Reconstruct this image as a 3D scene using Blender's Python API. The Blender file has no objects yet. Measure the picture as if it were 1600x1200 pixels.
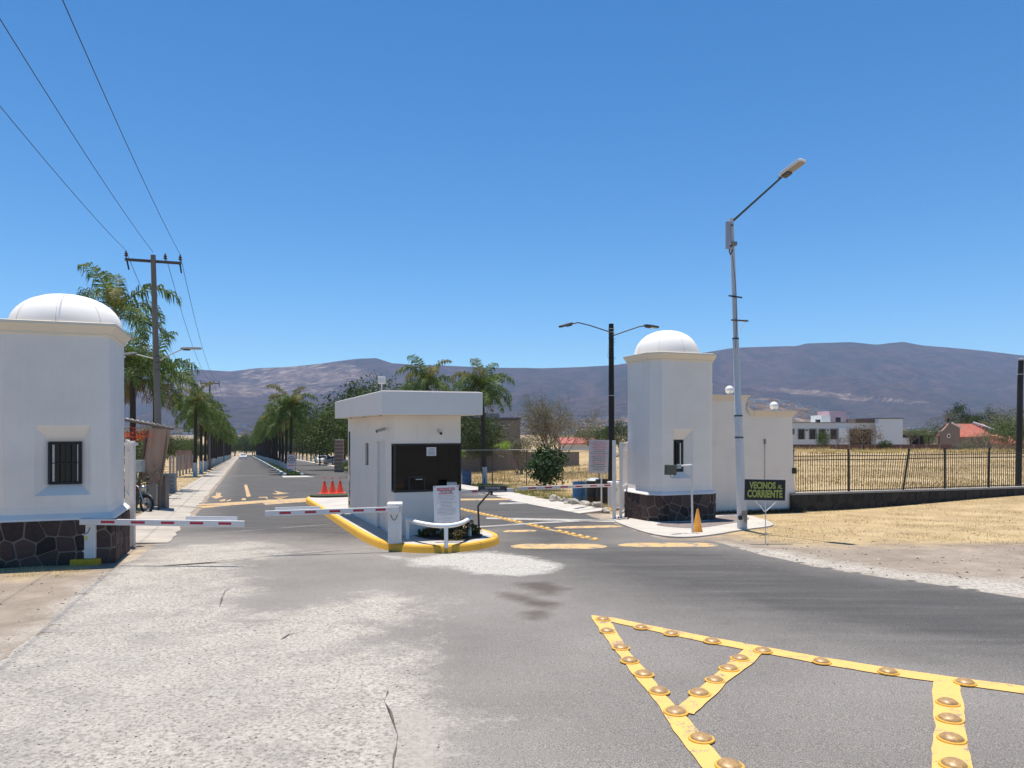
import bpy, bmesh, math, random
import numpy as np
from mathutils import Vector, Matrix, noise

R = math.radians
rng = random.Random(7)
scene = bpy.context.scene
COL = scene.collection

# ------------------------------------------------------------------ camera
CAMZ = 2.1
F = 1160.0                       # focal length in pixels of a 1600 px wide frame
cd = bpy.data.cameras.new("camera")
cd.sensor_width = 36.0
cd.lens = F / 1600 * 36
cd.shift_y = (669 - 600) / 1600.0
cd.clip_start = 0.05
cd.clip_end = 20000
cam = bpy.data.objects.new("camera", cd)
COL.objects.link(cam)
cam.location = (0, 0, CAMZ)
cam.rotation_euler = (R(90), 0, 0)
scene.camera = cam

# ------------------------------------------------------------------ sky + sun
SUN_EL = 81.0
SUN_AZ = math.atan2(-0.43, 0.90)          # clockwise from +Y
w = bpy.data.worlds.new("World")
scene.world = w
w.use_nodes = True
nt = w.node_tree
nt.nodes.clear()
sky = nt.nodes.new("ShaderNodeTexSky")
sky.sky_type = 'NISHITA'
sky.sun_disc = False
sky.sun_elevation = R(SUN_EL)
sky.sun_rotation = SUN_AZ
sky.altitude = 1500
sky.air_density = 1.0
sky.dust_density = 0.2
sky.ozone_density = 3.5
bg = nt.nodes.new("ShaderNodeBackground")
bg.inputs['Strength'].default_value = 0.094
wo = nt.nodes.new("ShaderNodeOutputWorld")
hs = nt.nodes.new("ShaderNodeHueSaturation")
hs.inputs['Saturation'].default_value = 1.30
nt.links.new(sky.outputs[0], hs.inputs['Color'])
tint = nt.nodes.new("ShaderNodeMix")
tint.data_type = 'RGBA'
tint.blend_type = 'MULTIPLY'
tint.inputs[0].default_value = 1.0
nt.links.new(hs.outputs[0], tint.inputs[6])
tint.inputs[7].default_value = (0.88, 1.07, 1.05, 1)
nt.links.new(tint.outputs[2], bg.inputs[0])
nt.links.new(bg.outputs[0], wo.inputs[0])

ld = bpy.data.lights.new("sun", 'SUN')
ld.energy = 4.6
ld.angle = R(0.53)
ld.color = (1.0, 0.955, 0.88)
sun = bpy.data.objects.new("sun", ld)
COL.objects.link(sun)
sd_ = Vector((math.sin(SUN_AZ) * math.cos(R(SUN_EL)), math.cos(SUN_AZ) * math.cos(R(SUN_EL)), math.sin(R(SUN_EL))))
sun.rotation_euler = sd_.to_track_quat('Z', 'Y').to_euler()
sun.location = (0, 0, 60)

scene.view_settings.view_transform = 'Standard'
scene.view_settings.look = 'None'
scene.view_settings.exposure = 0.58
scene.view_settings.gamma = 1.0
scene.view_settings.use_curve_mapping = False
scene.cycles.max_bounces = 6
scene.cycles.diffuse_bounces = 3
scene.cycles.transparent_max_bounces = 8
scene.cycles.volume_bounces = 1

# ------------------------------------------------------------------ coordinates
TH = R(19.85)                                  # the avenue runs this far left of straight ahead
CS, SN = math.cos(TH), math.sin(TH)
SLOPE = 0.031


def smooth(a, b, x):
    t = min(1.0, max(0.0, (x - a) / (b - a)))
    return t * t * (3 - 2 * t)


def gz(x, y):
    """height of the ground"""
    base = -SLOPE * y if y < 400 else -SLOPE * 400
    s = CS * x + SN * y
    wgt = smooth(18.0, 30.0 + 0.25 * max(0.0, y - 30), s) * smooth(8, 22, y)
    if wgt > 0:
        f = -0.05 - 0.014 * min(y, 170.0)
        if y > 170:
            f += (-SLOPE * 400 - f) * smooth(170, 420, y)
        if 92 < y < 112:
            f += 0.45 * noise.noise(Vector((x * 0.16, y * 0.25, 3.1))) * smooth(92, 96, y) + 0.25
        base = base * (1 - wgt) + f * wgt
    return base


def AV(s, t):
    """avenue frame: s metres to the right of the axis, t metres along it"""
    return CS * s - SN * t, SN * s + CS * t


def ST(x, y):
    return CS * x + SN * y, -SN * x + CS * y


def gp(u, v, up=0.0):
    """spot on the sloping forecourt that the photograph shows at column u, row v"""
    y = F * (CAMZ - up) / (v - 669.0 - F * SLOPE)
    return Vector(((u - 800) / F * y, y, -SLOPE * y + up))


def at(u, v, y):
    return Vector(((u - 800) / F * y, y, CAMZ - (v - 669.0) / F * y))


BTH = R(21.0)
BC = Vector((-2.69, 17.0))


def BF(a, b):
    """booth frame, origin at the booth's front left corner"""
    return (BC.x + math.cos(BTH) * a - math.sin(BTH) * b, BC.y + math.sin(BTH) * a + math.cos(BTH) * b)


# ------------------------------------------------------------------ materials
def nd(nt, typ, **kw):
    n = nt.nodes.new(typ)
    for k, v in kw.items():
        setattr(n, k, v)
    return n


def ramp(nt, fac, stops):
    r = nt.nodes.new("ShaderNodeValToRGB")
    el = r.color_ramp.elements
    while len(el) > 1:
        el.remove(el[-1])
    el[0].position = stops[0][0]
    el[0].color = (*stops[0][1], 1)
    for p, c in stops[1:]:
        e = el.new(p)
        e.color = (*c, 1)
    nt.links.new(fac, r.inputs[0])
    return r.outputs[0]


def g3(v):
    return (v, v, v)


def mixc(nt, fac, a, b, mode='MIX'):
    m = nt.nodes.new("ShaderNodeMix")
    m.data_type = 'RGBA'
    m.blend_type = mode
    for inp, val in ((m.inputs[0], fac), (m.inputs[6], a), (m.inputs[7], b)):
        if isinstance(val, (int, float)):
            inp.default_value = val
        elif isinstance(val, tuple):
            inp.default_value = (*val, 1)
        else:
            nt.links.new(val, inp)
    return m.outputs[2]


def math_(nt, op, a, b=None, c=None, clamp=False):
    m = nt.nodes.new("ShaderNodeMath")
    m.operation = op
    m.use_clamp = clamp
    for i, val in enumerate((a, b, c)):
        if val is None:
            continue
        if isinstance(val, (int, float)):
            m.inputs[i].default_value = val
        else:
            nt.links.new(val, m.inputs[i])
    return m.outputs[0]


def noise_(nt, vec, scale, detail=4, rough=0.55, dist=0.0):
    n = nt.nodes.new("ShaderNodeTexNoise")
    n.inputs['Scale'].default_value = scale
    n.inputs['Detail'].default_value = detail
    n.inputs['Roughness'].default_value = rough
    n.inputs['Distortion'].default_value = dist
    nt.links.new(vec, n.inputs['Vector'])
    return n.outputs[0]


def mapping(nt, vec, scale=(1, 1, 1), rot=(0, 0, 0)):
    m = nt.nodes.new("ShaderNodeMapping")
    m.inputs['Scale'].default_value = scale
    m.inputs['Rotation'].default_value = rot
    nt.links.new(vec, m.inputs['Vector'])
    return m.outputs[0]


def bump(nt, bsdf, h, strength=0.3, dist=0.01):
    b = nt.nodes.new("ShaderNodeBump")
    b.inputs['Strength'].default_value = strength
    b.inputs['Distance'].default_value = dist
    nt.links.new(h, b.inputs['Height'])
    nt.links.new(b.outputs[0], bsdf.inputs['Normal'])
    return b


def base_mat(name, rough=0.7, metal=0.0):
    m = bpy.data.materials.new(name)
    m.use_nodes = True
    nt = m.node_tree
    b = nt.nodes['Principled BSDF']
    b.inputs['Roughness'].default_value = rough
    b.inputs['Metallic'].default_value = metal
    tc = nt.nodes.new("ShaderNodeTexCoord")
    return m, nt, b, tc.outputs['Object']


MATS = {}


def mat(name, col, rough=0.7, metal=0.0, var=0.15, vs=3.0, col2=None, bs=60.0, bst=0.15, bd=0.004, streak=False, spec=None):
    """plain painted or raw surface: two noise scales of tone, fine bump"""
    if name in MATS:
        return MATS[name]
    m, nt, b, oc = base_mat(name, rough, metal)
    vec = mapping(nt, oc, (vs, vs, vs * (0.12 if streak else 1)))
    n1 = noise_(nt, vec, 1.0, 5, 0.6)
    c2 = col2 or tuple(c * (1 - 2 * var) for c in col)
    f = ramp(nt, n1, [(0.35, g3(0)), (0.7, g3(1))])
    c = mixc(nt, f, col, c2)
    n2 = noise_(nt, oc, bs * 0.3, 3)
    c = mixc(nt, 0.25 if var > 0 else 0.0, c, ramp(nt, n2, [(0.3, tuple(x * 0.85 for x in col)), (0.7, tuple(min(1, x * 1.1) for x in col))]))
    nt.links.new(c, b.inputs['Base Color'])
    if spec is not None:
        b.inputs['Specular IOR Level'].default_value = spec
    if bst > 0:
        bump(nt, b, noise_(nt, oc, bs, 3), bst, bd)
    MATS[name] = m
    return m


def leaf_mat(name, c1, c2, trans=0.35, vs=1.2):
    if name in MATS:
        return MATS[name]
    m, nt, b, oc = base_mat(name, 0.5)
    geo = nt.nodes.new("ShaderNodeNewGeometry")
    n = noise_(nt, oc, vs, 3)
    rn = geo.outputs['Random Per Island']
    f = math_(nt, 'ADD', math_(nt, 'MULTIPLY', n, 0.9), math_(nt, 'MULTIPLY', rn, 0.5))
    c = ramp(nt, f, [(0.3, c1), (0.95, c2)])
    nt.links.new(c, b.inputs['Base Color'])
    b.inputs['Specular IOR Level'].default_value = 0.22
    b.inputs['Roughness'].default_value = 0.6
    tr = nt.nodes.new("ShaderNodeBsdfTranslucent")
    nt.links.new(mixc(nt, 1.0, c, (1.0, 1.1, 0.55), 'MULTIPLY'), tr.inputs[0])
    mx = nt.nodes.new("ShaderNodeMixShader")
    mx.inputs[0].default_value = trans
    out = nt.nodes['Material Output']
    nt.links.new(b.outputs[0], mx.inputs[1])
    nt.links.new(tr.outputs[0], mx.inputs[2])
    nt.links.new(mx.outputs[0], out.inputs[0])
    MATS[name] = m
    return m


def attr(nt, name):
    a = nt.nodes.new("ShaderNodeAttribute")
    a.attribute_name = name
    return a.outputs['Fac']


def zone(nt, name, nz, amp, soft):
    """attribute = signed distance in metres (positive inside); noise frays its edge"""
    d = math_(nt, 'ADD', attr(nt, name), math_(nt, 'MULTIPLY', math_(nt, 'SUBTRACT', nz, 0.5), amp))
    return math_(nt, 'MULTIPLY_ADD', d, 1.0 / soft, 0.5, clamp=True)


def road_material():
    m, nt, b, oc = base_mat("asphalt", 0.85)
    nbig = noise_(nt, oc, 0.35, 6, 0.6)
    nmid = noise_(nt, oc, 1.6, 6, 0.65)
    nfine = noise_(nt, oc, 28, 4, 0.7)
    ngrit = noise_(nt, oc, 110, 3, 0.7)
    vor = nd(nt, "ShaderNodeTexVoronoi")
    vor.inputs['Scale'].default_value = 26
    nt.links.new(mapping(nt, oc, (1, 1, 1)), vor.inputs['Vector'])
    vo = vor.outputs['Distance']
    v2 = nd(nt, "ShaderNodeTexVoronoi")
    v2.inputs['Scale'].default_value = 60
    nt.links.new(oc, v2.inputs['Vector'])
    # asphalt
    a = ramp(nt, nbig, [(0.3, (0.190, 0.171, 0.153)), (0.7, (0.265, 0.240, 0.216))])
    streak = noise_(nt, mapping(nt, oc, (0.25, 2.2, 1), (0, 0, R(-8))), 1.3, 5, 0.6)
    dark = ramp(nt, streak, [(0.3, (0.075, 0.069, 0.065)), (0.5, (0.096, 0.089, 0.083)), (0.72, (0.135, 0.125, 0.116))])
    c = mixc(nt, zone(nt, "dark", nmid, 1.5, 2.4), a, dark)
    grit = ramp(nt, ngrit, [(0.34, g3(0.40)), (0.5, g3(0.98)), (0.66, g3(1.75))])
    c = mixc(nt, 1.0, c, grit, 'MULTIPLY')
    spk = ramp(nt, v2.outputs['Distance'], [(0.0, g3(1.35)), (0.28, g3(0.92)), (0.6, g3(0.78))])
    c = mixc(nt, 0.6, c, spk, 'MULTIPLY')
    # exposed pale aggregate
    pits = ramp(nt, math_(nt, 'ADD', math_(nt, 'MULTIPLY', nfine, 0.8), math_(nt, 'MULTIPLY', ngrit, 0.35)),
                [(0.44, (0.10, 0.085, 0.068)), (0.52, (0.36, 0.315, 0.26)), (0.60, (0.54, 0.485, 0.415)), (0.9, (0.64, 0.585, 0.51))])
    pits = mixc(nt, math_(nt, 'MULTIPLY', ramp(nt, vo, [(0.0, g3(0)), (0.42, g3(0)), (0.6, g3(1))]), 0.30), pits, (0.22, 0.20, 0.18))
    patchy = ramp(nt, nmid, [(0.3, g3(0.80)), (0.65, g3(1.06))])
    pits = mixc(nt, 1.0, pits, patchy, 'MULTIPLY')
    nrag = math_(nt, "ADD", math_(nt, "MULTIPLY", nmid, 0.62), math_(nt, "MULTIPLY", noise_(nt, oc, 9, 5, 0.75), 0.38))
    nbr = noise_(nt, oc, 0.8, 5, 0.7)
    zp = math_(nt, "MULTIPLY", zone(nt, "pale", nrag, 3.0, 0.75), ramp(nt, nbr, [(0.30, g3(0.45)), (0.48, g3(1.0))]))
    c = mixc(nt, zp, c, pits)
    # a dust veil spreading from the pale parts
    zd = zone(nt, "pale", nbig, 4.0, 3.2)
    c = mixc(nt, math_(nt, 'MULTIPLY', zd, 0.30), c, (0.33, 0.305, 0.27))
    # worn, dusty white stretches
    zw = zone(nt, "white", nrag, 1.7, 0.30)
    c = mixc(nt, zw, c, ramp(nt, nfine, [(0.34, (0.22, 0.20, 0.17)), (0.50, (0.40, 0.37, 0.33)), (0.66, (0.58, 0.55, 0.50))]))
    # shallow pot hole filled with earth
    zt = zone(nt, "earth", nmid, 0.5, 0.22)
    c = mixc(nt, zt, c, ramp(nt, nfine, [(0.25, (0.27, 0.235, 0.20)), (0.7, (0.46, 0.41, 0.355))]))
    # oil
    zo = zone(nt, "oil", nmid, 0.55, 0.28)
    c = mixc(nt, math_(nt, 'MULTIPLY', zo, 0.72), c, (0.070, 0.052, 0.040))
    # sparse white scuffs and black crumbs
    nsc = noise_(nt, mapping(nt, oc, (1.0, 5.0, 1)), 1.4, 5, 0.7)
    c = mixc(nt, math_(nt, 'MULTIPLY', ramp(nt, nsc, [(0.70, g3(0)), (0.76, g3(1))]), 0.45), c, (0.55, 0.54, 0.52))
    # hairline cracks
    vc = nd(nt, "ShaderNodeTexVoronoi", feature='DISTANCE_TO_EDGE')
    vc.inputs['Scale'].default_value = 0.42
    wv = nt.nodes.new("ShaderNodeVectorMath")
    wv.operation = 'MULTIPLY_ADD'
    nn = nd(nt, "ShaderNodeTexNoise")
    nn.inputs['Scale'].default_value = 2.2
    nn.inputs['Detail'].default_value = 5
    nt.links.new(oc, nn.inputs['Vector'])
    nt.links.new(nn.outputs['Color'], wv.inputs[0])
    wv.inputs[1].default_value = (1.1, 1.1, 0)
    nt.links.new(oc, wv.inputs[2])
    nt.links.new(wv.outputs[0], vc.inputs['Vector'])
    crack = ramp(nt, vc.outputs['Distance'], [(0.0, g3(1)), (0.004, g3(0.8)), (0.010, g3(0))])
    cm = math_(nt, 'MULTIPLY', crack, ramp(nt, nmid, [(0.70, g3(0)), (0.80, g3(0.3))]))
    c = mixc(nt, cm, c, (0.035, 0.033, 0.030))
    nt.links.new(c, b.inputs['Base Color'])
    h = math_(nt, 'ADD', math_(nt, 'MULTIPLY', nfine, math_(nt, 'MULTIPLY_ADD', zp, 1.2, 0.35)), math_(nt, 'MULTIPLY', ngrit, 0.45))
    h = math_(nt, 'SUBTRACT', h, math_(nt, 'MULTIPLY', cm, 1.2))
    bump(nt, b, h, 0.9, 0.016)
    b.inputs['Specular IOR Level'].default_value = 0.2
    MATS["asphalt"] = m
    return m


def ground_material():
    m, nt, b, oc = base_mat("earth_ground", 0.95)
    nb = noise_(nt, oc, 0.12, 6, 0.6)
    nm = noise_(nt, oc, 1.1, 6, 0.65)
    nf = noise_(nt, oc, 16, 5, 0.7)
    ng = noise_(nt, oc, 70, 3, 0.7)
    dirt = ramp(nt, nm, [(0.3, (0.22, 0.175, 0.135)), (0.55, (0.31, 0.252, 0.20)), (0.75, (0.39, 0.325, 0.26))])
    dry = ramp(nt, math_(nt, 'ADD', math_(nt, 'MULTIPLY', nm, 0.6), math_(nt, 'MULTIPLY', nf, 0.4)),
               [(0.32, (0.26, 0.18, 0.10)), (0.5, (0.41, 0.30, 0.165)), (0.66, (0.53, 0.40, 0.225))])
    far = ramp(nt, nb, [(0.35, (0.28, 0.195, 0.105)), (0.5, (0.40, 0.29, 0.155)), (0.62, (0.48, 0.36, 0.20)), (0.8, (0.28, 0.19, 0.105))])
    lines = noise_(nt, mapping(nt, oc, (0.05, 0.9, 1)), 1.0, 4)
    far = mixc(nt, math_(nt, 'MULTIPLY', ramp(nt, lines, [(0.45, g3(0)), (0.65, g3(1))]), 0.18), far, (0.24, 0.165, 0.10))
    dry = mixc(nt, zone(nt, "field", nm, 1.0, 8.0), dry, far)
    c = mixc(nt, zone(nt, "dry", nm, 3.2, 1.4), dirt, dry)
    zw = math_(nt, "MULTIPLY", zone(nt, "white", nm, 1.5, 0.8), 0.85)
    c = mixc(nt, zw, c, ramp(nt, nf, [(0.38, (0.24, 0.21, 0.18)), (0.55, (0.50, 0.46, 0.40))]))
    grit = ramp(nt, ng, [(0.25, g3(0.62)), (0.5, g3(1.0)), (0.8, g3(1.22))])
    c = mixc(nt, 0.8, c, grit, 'MULTIPLY')
    nt.links.new(c, b.inputs['Base Color'])
    h = math_(nt, 'ADD', math_(nt, 'MULTIPLY', nf, 0.7), math_(nt, 'MULTIPLY', ng, 0.3))
    bump(nt, b, h, 0.8, 0.03)
    b.inputs['Specular IOR Level'].default_value = 0.1
    MATS["earth_ground"] = m
    return m


def paint_material(name, col, thr=0.62, dusty=(0.42, 0.36, 0.28)):
    """road paint worn through to the asphalt"""
    if name in MATS:
        return MATS[name]
    m, nt, b, oc = base_mat(name, 0.7)
    nm = noise_(nt, oc, 5.0, 6, 0.75)
    nf = noise_(nt, oc, 60, 4, 0.75)
    f = math_(nt, 'ADD', math_(nt, 'MULTIPLY', nm, 0.6), math_(nt, 'MULTIPLY', nf, 0.4))
    worn = ramp(nt, f, [(thr, g3(0)), (thr + 0.035, g3(1))])
    c = ramp(nt, noise_(nt, oc, 1.7, 4), [(0.3, col), (0.75, tuple(x * 0.82 + y * 0.12 for x, y in zip(col, dusty)))])
    c = mixc(nt, ramp(nt, nf, [(0.5, g3(0)), (0.75, g3(0.5))]), c, dusty)
    c = mixc(nt, worn, c, ramp(nt, nf, [(0.3, (0.12, 0.115, 0.11)), (0.8, (0.26, 0.24, 0.22))]))
    nt.links.new(c, b.inputs['Base Color'])
    bump(nt, b, f, 0.4, 0.006)
    MATS[name] = m
    return m


def stone_material(name, c1, c2):
    if name in MATS:
        return MATS[name]
    m, nt, b, oc = base_mat(name, 0.8)
    oi = nt.nodes.new("ShaderNodeObjectInfo")
    n = noise_(nt, oc, 14, 5, 0.7)
    f = math_(nt, 'ADD', math_(nt, 'MULTIPLY', n, 0.6), math_(nt, 'MULTIPLY', oi.outputs['Random'], 0.5))
    nt.links.new(ramp(nt, f, [(0.3, c1), (0.85, c2)]), b.inputs['Base Color'])
    bump(nt, b, n, 0.6, 0.012)
    MATS[name] = m
    return m


def glass_material(name, col=(0.012, 0.014, 0.015), rough=0.06):
    if name in MATS:
        return MATS[name]
    m, nt, b, oc = base_mat(name, rough)
    b.inputs['Base Color'].default_value = (*col, 1)
    b.inputs['Specular IOR Level'].default_value = 0.5
    n = noise_(nt, oc, 1.3, 2)
    nt.links.new(math_(nt, 'MULTIPLY_ADD', n, 0.06, rough), b.inputs['Roughness'])
    MATS[name] = m
    return m


def wall_material(name, col, grime=0.10, gcol=(0.42, 0.38, 0.33), streak=0.25):
    """rendered masonry: trowel unevenness, faint patches, thin rain streaks"""
    if name in MATS:
        return MATS[name]
    m, nt, b, oc = base_mat(name, 0.85)
    n1 = noise_(nt, oc, 1.1, 6, 0.6)
    n2 = noise_(nt, mapping(nt, oc, (9, 9, 0.35)), 1.0, 4, 0.6)
    c = mixc(nt, math_(nt, 'MULTIPLY', ramp(nt, n1, [(0.42, g3(0)), (0.75, g3(1))]), grime * 1.6), col, gcol)
    c = mixc(nt, math_(nt, 'MULTIPLY', ramp(nt, n2, [(0.52, g3(0)), (0.72, g3(1))]), streak), c, tuple(0.5 * (x + y) for x, y in zip(col, gcol)))
    nt.links.new(c, b.inputs['Base Color'])
    h = math_(nt, 'ADD', noise_(nt, oc, 3.5, 3), math_(nt, 'MULTIPLY', noise_(nt, oc, 55, 4, 0.7), 0.35))
    bump(nt, b, h, 0.25, 0.012)
    b.inputs['Specular IOR Level'].default_value = 0.25
    MATS[name] = m
    return m


# ------------------------------------------------------------------ mesh building
ORG = {}


class MB:
    def __init__(self, xf=None):
        self.V, self.Fc, self.M = [], [], []
        self.xf = xf

    def v(self, p):
        self.V.append(tuple(self.xf(p)) if self.xf else (p[0], p[1], p[2]))
        return len(self.V) - 1

    def face(self, pts, m=0):
        self.Fc.append([self.v(p) for p in pts])
        self.M.append(m)

    def box(self, x0, x1, y0, y1, z0, z1, m=0):
        c = [self.v((x, y, z)) for z in (z0, z1) for y in (y0, y1) for x in (x0, x1)]
        for f in ((0, 2, 3, 1), (4, 5, 7, 6), (0, 1, 5, 4), (2, 6, 7, 3), (0, 4, 6, 2), (1, 3, 7, 5)):
            self.Fc.append([c[i] for i in f])
            self.M.append(m)
        return self

    def beam(self, p, q, wd, ht, m=0, up=(0, 0, 1)):
        p, q = Vector(p), Vector(q)
        d = (q - p).normalized()
        upv = Vector(up)
        if abs(d.dot(upv)) > 0.98:
            upv = Vector((0, 1, 0))
        sx = d.cross(upv).normalized() * wd / 2
        sz = sx.cross(d).normalized() * ht / 2
        c = []
        for e in (p, q):
            for a, b in ((-1, -1), (1, -1), (1, 1), (-1, 1)):
                c.append(self.v(e + sx * a + sz * b))
        for f in ((0, 1, 2, 3), (7, 6, 5, 4), (0, 4, 5, 1), (1, 5, 6, 2), (2, 6, 7, 3), (3, 7, 4, 0)):
            self.Fc.append([c[i] for i in f])
            self.M.append(m)
        return self

    def prism(self, poly, z0, z1, m=0, bottom=True):
        n = len(poly)
        zt = z1 if callable(z1) else (lambda x, y: z1)
        zb = z0 if callable(z0) else (lambda x, y: z0)
        lo = [self.v((x, y, zb(x, y))) for x, y in poly]
        hi = [self.v((x, y, zt(x, y))) for x, y in poly]
        self.Fc.append(hi)
        self.M.append(m)
        if bottom:
            self.Fc.append(lo[::-1])
            self.M.append(m)
        for i in range(n):
            j = (i + 1) % n
            self.Fc.append([lo[i], lo[j], hi[j], hi[i]])
            self.M.append(m)
        return self

    def tube(self, pts, r, n=8, m=0, cap=True):
        pts = [Vector(p) for p in pts]
        rs = r if isinstance(r, (list, tuple)) else [r] * len(pts)
        rings = []
        ref = Vector((0.0, 0.0, 1.0))
        d0 = (pts[1] - pts[0]).normalized()
        if abs(d0.dot(ref)) > 0.95:
            ref = Vector((0.0, 1.0, 0.0))
        side = d0.cross(ref).normalized()
        for i, p in enumerate(pts):
            d = (pts[min(i + 1, len(pts) - 1)] - pts[max(i - 1, 0)]).normalized()
            side = (side - d * side.dot(d)).normalized()
            up = side.cross(d)
            rings.append([self.v(p + (side * math.cos(a) + up * math.sin(a)) * rs[i])
                          for a in (2 * math.pi * k / n for k in range(n))])
        for a, b in zip(rings, rings[1:]):
            for k in range(n):
                self.Fc.append([a[k], a[(k + 1) % n], b[(k + 1) % n], b[k]])
                self.M.append(m)
        if cap:
            self.Fc.append(rings[0][::-1])
            self.Fc.append(rings[-1])
            self.M += [m, m]
        return self

    def lathe(self, prof, c=(0, 0, 0), n=24, m=0, sx=1, sy=1):
        rings = []
        for r, z in prof:
            if r < 1e-5:
                rings.append([self.v((c[0], c[1], c[2] + z))])
            else:
                rings.append([self.v((c[0] + r * sx * math.cos(2 * math.pi * k / n), c[1] + r * sy * math.sin(2 * math.pi * k / n), c[2] + z))
                              for k in range(n)])
        for a, b in zip(rings, rings[1:]):
            for k in range(n):
                k2 = (k + 1) % n
                if len(a) == 1 and len(b) > 1:
                    f = [a[0], b[k2], b[k]][::-1]
                elif len(b) == 1 and len(a) > 1:
                    f = [a[k], a[k2], b[0]]
                elif len(a) > 1:
                    f = [a[k], a[k2], b[k2], b[k]]
                else:
                    continue
                self.Fc.append(f)
                self.M.append(m)
        if len(rings[0]) > 1:
            self.Fc.append(rings[0][::-1])
            self.M.append(m)
        if len(rings[-1]) > 1:
            self.Fc.append(rings[-1])
            self.M.append(m)
        return self

    def sphere(self, c, r, m=0, n=20, sz=1.0):
        k = n // 2
        return self.lathe([(r * math.sin(math.pi * i / k), -r * sz * math.cos(math.pi * i / k)) for i in range(k + 1)], c, n, m)

    def mesh(self, name, mats, org=(0, 0, 0), smooth=None):
        me = bpy.data.meshes.new(name)
        ox, oy, oz = org
        me.from_pydata([(x - ox, y - oy, z - oz) for x, y, z in self.V], [], self.Fc)
        for mt in mats:
            me.materials.append(mt)
        if len(mats) > 1:
            me.polygons.foreach_set("material_index", self.M)
        if smooth is not None:
            me.polygons.foreach_set("use_smooth", [True] * len(me.polygons))
            if smooth < 180:
                me.set_sharp_from_angle(angle=R(smooth))
        me.update()
        return me

    def build(self, name, mats, parent=None, org=None, smooth=None, bevel=None):
        if not isinstance(mats, (list, tuple)):
            mats = [mats]
        if parent is not None:
            o0 = ORG[parent]
        else:
            o0 = Vector(org if org is not None else (0, 0, 0))
        me = self.mesh(name, mats, o0, smooth)
        o = bpy.data.objects.new(name, me)
        COL.objects.link(o)
        ORG[o] = o0
        if parent is not None:
            o.parent = parent
        else:
            o.location = o0
        if bevel:
            bm = o.modifiers.new("bevel", 'BEVEL')
            bm.width = bevel
            bm.segments = 2
            bm.limit_method = 'ANGLE'
        return o


def tag(o, label=None, cat=None, group=None, kind=None):
    if label:
        o['label'] = label
    if cat:
        o['category'] = cat
    if group:
        o['group'] = group
    if kind:
        o['kind'] = kind
    return o


def thing(name, loc, label, cat, group=None):
    e = bpy.data.objects.new(name, None)
    e.empty_display_size = 0.2
    COL.objects.link(e)
    e.location = loc
    ORG[e] = Vector(loc)
    return tag(e, label, cat, group)


def inst(name, me, parent=None, loc=(0, 0, 0), rot=(0, 0, 0), sc=(1, 1, 1)):
    o = bpy.data.objects.new(name, me)
    COL.objects.link(o)
    o.parent = parent
    o.location = loc
    o.rotation_euler = rot
    o.scale = sc
    return o


def copy_tree(o, parent=None):
    c = o.copy()
    COL.objects.link(c)
    c.parent = parent
    for ch in list(o.children):
        copy_tree(ch, c)
    return c


FONT = None


def text(name, s, size, m, mw, parent, sx=1.0, bold=0.0, align='CENTER', spacing=1.0):
    """flat lettering laid on a board; mw = world matrix of the text plane"""
    cu = bpy.data.curves.new(name, 'FONT')
    cu.body = s
    cu.size = size
    cu.align_x = align
    cu.align_y = 'CENTER'
    cu.offset = bold
    cu.extrude = 0.0006
    cu.space_character = spacing
    tmp = bpy.data.objects.new(name + "_tmp", cu)
    COL.objects.link(tmp)
    dg = bpy.context.evaluated_depsgraph_get()
    me = bpy.data.meshes.new_from_object(tmp.evaluated_get(dg))
    bpy.data.objects.remove(tmp)
    me.materials.clear()
    me.materials.append(m)
    me.transform(mw @ Matrix.Scale(sx, 4, (1, 0, 0)))
    org = ORG[parent]
    me.transform(Matrix.Translation(-org))
    o = bpy.data.objects.new(name, me)
    COL.objects.link(o)
    o.parent = parent
    ORG[o] = org
    return o


def plane_mw(p, right, up=(0, 0, 1)):
    r = Vector(right).normalized()
    u = Vector(up)
    u = (u - r * u.dot(r)).normalized()
    n = r.cross(u)
    mw = Matrix((r, u, n)).transposed().to_4x4()
    mw.translation = Vector(p)
    return mw


# ------------------------------------------------------------------ polygon tools
def sdist(px, py, poly):
    """signed distance, positive inside (numpy arrays)"""
    P = np.array(poly)
    d = np.full(px.shape, 1e9)
    ins = np.zeros(px.shape, bool)
    n = len(P)
    for i in range(n):
        ax, ay = P[i]
        bx, by = P[(i + 1) % n]
        ex, ey = bx - ax, by - ay
        tt = np.clip(((px - ax) * ex + (py - ay) * ey) / (ex * ex + ey * ey + 1e-12), 0, 1)
        d = np.minimum(d, np.hypot(px - ax - tt * ex, py - ay - tt * ey))
        cond = ((ay > py) != (by > py)) & (px < (bx - ax) * (py - ay) / ((by - ay) if by != ay else 1e-12) + ax)
        ins ^= cond
    return np.where(ins, d, -d)


def clip_rect(poly, x0, x1, y0, y1):
    for ax, val, sgn in ((0, x0, 1), (0, x1, -1), (1, y0, 1), (1, y1, -1)):
        out = []
        n = len(poly)
        for i in range(n):
            a, b = poly[i], poly[(i + 1) % n]
            da, db = (a[ax] - val) * sgn, (b[ax] - val) * sgn
            if da >= 0:
                out.append(a)
            if (da >= 0) != (db >= 0):
                t = da / (da - db)
                out.append((a[0] + (b[0] - a[0]) * t, a[1] + (b[1] - a[1]) * t))
        poly = out
        if len(poly) < 3:
            return []
    return poly


def clip_half(poly, nx, ny, c):
    """keep nx*x+ny*y <= c"""
    out = []
    n = len(poly)
    for i in range(n):
        a, b = poly[i], poly[(i + 1) % n]
        da, db = c - nx * a[0] - ny * a[1], c - nx * b[0] - ny * b[1]
        if da >= 0:
            out.append(a)
        if (da >= 0) != (db >= 0):
            t = da / (da - db)
            out.append((a[0] + (b[0] - a[0]) * t, a[1] + (b[1] - a[1]) * t))
    return out


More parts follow.
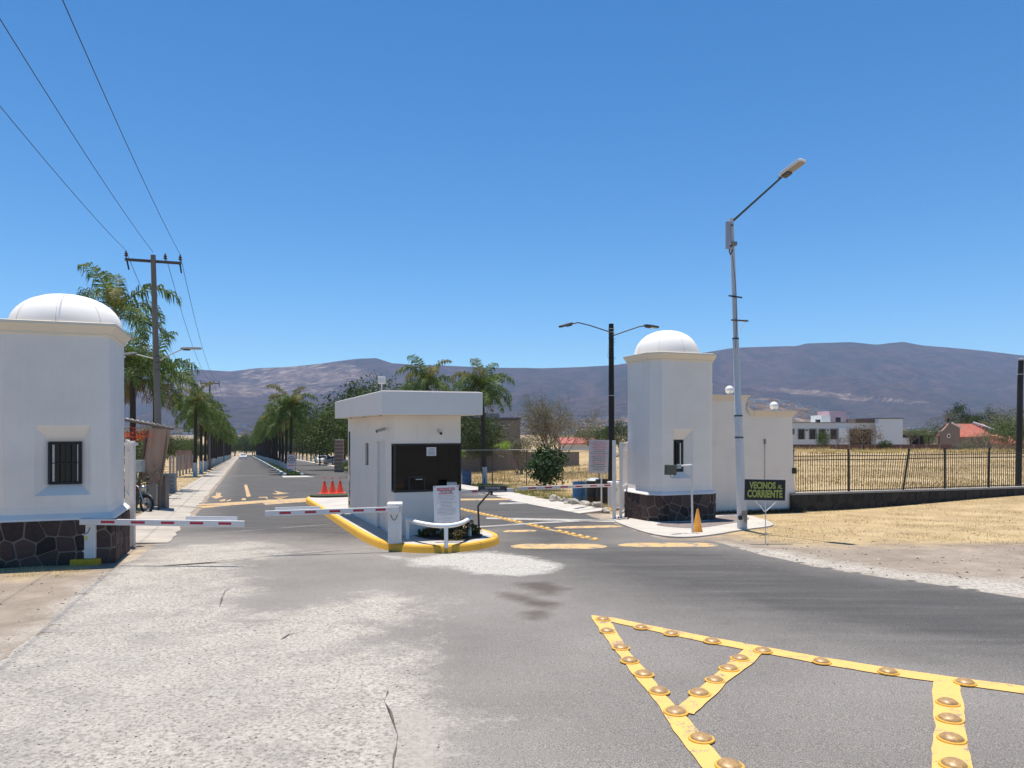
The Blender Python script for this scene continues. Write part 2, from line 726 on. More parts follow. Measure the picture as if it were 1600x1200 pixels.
def rough_edge(poly, step=0.25, amp=0.06, seed=0):
    out = []
    n = len(poly)
    for i in range(n):
        a, b = Vector(poly[i]), Vector(poly[(i + 1) % n])
        L = (b - a).length
        k = max(1, min(400, int(L / step)))
        nn = Vector((b.y - a.y, a.x - b.x)).normalized() if L > 0 else Vector((0, 0))
        for j in range(k):
            p = a.lerp(b, j / k)
            q = p + nn * amp * 2 * (noise.noise(Vector((p.x * 1.3, p.y * 1.3, seed))) + 0.6 * noise.noise(Vector((p.x * 4.7, p.y * 4.7, seed + 9))))
            out.append((q.x, q.y))
    return out


def linear(a, b, st):
    n = max(1, int(round((b - a) / st)))
    return [a + (b - a) * i / n for i in range(n)]


def sheet(name, m, xs, ys, zf, poly=None, attrs=None, kind='structure', lift=0.0):
    """grid sheet over xs, ys, clipped to poly; attrs = {name: [polygons]}"""
    vid = {}
    V, Fc = [], []

    def vert(x, y):
        k = (round(x, 4), round(y, 4))
        if k not in vid:
            vid[k] = len(V)
            V.append((x, y, zf(x, y) + lift))
        return vid[k]
    nx, ny = len(xs), len(ys)
    if poly is not None:
        X, Y = np.meshgrid(np.array(xs), np.array(ys), indexing='ij')
        ins = sdist(X.ravel(), Y.ravel(), poly).reshape(X.shape)
        PX = np.array(poly)
        touched = set()
        n = len(poly)
        xa, ya = np.array(xs), np.array(ys)
        for i in range(n):
            a, b = PX[i], PX[(i + 1) % n]
            L = math.hypot(*(b - a))
            k = max(2, int(L / 0.04))
            if k > 20000:
                k = 20000
            t = np.linspace(0, 1, k)
            cx = np.searchsorted(xa, a[0] + (b[0] - a[0]) * t, 'right') - 1
            cy = np.searchsorted(ya, a[1] + (b[1] - a[1]) * t, 'right') - 1
            touched.update(zip(cx.tolist(), cy.tolist()))
    for i in range(nx - 1):
        for j in range(ny - 1):
            x0, x1, y0, y1 = xs[i], xs[i + 1], ys[j], ys[j + 1]
            if poly is None:
                Fc.append([vert(x0, y0), vert(x1, y0), vert(x1, y1), vert(x0, y1)])
            elif (i, j) in touched:
                c = clip_rect(poly, x0, x1, y0, y1)
                ids = []
                for p in c:
                    q = vert(*p)
                    if not ids or ids[-1] != q:
                        ids.append(q)
                if len(ids) > 2 and ids[0] == ids[-1]:
                    ids.pop()
                if len(set(ids)) >= 3 and len(set(ids)) == len(ids):
                    Fc.append(ids)
            elif ins[i, j] > 0:
                Fc.append([vert(x0, y0), vert(x1, y0), vert(x1, y1), vert(x0, y1)])
    me = bpy.data.meshes.new(name)
    me.from_pydata(V, [], Fc)
    me.materials.append(m)
    if attrs:
        arr = np.array(V)
        for an, polys in attrs.items():
            d = np.full(len(V), -9.0)
            for pl in polys:
                d = np.maximum(d, sdist(arr[:, 0], arr[:, 1], pl))
            a = me.attributes.new(an, 'FLOAT', 'POINT')
            a.data.foreach_set("value", d.astype(np.float32))
    me.update()
    o = bpy.data.objects.new(name, me)
    COL.objects.link(o)
    tag(o, kind=kind)
    return o


def G(pts):
    return [tuple(gp(u, v)[:2]) for u, v in pts]

# ================================================================== SETTING
asphalt = road_material()
earth = ground_material()
concrete = mat("concrete_pale", (0.50, 0.45, 0.39), 0.9, var=0.13, vs=1.3, bs=70, bst=0.35, bd=0.006)
concrete_grey = mat("concrete_grey", (0.36, 0.345, 0.32), 0.9, var=0.14, vs=1.6, bs=60, bst=0.35, bd=0.006)
yellow_kerb = paint_material("yellow_kerb_paint", (0.76, 0.385, 0.025), 0.66, (0.62, 0.38, 0.12))
white_wall = wall_material("white_render", (0.80, 0.735, 0.665), 0.22, (0.55, 0.52, 0.47), 0.28)
cream = wall_material("cream_render", (0.76, 0.66, 0.52), 0.08, (0.52, 0.45, 0.36), 0.15)
dome_mat = wall_material("dome_coating", (0.82, 0.77, 0.72), 0.12, (0.58, 0.54, 0.48), 0.05)
booth_white = wall_material("booth_white", (0.80, 0.73, 0.66), 0.20, (0.56, 0.52, 0.46), 0.30)
fascia_mat = wall_material("fascia_white", (0.76, 0.70, 0.64), 0.12, (0.55, 0.52, 0.48), 0.22)
white_metal = mat("white_metal", (0.74, 0.70, 0.665), 0.45, var=0.05, vs=4, bst=0.03)
black_metal = mat("black_metal", (0.018, 0.019, 0.018), 0.5, var=0.2, vs=5, bst=0.05)
dark_metal = mat("dark_grey_metal", (0.07, 0.07, 0.068), 0.5, var=0.2, vs=5, bst=0.05)
grey_plastic = mat("grey_plastic", (0.42, 0.43, 0.43), 0.5, var=0.06, bst=0.0)
red_tape = mat("red_tape", (0.48, 0.022, 0.045), 0.5, var=0.06, bst=0.0)
white_board = mat("white_board", (0.72, 0.69, 0.69), 0.5, var=0.03, bst=0.0)
black_ink = mat("black_ink", (0.03, 0.03, 0.035), 0.6, var=0.0, bst=0.0)
red_ink = mat("red_ink", (0.55, 0.03, 0.06), 0.6, var=0.0, bst=0.0)
dark_glass = glass_material("dark_glass")
rust_wood = mat("weathered_wood", (0.20, 0.15, 0.11), 0.9, var=0.25, vs=6, streak=True, bs=40, bst=0.5)
tar_wood = mat("tarred_wood", (0.022, 0.018, 0.016), 0.85, var=0.3, vs=8, streak=True, bs=50, bst=0.6)
concrete_pole = mat("concrete_pole", (0.20, 0.18, 0.155), 0.9, var=0.2, vs=3, streak=True, bs=50, bst=0.3)

# --- the land ------------------------------------------------------------
xs = [-6500, -4500, -3000, -2000, -1300, -900, -600, -400] + linear(-300, -60, 20) + linear(-60, -16, 4) + linear(-16, 26, 0.35) + \
     linear(26, 80, 1.8) + linear(80, 240, 8) + [240, 300, 400, 600, 900, 1300, 2000, 3000, 4500, 6500]
ys = [-200, -60, -20, -8, 0] + linear(4, 36, 0.35) + linear(36, 125, 1.3) + linear(125, 300, 8) + \
     [300, 340, 400, 440, 500, 600, 800, 1100, 1500, 2200, 3200, 4500, 6500]
dry_right = G([(1128, 838), (1200, 848), (1300, 853), (1640, 850)]) + [(60, 16), (900, 60), (900, 1500), (-600, 1500)] + \
            [AV(11.9, 390), AV(11.9, 32), AV(12.2, 26), AV(12.0, 22)]
dry_left = [AV(-3.3, 20), AV(-3.3, 390), (-900, 1500), (-900, -10), (-30, 8)] + G([(-400, 905), (0, 905), (110, 896), (150, 890)])
field = [AV(13.5, 38), AV(17.5, 22), AV(60, 20), (900, 40), (900, 1500), (-200, 1500), AV(13.5, 200)]
white_edge = G([(1134, 849), (1226, 863), (1323, 880), (1421, 894), (1600, 909), (1900, 940), (1900, 985), (1600, 937), (1421, 911), (1323, 896), (1251, 883), (1154, 860)])
white_left = G([(235, 868), (160, 905), (90, 960), (20, 1015), (-60, 1080), (-60, 1120), (40, 1040), (180, 930), (250, 880)])
ground = sheet("ground", earth, xs, ys, gz, attrs={"dry": [dry_right, dry_left], "field": [field], "white": [white_edge, white_left]})

# --- asphalt: forecourt and the two carriageways ----------------------------
road_poly = (G([(-700, 1260), (0, 1030), (60, 990), (110, 935), (150, 905), (200, 880), (233, 862)]) +
             [AV(-1.9, 19.5), AV(-1.5, 24), AV(-1.45, 60), AV(-1.5, 395), AV(10.9, 395), AV(10.9, 32)] +
             G([(905, 800), (940, 812), (975, 822), (1010, 836), (1050, 845), (1112, 845), (1154, 858), (1251, 881), (1323, 894), (1421, 909), (1600, 935)]) +
             [(13.0, 11.2), (60, 10.5), (60, -40), (-60, -40), (-60, 1.5), (-14, 4)])
road_poly = rough_edge(road_poly, 0.3, 0.05, 1)
rxs = linear(-160, -16, 8) + linear(-16, -10, 1) + linear(-10, 12, 0.13) + linear(12, 24, 1) + [24, 40, 62]
rys = [-42, -20, -6, 0] + linear(2.5, 20, 0.13) + linear(20, 60, 1) + linear(60, 420, 10) + [420]
pale = [G([(-500, 1300), (-100, 1000), (60, 985), (150, 905), (213, 878), (226, 889), (320, 880), (372, 889), (378, 925), (350, 955), (372, 972), (430, 958), (520, 942), (590, 932), (662, 935), (648, 960), (612, 985), (615, 1015), (655, 1045), (684, 1090), (693, 1300)]),
        G([(215, 886), (240, 862), (310, 852), (400, 848), (442, 860), (420, 872), (330, 884)])]
dark = [G([(760, 868), (860, 880), (905, 905), (1000, 930), (1250, 990), (1640, 1050)]) + [(60, 6), (60, 11)] + G([(1650, 930), (1323, 890), (1110, 852), (930, 850), (1000, 810), (900, 790), (800, 775), (720, 775), (735, 800), (780, 845)]),
        [AV(-1.6, 21), AV(-1.6, 400), AV(11, 400), AV(11, 20), AV(3, 17.5)]]
white_patch = [G([(600, 868), (640, 874), (700, 866), (770, 862), (835, 871), (872, 884), (850, 895), (800, 899), (735, 896), (700, 886), (650, 884)])]
earth_pit = [G([(612, 1140), (622, 1112), (650, 1105), (672, 1118), (690, 1150), (690, 1230), (640, 1230), (615, 1190)])]
oil = [G([(812, 910), (850, 910), (888, 922), (870, 932), (838, 930)]), G([(778, 927), (808, 928), (838, 936), (872, 942), (860, 951), (820, 946)]), G([(820, 957), (845, 953), (856, 962), (835, 968)])]
road = sheet("road", asphalt, rxs, rys, gz, poly=road_poly, lift=0.0, attrs={"pale": pale, "dark": dark, "white": white_patch, "earth": earth_pit, "oil": oil})
vv = np.empty(len(road.data.vertices) * 3)
road.data.vertices.foreach_get("co", vv)
vv = vv.reshape(-1, 3)
vv[:, 2] += 0.004 + np.maximum(0, vv[:, 1] - 30) * 0.0003
road.data.vertices.foreach_set("co", vv.ravel())


def flat(name, poly, m, lift=0.008, kind='structure', rough=0.0, seed=0, parent=None):
    """thin sheet on the slope, e.g. paint"""
    p = rough_edge(poly, 0.12, rough, seed) if rough else poly
    mb = MB()
    mb.face([(x, y, gz(x, y) + lift + max(0, y - 30) * 0.0003) for x, y in p], 0)
    o = mb.build(name, m, parent)
    if kind:
        tag(o, kind=kind)
    return o


def band(p, q, w0, w1=None):
    p, q = Vector(p[:2]), Vector(q[:2])
    w1 = w0 if w1 is None else w1
    d = (q - p).normalized()
    n = Vector((-d.y, d.x))
    return [tuple(p - n * w0 / 2), tuple(q - n * w1 / 2), tuple(q + n * w1 / 2), tuple(p + n * w0 / 2)]


# concrete gutter on the left of the avenue, in slabs with joints
gut_m = mat("gutter_concrete", (0.43, 0.375, 0.31), 0.9, var=0.2, vs=1.1, bs=60, bst=0.4, bd=0.008)
gut = thing("gutter", (*AV(-2.4, 24), gz(*AV(-2.4, 24))), None, None)
gut['kind'] = 'structure'
t = 18.6
k = 0
while t < 330:
    L = 3.0 if t < 90 else 12.0
    fl = smooth(27, 22, t)
    l0, l1 = AV(-3.15 + 0.0 * fl, t + 0.012), AV(-3.15, t + L - 0.012)
    jag = [AV(-1.47 + 0.16 * noise.noise(Vector((t + q * L, 0.3, 0))) - 0.15, t + 0.012 + (L - 0.024) * q) for q in [i / 8 for i in range(9)]]
    poly = [l0] + jag + [l1]
    mb = MB()
    mb.prism([(p[0], p[1]) for p in poly], lambda x, y: gz(x, y) - 0.05, lambda x, y: gz(x, y) + 0.016 + max(0, y - 30) * 0.0003 + 0.05 * smooth(-2.4, -3.1, ST(x, y)[0]), 0, bottom=False)
    mb.build("slab", gut_m, gut)
    t += L
    k += 1

# --- mountains -------------------------------------------------------------
m, nt, b, oc = base_mat("mountain_scrub", 0.95)
geo = nt.nodes.new("ShaderNodeNewGeometry")
n1 = noise_(nt, oc, 0.0022, 8, 0.62)
n2 = noise_(nt, oc, 0.012, 6, 0.65)
n3 = noise_(nt, mapping(nt, oc, (0.5, 1, 3.0)), 0.05, 5, 0.7)
f = math_(nt, 'ADD', math_(nt, 'MULTIPLY', n2, 0.6), math_(nt, 'MULTIPLY', n3, 0.4))
c = ramp(nt, f, [(0.34, (0.016, 0.014, 0.015)), (0.5, (0.056, 0.038, 0.031)), (0.64, (0.110, 0.073, 0.052))])
c = mixc(nt, ramp(nt, n1, [(0.45, g3(0)), (0.6, g3(0.6))]), c, (0.030, 0.036, 0.026))
gv = math_(nt, 'ABSOLUTE', math_(nt, 'SUBTRACT', noise_(nt, mapping(nt, oc, (1.0, 0.28, 0.55)), 0.0032, 4, 0.55, 0.6), 0.5))
c = mixc(nt, math_(nt, 'MULTIPLY', ramp(nt, gv, [(0.0, g3(1)), (0.035, g3(0.5)), (0.09, g3(0))]), 0.65), c, (0.020, 0.024, 0.018))  # dark scrub streaks painted into the colour in place of gully shading
gv2 = math_(nt, 'ABSOLUTE', math_(nt, 'SUBTRACT', noise_(nt, mapping(nt, oc, (1.0, 0.25, 0.5)), 0.0021, 5, 0.6, 0.4), 0.5))
c = mixc(nt, math_(nt, 'MULTIPLY', ramp(nt, gv2, [(0.0, g3(1)), (0.02, g3(0.3)), (0.06, g3(0))]), 0.15), c, (0.14, 0.10, 0.08))
bare = zone(nt, "bare", n2, 260, 120)
c = mixc(nt, math_(nt, 'MULTIPLY', bare, 0.8), c, ramp(nt, f, [(0.40, (0.060, 0.044, 0.036)), (0.52, (0.16, 0.115, 0.085)), (0.62, (0.42, 0.33, 0.25))]))
nt.links.new(c, b.inputs['Base Color'])
b.inputs['Specular IOR Level'].default_value = 0.0
bump(nt, b, math_(nt, 'ADD', n2, math_(nt, 'MULTIPLY', n3, 0.5)), 0.8, 40.0)
mountain_mat = m

SIL = [(-900, 640), (-500, 610), (-200, 590), (0, 585), (150, 592), (260, 583), (310, 577), (360, 580), (400, 575), (450, 573), (500, 568), (535, 563), (560, 560), (588, 559),
       (612, 567), (640, 569), (700, 571), (760, 574), (850, 575), (910, 573), (960, 570), (1010, 563), (1060, 556), (1110, 549), (1145, 543), (1200, 541), (1245, 540),
       (1260, 536), (1330, 534), (1370, 538), (1395, 535), (1412, 533.5), (1440, 539), (1500, 544), (1540, 548), (1600, 555), (1700, 570), (1900, 600), (2200, 630), (2600, 650)]


def sil(u):
    if u <= SIL[0][0]:
        return SIL[0][1]
    for (a, va), (b_, vb) in zip(SIL, SIL[1:]):
        if u <= b_:
            return va + (vb - va) * (u - a) / (b_ - a)
    return SIL[-1][1]


def hill_mesh(name, u0, u1, nu, y0, y1, ny, hfun, bare_polys):
    V, Fc, BA = [], [], []
    for j in range(ny):
        q = j / (ny - 1)
        y = y0 + (y1 - y0) * q
        for i in range(nu):
            u = u0 + (u1 - u0) * i / (nu - 1)
            x = (u - 800) / F * y
            V.append((x, y, hfun(u, x, y)))
            BA.append(bare_polys(u, y, V[-1][2]))
    for j in range(ny - 1):
        for i in range(nu - 1):
            a = j * nu + i
            Fc.append([a, a + 1, a + nu + 1, a + nu])
    me = bpy.data.meshes.new(name)
    me.from_pydata(V, [], Fc)
    me.materials.append(mountain_mat)
    a = me.attributes.new("bare", 'FLOAT', 'POINT')
    a.data.foreach_set("value", BA)
    me.polygons.foreach_set("use_smooth", [True] * len(me.polygons))
    o = bpy.data.objects.new(name, me)
    COL.objects.link(o)
    return tag(o, kind='structure')


YR = 5200.0


def ridged(x, y, s):
    v = 0
    a = 1.0
    for k in range(4):
        v += a * (1 - abs(noise.noise(Vector((x * s, y * s, 5.3 + k))) * 2))
        s *= 2.1
        a *= 0.5
    return v / 1.875


def mtn(u, x, y):
    top = CAMZ + (669 - sil(u)) * YR / F
    q = (y - 2600) / (YR - 2600)
    if y > YR:
        r = smooth(YR + 1600, YR, y)
        return -30 + (top + 30) * r
    q = max(0.0, q)
    h = -25 + (top + 25) * (q ** 1.35)
    amp = 330 * (q * (1 - q)) ** 0.9 + 0
    wx = x + 260 * noise.noise(Vector((x * 0.0009, y * 0.0009, 1)))
    h += amp * (ridged(wx, y * 0.42, 0.0017) - 0.62) * (top / 450)
    h += 34 * noise.noise(Vector((x * 0.0045, y * 0.0025, 9))) * min(1, q * 3) * min(1, (1 - q) * 5)
    h += 9 * noise.noise(Vector((x * 0.006, y * 0.006, 7))) * min(1, (1 - q) * 6 + 0.35)
    return h


def mtn_bare(u, y, z):
    v = 669 - (z - CAMZ) * F / y
    d = -400.0
    # dry slope on the left range, below its summit
    e = ((u - 480) / 95.0) ** 2 + ((v - 585) / 17.0) ** 2
    d = max(d, 150 * (1 - e))
    e = ((u - 360) / 120.0) ** 2 + ((v - 608) / 10.0) ** 2
    d = max(d, 60 * (1 - e))
    e = ((u - 1330) / 130.0) ** 2 + ((v - 620 - (u - 1330) * 0.09) / 5.0) ** 2
    d = max(d, 190 * (1 - e))
    return d


mountains = hill_mesh("mountains", -900, 2600, 700, 2600, YR + 1500, 120, mtn, mtn_bare)


def foot(u, x, y):
    q = smooth(1250, 2100, y) * smooth(2700, 2150, y)
    bell = math.exp(-((u - 1160) / 150.0) ** 2) * 88 + math.exp(-((u - 1420) / 330.0) ** 2) * 18 + math.exp(-((u - 880) / 160.0) ** 2) * 40
    bell += math.exp(-((u - 300) / 260.0) ** 2) * 30
    h = -20 + bell * q * (1 + 0.25 * noise.noise(Vector((x * 0.003, y * 0.003, 2))))
    return h + 6 * noise.noise(Vector((x * 0.012, y * 0.012, 7))) * q


foothills = hill_mesh("foothills", -600, 2300, 300, 1250, 2700, 44, foot,
                      lambda u, y, z: 160 * math.exp(-((u - 1180) / 330.0) ** 2) - 40 + 60 * noise.noise(Vector((u * 0.02, y * 0.01, 3))))

# houses of the far town: nobody could count them
town_m = mat("far_town_walls", (0.62, 0.58, 0.54), 0.9, var=0.2, vs=0.01, col2=(0.45, 0.33, 0.27), bst=0)
mb = MB()
for i in range(520):
    u = rng.choice((rng.gauss(1190, 75), rng.uniform(1080, 1580), rng.uniform(800, 1000), rng.gauss(380, 60)))
    y = rng.uniform(1350, 2250)
    x = (u - 800) / F * y
    z = foot(u, x, y)
    if z < -12:
        continue
    a, h = rng.uniform(3, 9), rng.uniform(2.5, 6)
    mb.box(x - a, x + a, y - a * .7, y + a * .7, z - 3, z + h)
tag(mb.build("distant_town", town_m), kind='stuff')
mb = MB()
for i in range(120):
    u = rng.choice((rng.uniform(1180, 1260), rng.uniform(1290, 1600), rng.uniform(860, 1000)))
    y = rng.uniform(2900, 3200)
    x = (u - 800) / F * y
    z = mtn(u, x, y)
    a, h = rng.uniform(5, 16), rng.uniform(3, 7)
    mb.box(x - a, x + a, y - a * .6, y + a * .6, z - 8, z + h)
tag(mb.build("distant_village", town_m), kind='stuff')

# --- air --------------------------------------------------------------------
HAZE = 0.72e-4
mb = MB()
mb.box(-7200, 7200, -260, 6900, -60, 760)
hz = mb.build("haze", [])
hm = bpy.data.materials.new("haze_air")
hm.use_nodes = True
hn = hm.node_tree
hn.nodes.remove(hn.nodes['Principled BSDF'])
pv = hn.nodes.new("ShaderNodeVolumePrincipled")
pv.inputs['Color'].default_value = (0.46, 0.63, 1.0, 1)
pv.inputs['Density'].default_value = HAZE
pv.inputs['Anisotropy'].default_value = 0.0
hn.links.new(pv.outputs[0], hn.nodes['Material Output'].inputs['Volume'])
hz.data.materials.append(hm)
tag(hz, kind='stuff')

# ================================================================== BUILDINGS AND STREET FURNITURE
plinth_stone = stone_material("dark_lava_stone", (0.018, 0.010, 0.009), (0.095, 0.056, 0.045))
fence_stone = stone_material("fence_lava_stone", (0.010, 0.009, 0.009), (0.045, 0.038, 0.033))
mortar = mat("stone_mortar", (0.19, 0.155, 0.125), 0.95, var=0.1, vs=4, bs=60, bst=0.4)
mortar_dark = mat("stone_mortar_dark", (0.07, 0.062, 0.055), 0.95, var=0.2, vs=4, bs=60, bst=0.4)


def cladding(parent, facets, z0f, z1, size, m, seed=0, out=0.012, gap=0.014, name="stone", jit=0.42):
    """irregular stones on vertical facets; facets = list of (p, q) in plan, outward side on the right of p->q"""
    r = random.Random(seed)
    total = sum((Vector(q) - Vector(p)).length for p, q in facets)
    zlo = min(z0f(*p) for f_ in facets for p in f_)
    seeds = []
    rows = max(1, int(round((z1 - zlo) / size)))
    rh = (z1 - zlo) / rows
    for j in range(rows):
        l = -size * r.random()
        while l < total + size:
            stp = size * r.uniform(0.75, 1.45)
            seeds.append((l + stp / 2, zlo + rh * (j + 0.5) + r.uniform(-1, 1) * jit * rh))
            l += stp
    l0 = 0.0
    for p, q in facets:
        P, Q = Vector(p), Vector(q)
        L = (Q - P).length
        d = (Q - P) / L
        nrm = Vector((d.y, -d.x))
        zz = min(z0f(*p), z0f(*q))
        for i, (sl, sz) in enumerate(seeds):
            if sl < l0 - size * 1.5 or sl > l0 + L + size * 1.5:
                continue
            cell = [(l0 + 0.004, zz), (l0 + L - 0.004, zz), (l0 + L - 0.004, z1), (l0 + 0.004, z1)]
            for k2, (ol, oz) in enumerate(seeds):
                if k2 == i or abs(ol - sl) > size * 3 or abs(oz - sz) > size * 3:
                    continue
                nx, nz = ol - sl, oz - sz
                ln = math.hypot(nx, nz)
                c_ = (nx * (ol + sl) / 2 + nz * (oz + sz) / 2) - gap * ln * (0.45 + 1.0 * r.random())
                cell = clip_half(cell, nx, nz, c_)
                if len(cell) < 3:
                    break
            if len(cell) < 3:
                continue
            ar = abs(sum(cell[a][0] * cell[(a + 1) % len(cell)][1] - cell[(a + 1) % len(cell)][0] * cell[a][1] for a in range(len(cell)))) / 2
            if ar < size * size * 0.05:
                continue
            cx = sum(a for a, _ in cell) / len(cell)
            cz = sum(b_ for _, b_ in cell) / len(cell)
            # round the corners off by chamfering each vertex
            pts = []
            n = len(cell)
            for a in range(n):
                A_, B_, C_ = Vector(cell[a - 1]), Vector(cell[a]), Vector(cell[(a + 1) % n])
                for E_ in (A_, C_):
                    ln = (E_ - B_).length
                    pts.append(B_ + (E_ - B_) * min(0.3, 0.022 / max(ln, 1e-4)))
            ex = out * r.uniform(0.6, 1.5)
            mb = MB()
            nn = len(pts)

            def w3(l, z, o_):
                return (P.x + d.x * (l - l0) + nrm.x * o_, P.y + d.y * (l - l0) + nrm.y * o_, z)
            ra = [mb.v(w3(a.x, a.y, -0.01)) for a in pts]
            rb = [mb.v(w3(a.x, a.y, ex * 0.6)) for a in pts]
            rc = [mb.v(w3(cx + (a.x - cx) * 0.88, cz + (a.y - cz) * 0.88, ex)) for a in pts]
            for a in range(nn):
                b2 = (a + 1) % nn
                mb.Fc += [[ra[a], ra[b2], rb[b2], rb[a]], [rb[a], rb[b2], rc[b2], rc[a]]]
                mb.M += [0, 0]
            mb.Fc.append(rc)
            mb.M.append(0)
            mb.build(name, m, parent)
        l0 += L


def tower_plan(ext, o, ch):
    """plan of a tower in the avenue frame grown by o, counter-clockwise from the front left"""
    a, b, c, d, cr = ext
    a, b, c, d = a - o, b + o, c - o, d + o
    cr = cr + (ch - 0.26) if cr > 0.2 else 0.04
    return [(a + ch, c), (b - cr, c), (b, c + cr), (b, d - ch), (b - ch, d), (a + ch, d), (a, d - ch), (a, c + ch)]


def tower(ext, sc, tc, ztop, zpl, win, label, dome_r, dome_h, seed, cages):
    """win = (s0, s1, z0, z1 of the opening, margins of the splayed recess l, r, b, t)"""
    X = lambda p: (*AV(p[0], p[1]), p[2])
    wx, wy = AV(sc, tc)
    zg = gz(wx, wy)
    tw = thing("gate_tower", (wx, wy, zg), label, "gatehouse tower", "domed towers either side of the gate")
    plan = tower_plan(ext, 0, 0.26)
    zc = ztop - 0.24
    # walls: every facet plain but the front one, which carries the splayed window recess
    mb = MB(X)
    n = len(plan)
    for i in range(1, n):
        a, b_ = plan[i], plan[(i + 1) % n]
        mb.face([(a[0], a[1], zpl), (b_[0], b_[1], zpl), (b_[0], b_[1], zc), (a[0], a[1], zc)])
    mb.face([(p[0], p[1], zc) for p in plan])
    tf = ext[2]
    s0, s1 = plan[0][0], plan[1][0]
    ws0, ws1, wz0, wz1, ml, mr, mb_, mt = win
    os0, os1, oz0, oz1 = ws0 - ml, ws1 + mr, wz0 - mb_, wz1 + mt
    D = 0.17
    mb.face([(s0, tf, zpl), (s1, tf, zpl), (s1, tf, oz0), (s0, tf, oz0)])
    mb.face([(s0, tf, oz1), (s1, tf, oz1), (s1, tf, zc), (s0, tf, zc)])
    mb.face([(s0, tf, oz0), (os0, tf, oz0), (os0, tf, oz1), (s0, tf, oz1)])
    mb.face([(os1, tf, oz0), (s1, tf, oz0), (s1, tf, oz1), (os1, tf, oz1)])
    wall = mb.build("wall", white_wall, tw)
    mb = MB(X)
    ti = tf + D
    O = [(os0, tf, oz0), (os1, tf, oz0), (os1, tf, oz1), (os0, tf, oz1)]
    I = [(ws0, ti, wz0), (ws1, ti, wz0), (ws1, ti, wz1), (ws0, ti, wz1)]
    for i in range(4):
        j = (i + 1) % 4
        mb.face([O[i], O[j], I[j], I[i]])
    I2 = [(a, b2 + 0.10, c2) for a, b2, c2 in I]
    for i in range(4):
        j = (i + 1) % 4
        mb.face([I[i], I[j], I2[j], I2[i]])
    mb.build("window_splay", white_wall, tw)
    # window: dark pane, frame, bar cage
    wn = MB(X).box(ws0, ws1, ti + 0.08, ti + 0.10, wz0, wz1).build("window", dark_glass, tw)
    fr = MB(X)
    for a0, a1, c0, c1 in ((ws0, ws0 + .05, wz0, wz1), (ws1 - .05, ws1, wz0, wz1), (ws0 + .05, ws1 - .05, wz0, wz0 + .05), (ws0 + .05, ws1 - .05, wz1 - .05, wz1)):
        fr.box(a0, a1, ti + 0.02, ti + 0.077, c0, c1)
    fr.box((ws0 + ws1) / 2 - .012, (ws0 + ws1) / 2 + .012, ti + 0.04, ti + 0.077, wz0 + .05, wz1 - .05)
    fr.build("frame", black_metal, wn)
    if cages:
        nb = 6
        for i in range(nb):
            x = ws0 + .03 + (ws1 - ws0 - .06) * i / (nb - 1)
            MB(X).box(x - .008, x + .008, ti - .10, ti - .085, wz0 + .02, wz1 - .02).build("bar", black_metal, wn)
        for z in (wz0 + .02, wz1 - .02, wz0 + (wz1 - wz0) * .5):
            MB(X).box(ws0, ws1, ti - .082, ti - .07, z - .008, z + .008).build("crossbar", black_metal, wn)
        for x in (ws0, ws1):
            g_ = MB(X)
            for z in (wz0 + .02, wz1 - .02):
                g_.box(x - .008, x + .008, ti - .085, ti + .02, z - .008, z + .008)
            g_.box(x - .012, x + .012, ti - .04, ti - .03, wz0 + .03, wz1 - .03)
            g_.build("cage_side", black_metal, wn)
        MB(X).box(ws0 + .05, ws0 + .085, ti + .005, ti + .018, wz0 + .06, wz1 - .06).build("shutter_edge", white_metal, wn)
        MB(X).box(ws1 - .075, ws1 - .05, ti + .005, ti + .018, wz0 + .06, wz1 - .06).build("shutter_edge", white_metal, wn)
    else:
        MB(X).box(ws1 - .13, ws1 - .10, ti - .01, ti + .015, wz0 + .1, wz1 - .1).build("shutter_edge", white_metal, wn)
    # flared skirt between wall and plinth
    mb = MB(X)
    offs = [(0.0, zpl + 0.20), (0.02, zpl + 0.08), (0.10, zpl + 0.0), (0.115, zpl - 0.035)]
    ring = [[(p[0], p[1], z) for p in tower_plan(ext, o_ + 0.001, 0.26 + o_ * 0.6)] for o_, z in offs]
    for ra, rb in zip(ring, ring[1:]):
        for i in range(8):
            j = (i + 1) % 8
            mb.face([rb[i], rb[j], ra[j], ra[i]])
    mb.build("skirt", white_wall, tw)
    # cornice
    mb = MB(X)
    offs = [(0.0, zc - .015), (0.035, zc), (0.035, zc + .04), (0.055, zc + .055), (0.08, zc + .10), (0.115, zc + .15), (0.13, zc + .165), (0.13, zc + .215), (0.10, zc + .225), (-0.2, zc + .24)]
    ring = [[(p[0], p[1], z) for p in tower_plan(ext, o_, 0.26 + o_ * 0.6)] for o_, z in offs]
    for ra, rb in zip(ring, ring[1:]):
        for i in range(8):
            j = (i + 1) % 8
            mb.face([ra[i], ra[j], rb[j], rb[i]])
    mb.face(ring[-1])
    mb.build("cornice", cream, tw)
    # dome with faint ribs of joints
    mb = MB()
    prof = [(dome_r * math.cos(a) ** 0.92 if a < 1.57 else 0, dome_h * math.sin(a)) for a in [i * math.pi / 2 / 14 for i in range(15)]]
    prof = [(dome_r, -0.12)] + prof
    prof[-1] = (0, dome_h)
    mb.lathe(prof, (wx, wy, ztop - 0.02), 48)
    dm = mb.build("dome", dome_mat, tw, smooth=60)
    for k2 in range(8):
        az = k2 * math.pi / 4 + 0.35
        pts = [(wx + (r_ + .001) * math.cos(az), wy + (r_ + .001) * math.sin(az), ztop - 0.02 + z) for r_, z in prof[1:-1]]
        MB().tube(pts, 0.003, 5).build("joint_line", mat("joint_grey", (0.45, 0.44, 0.42), var=0, bst=0), dm)
    # plinth body and its stones
    pp = tower_plan(ext, 0.10, 0.34)
    ppw = [AV(*p) for p in pp]
    mb = MB()
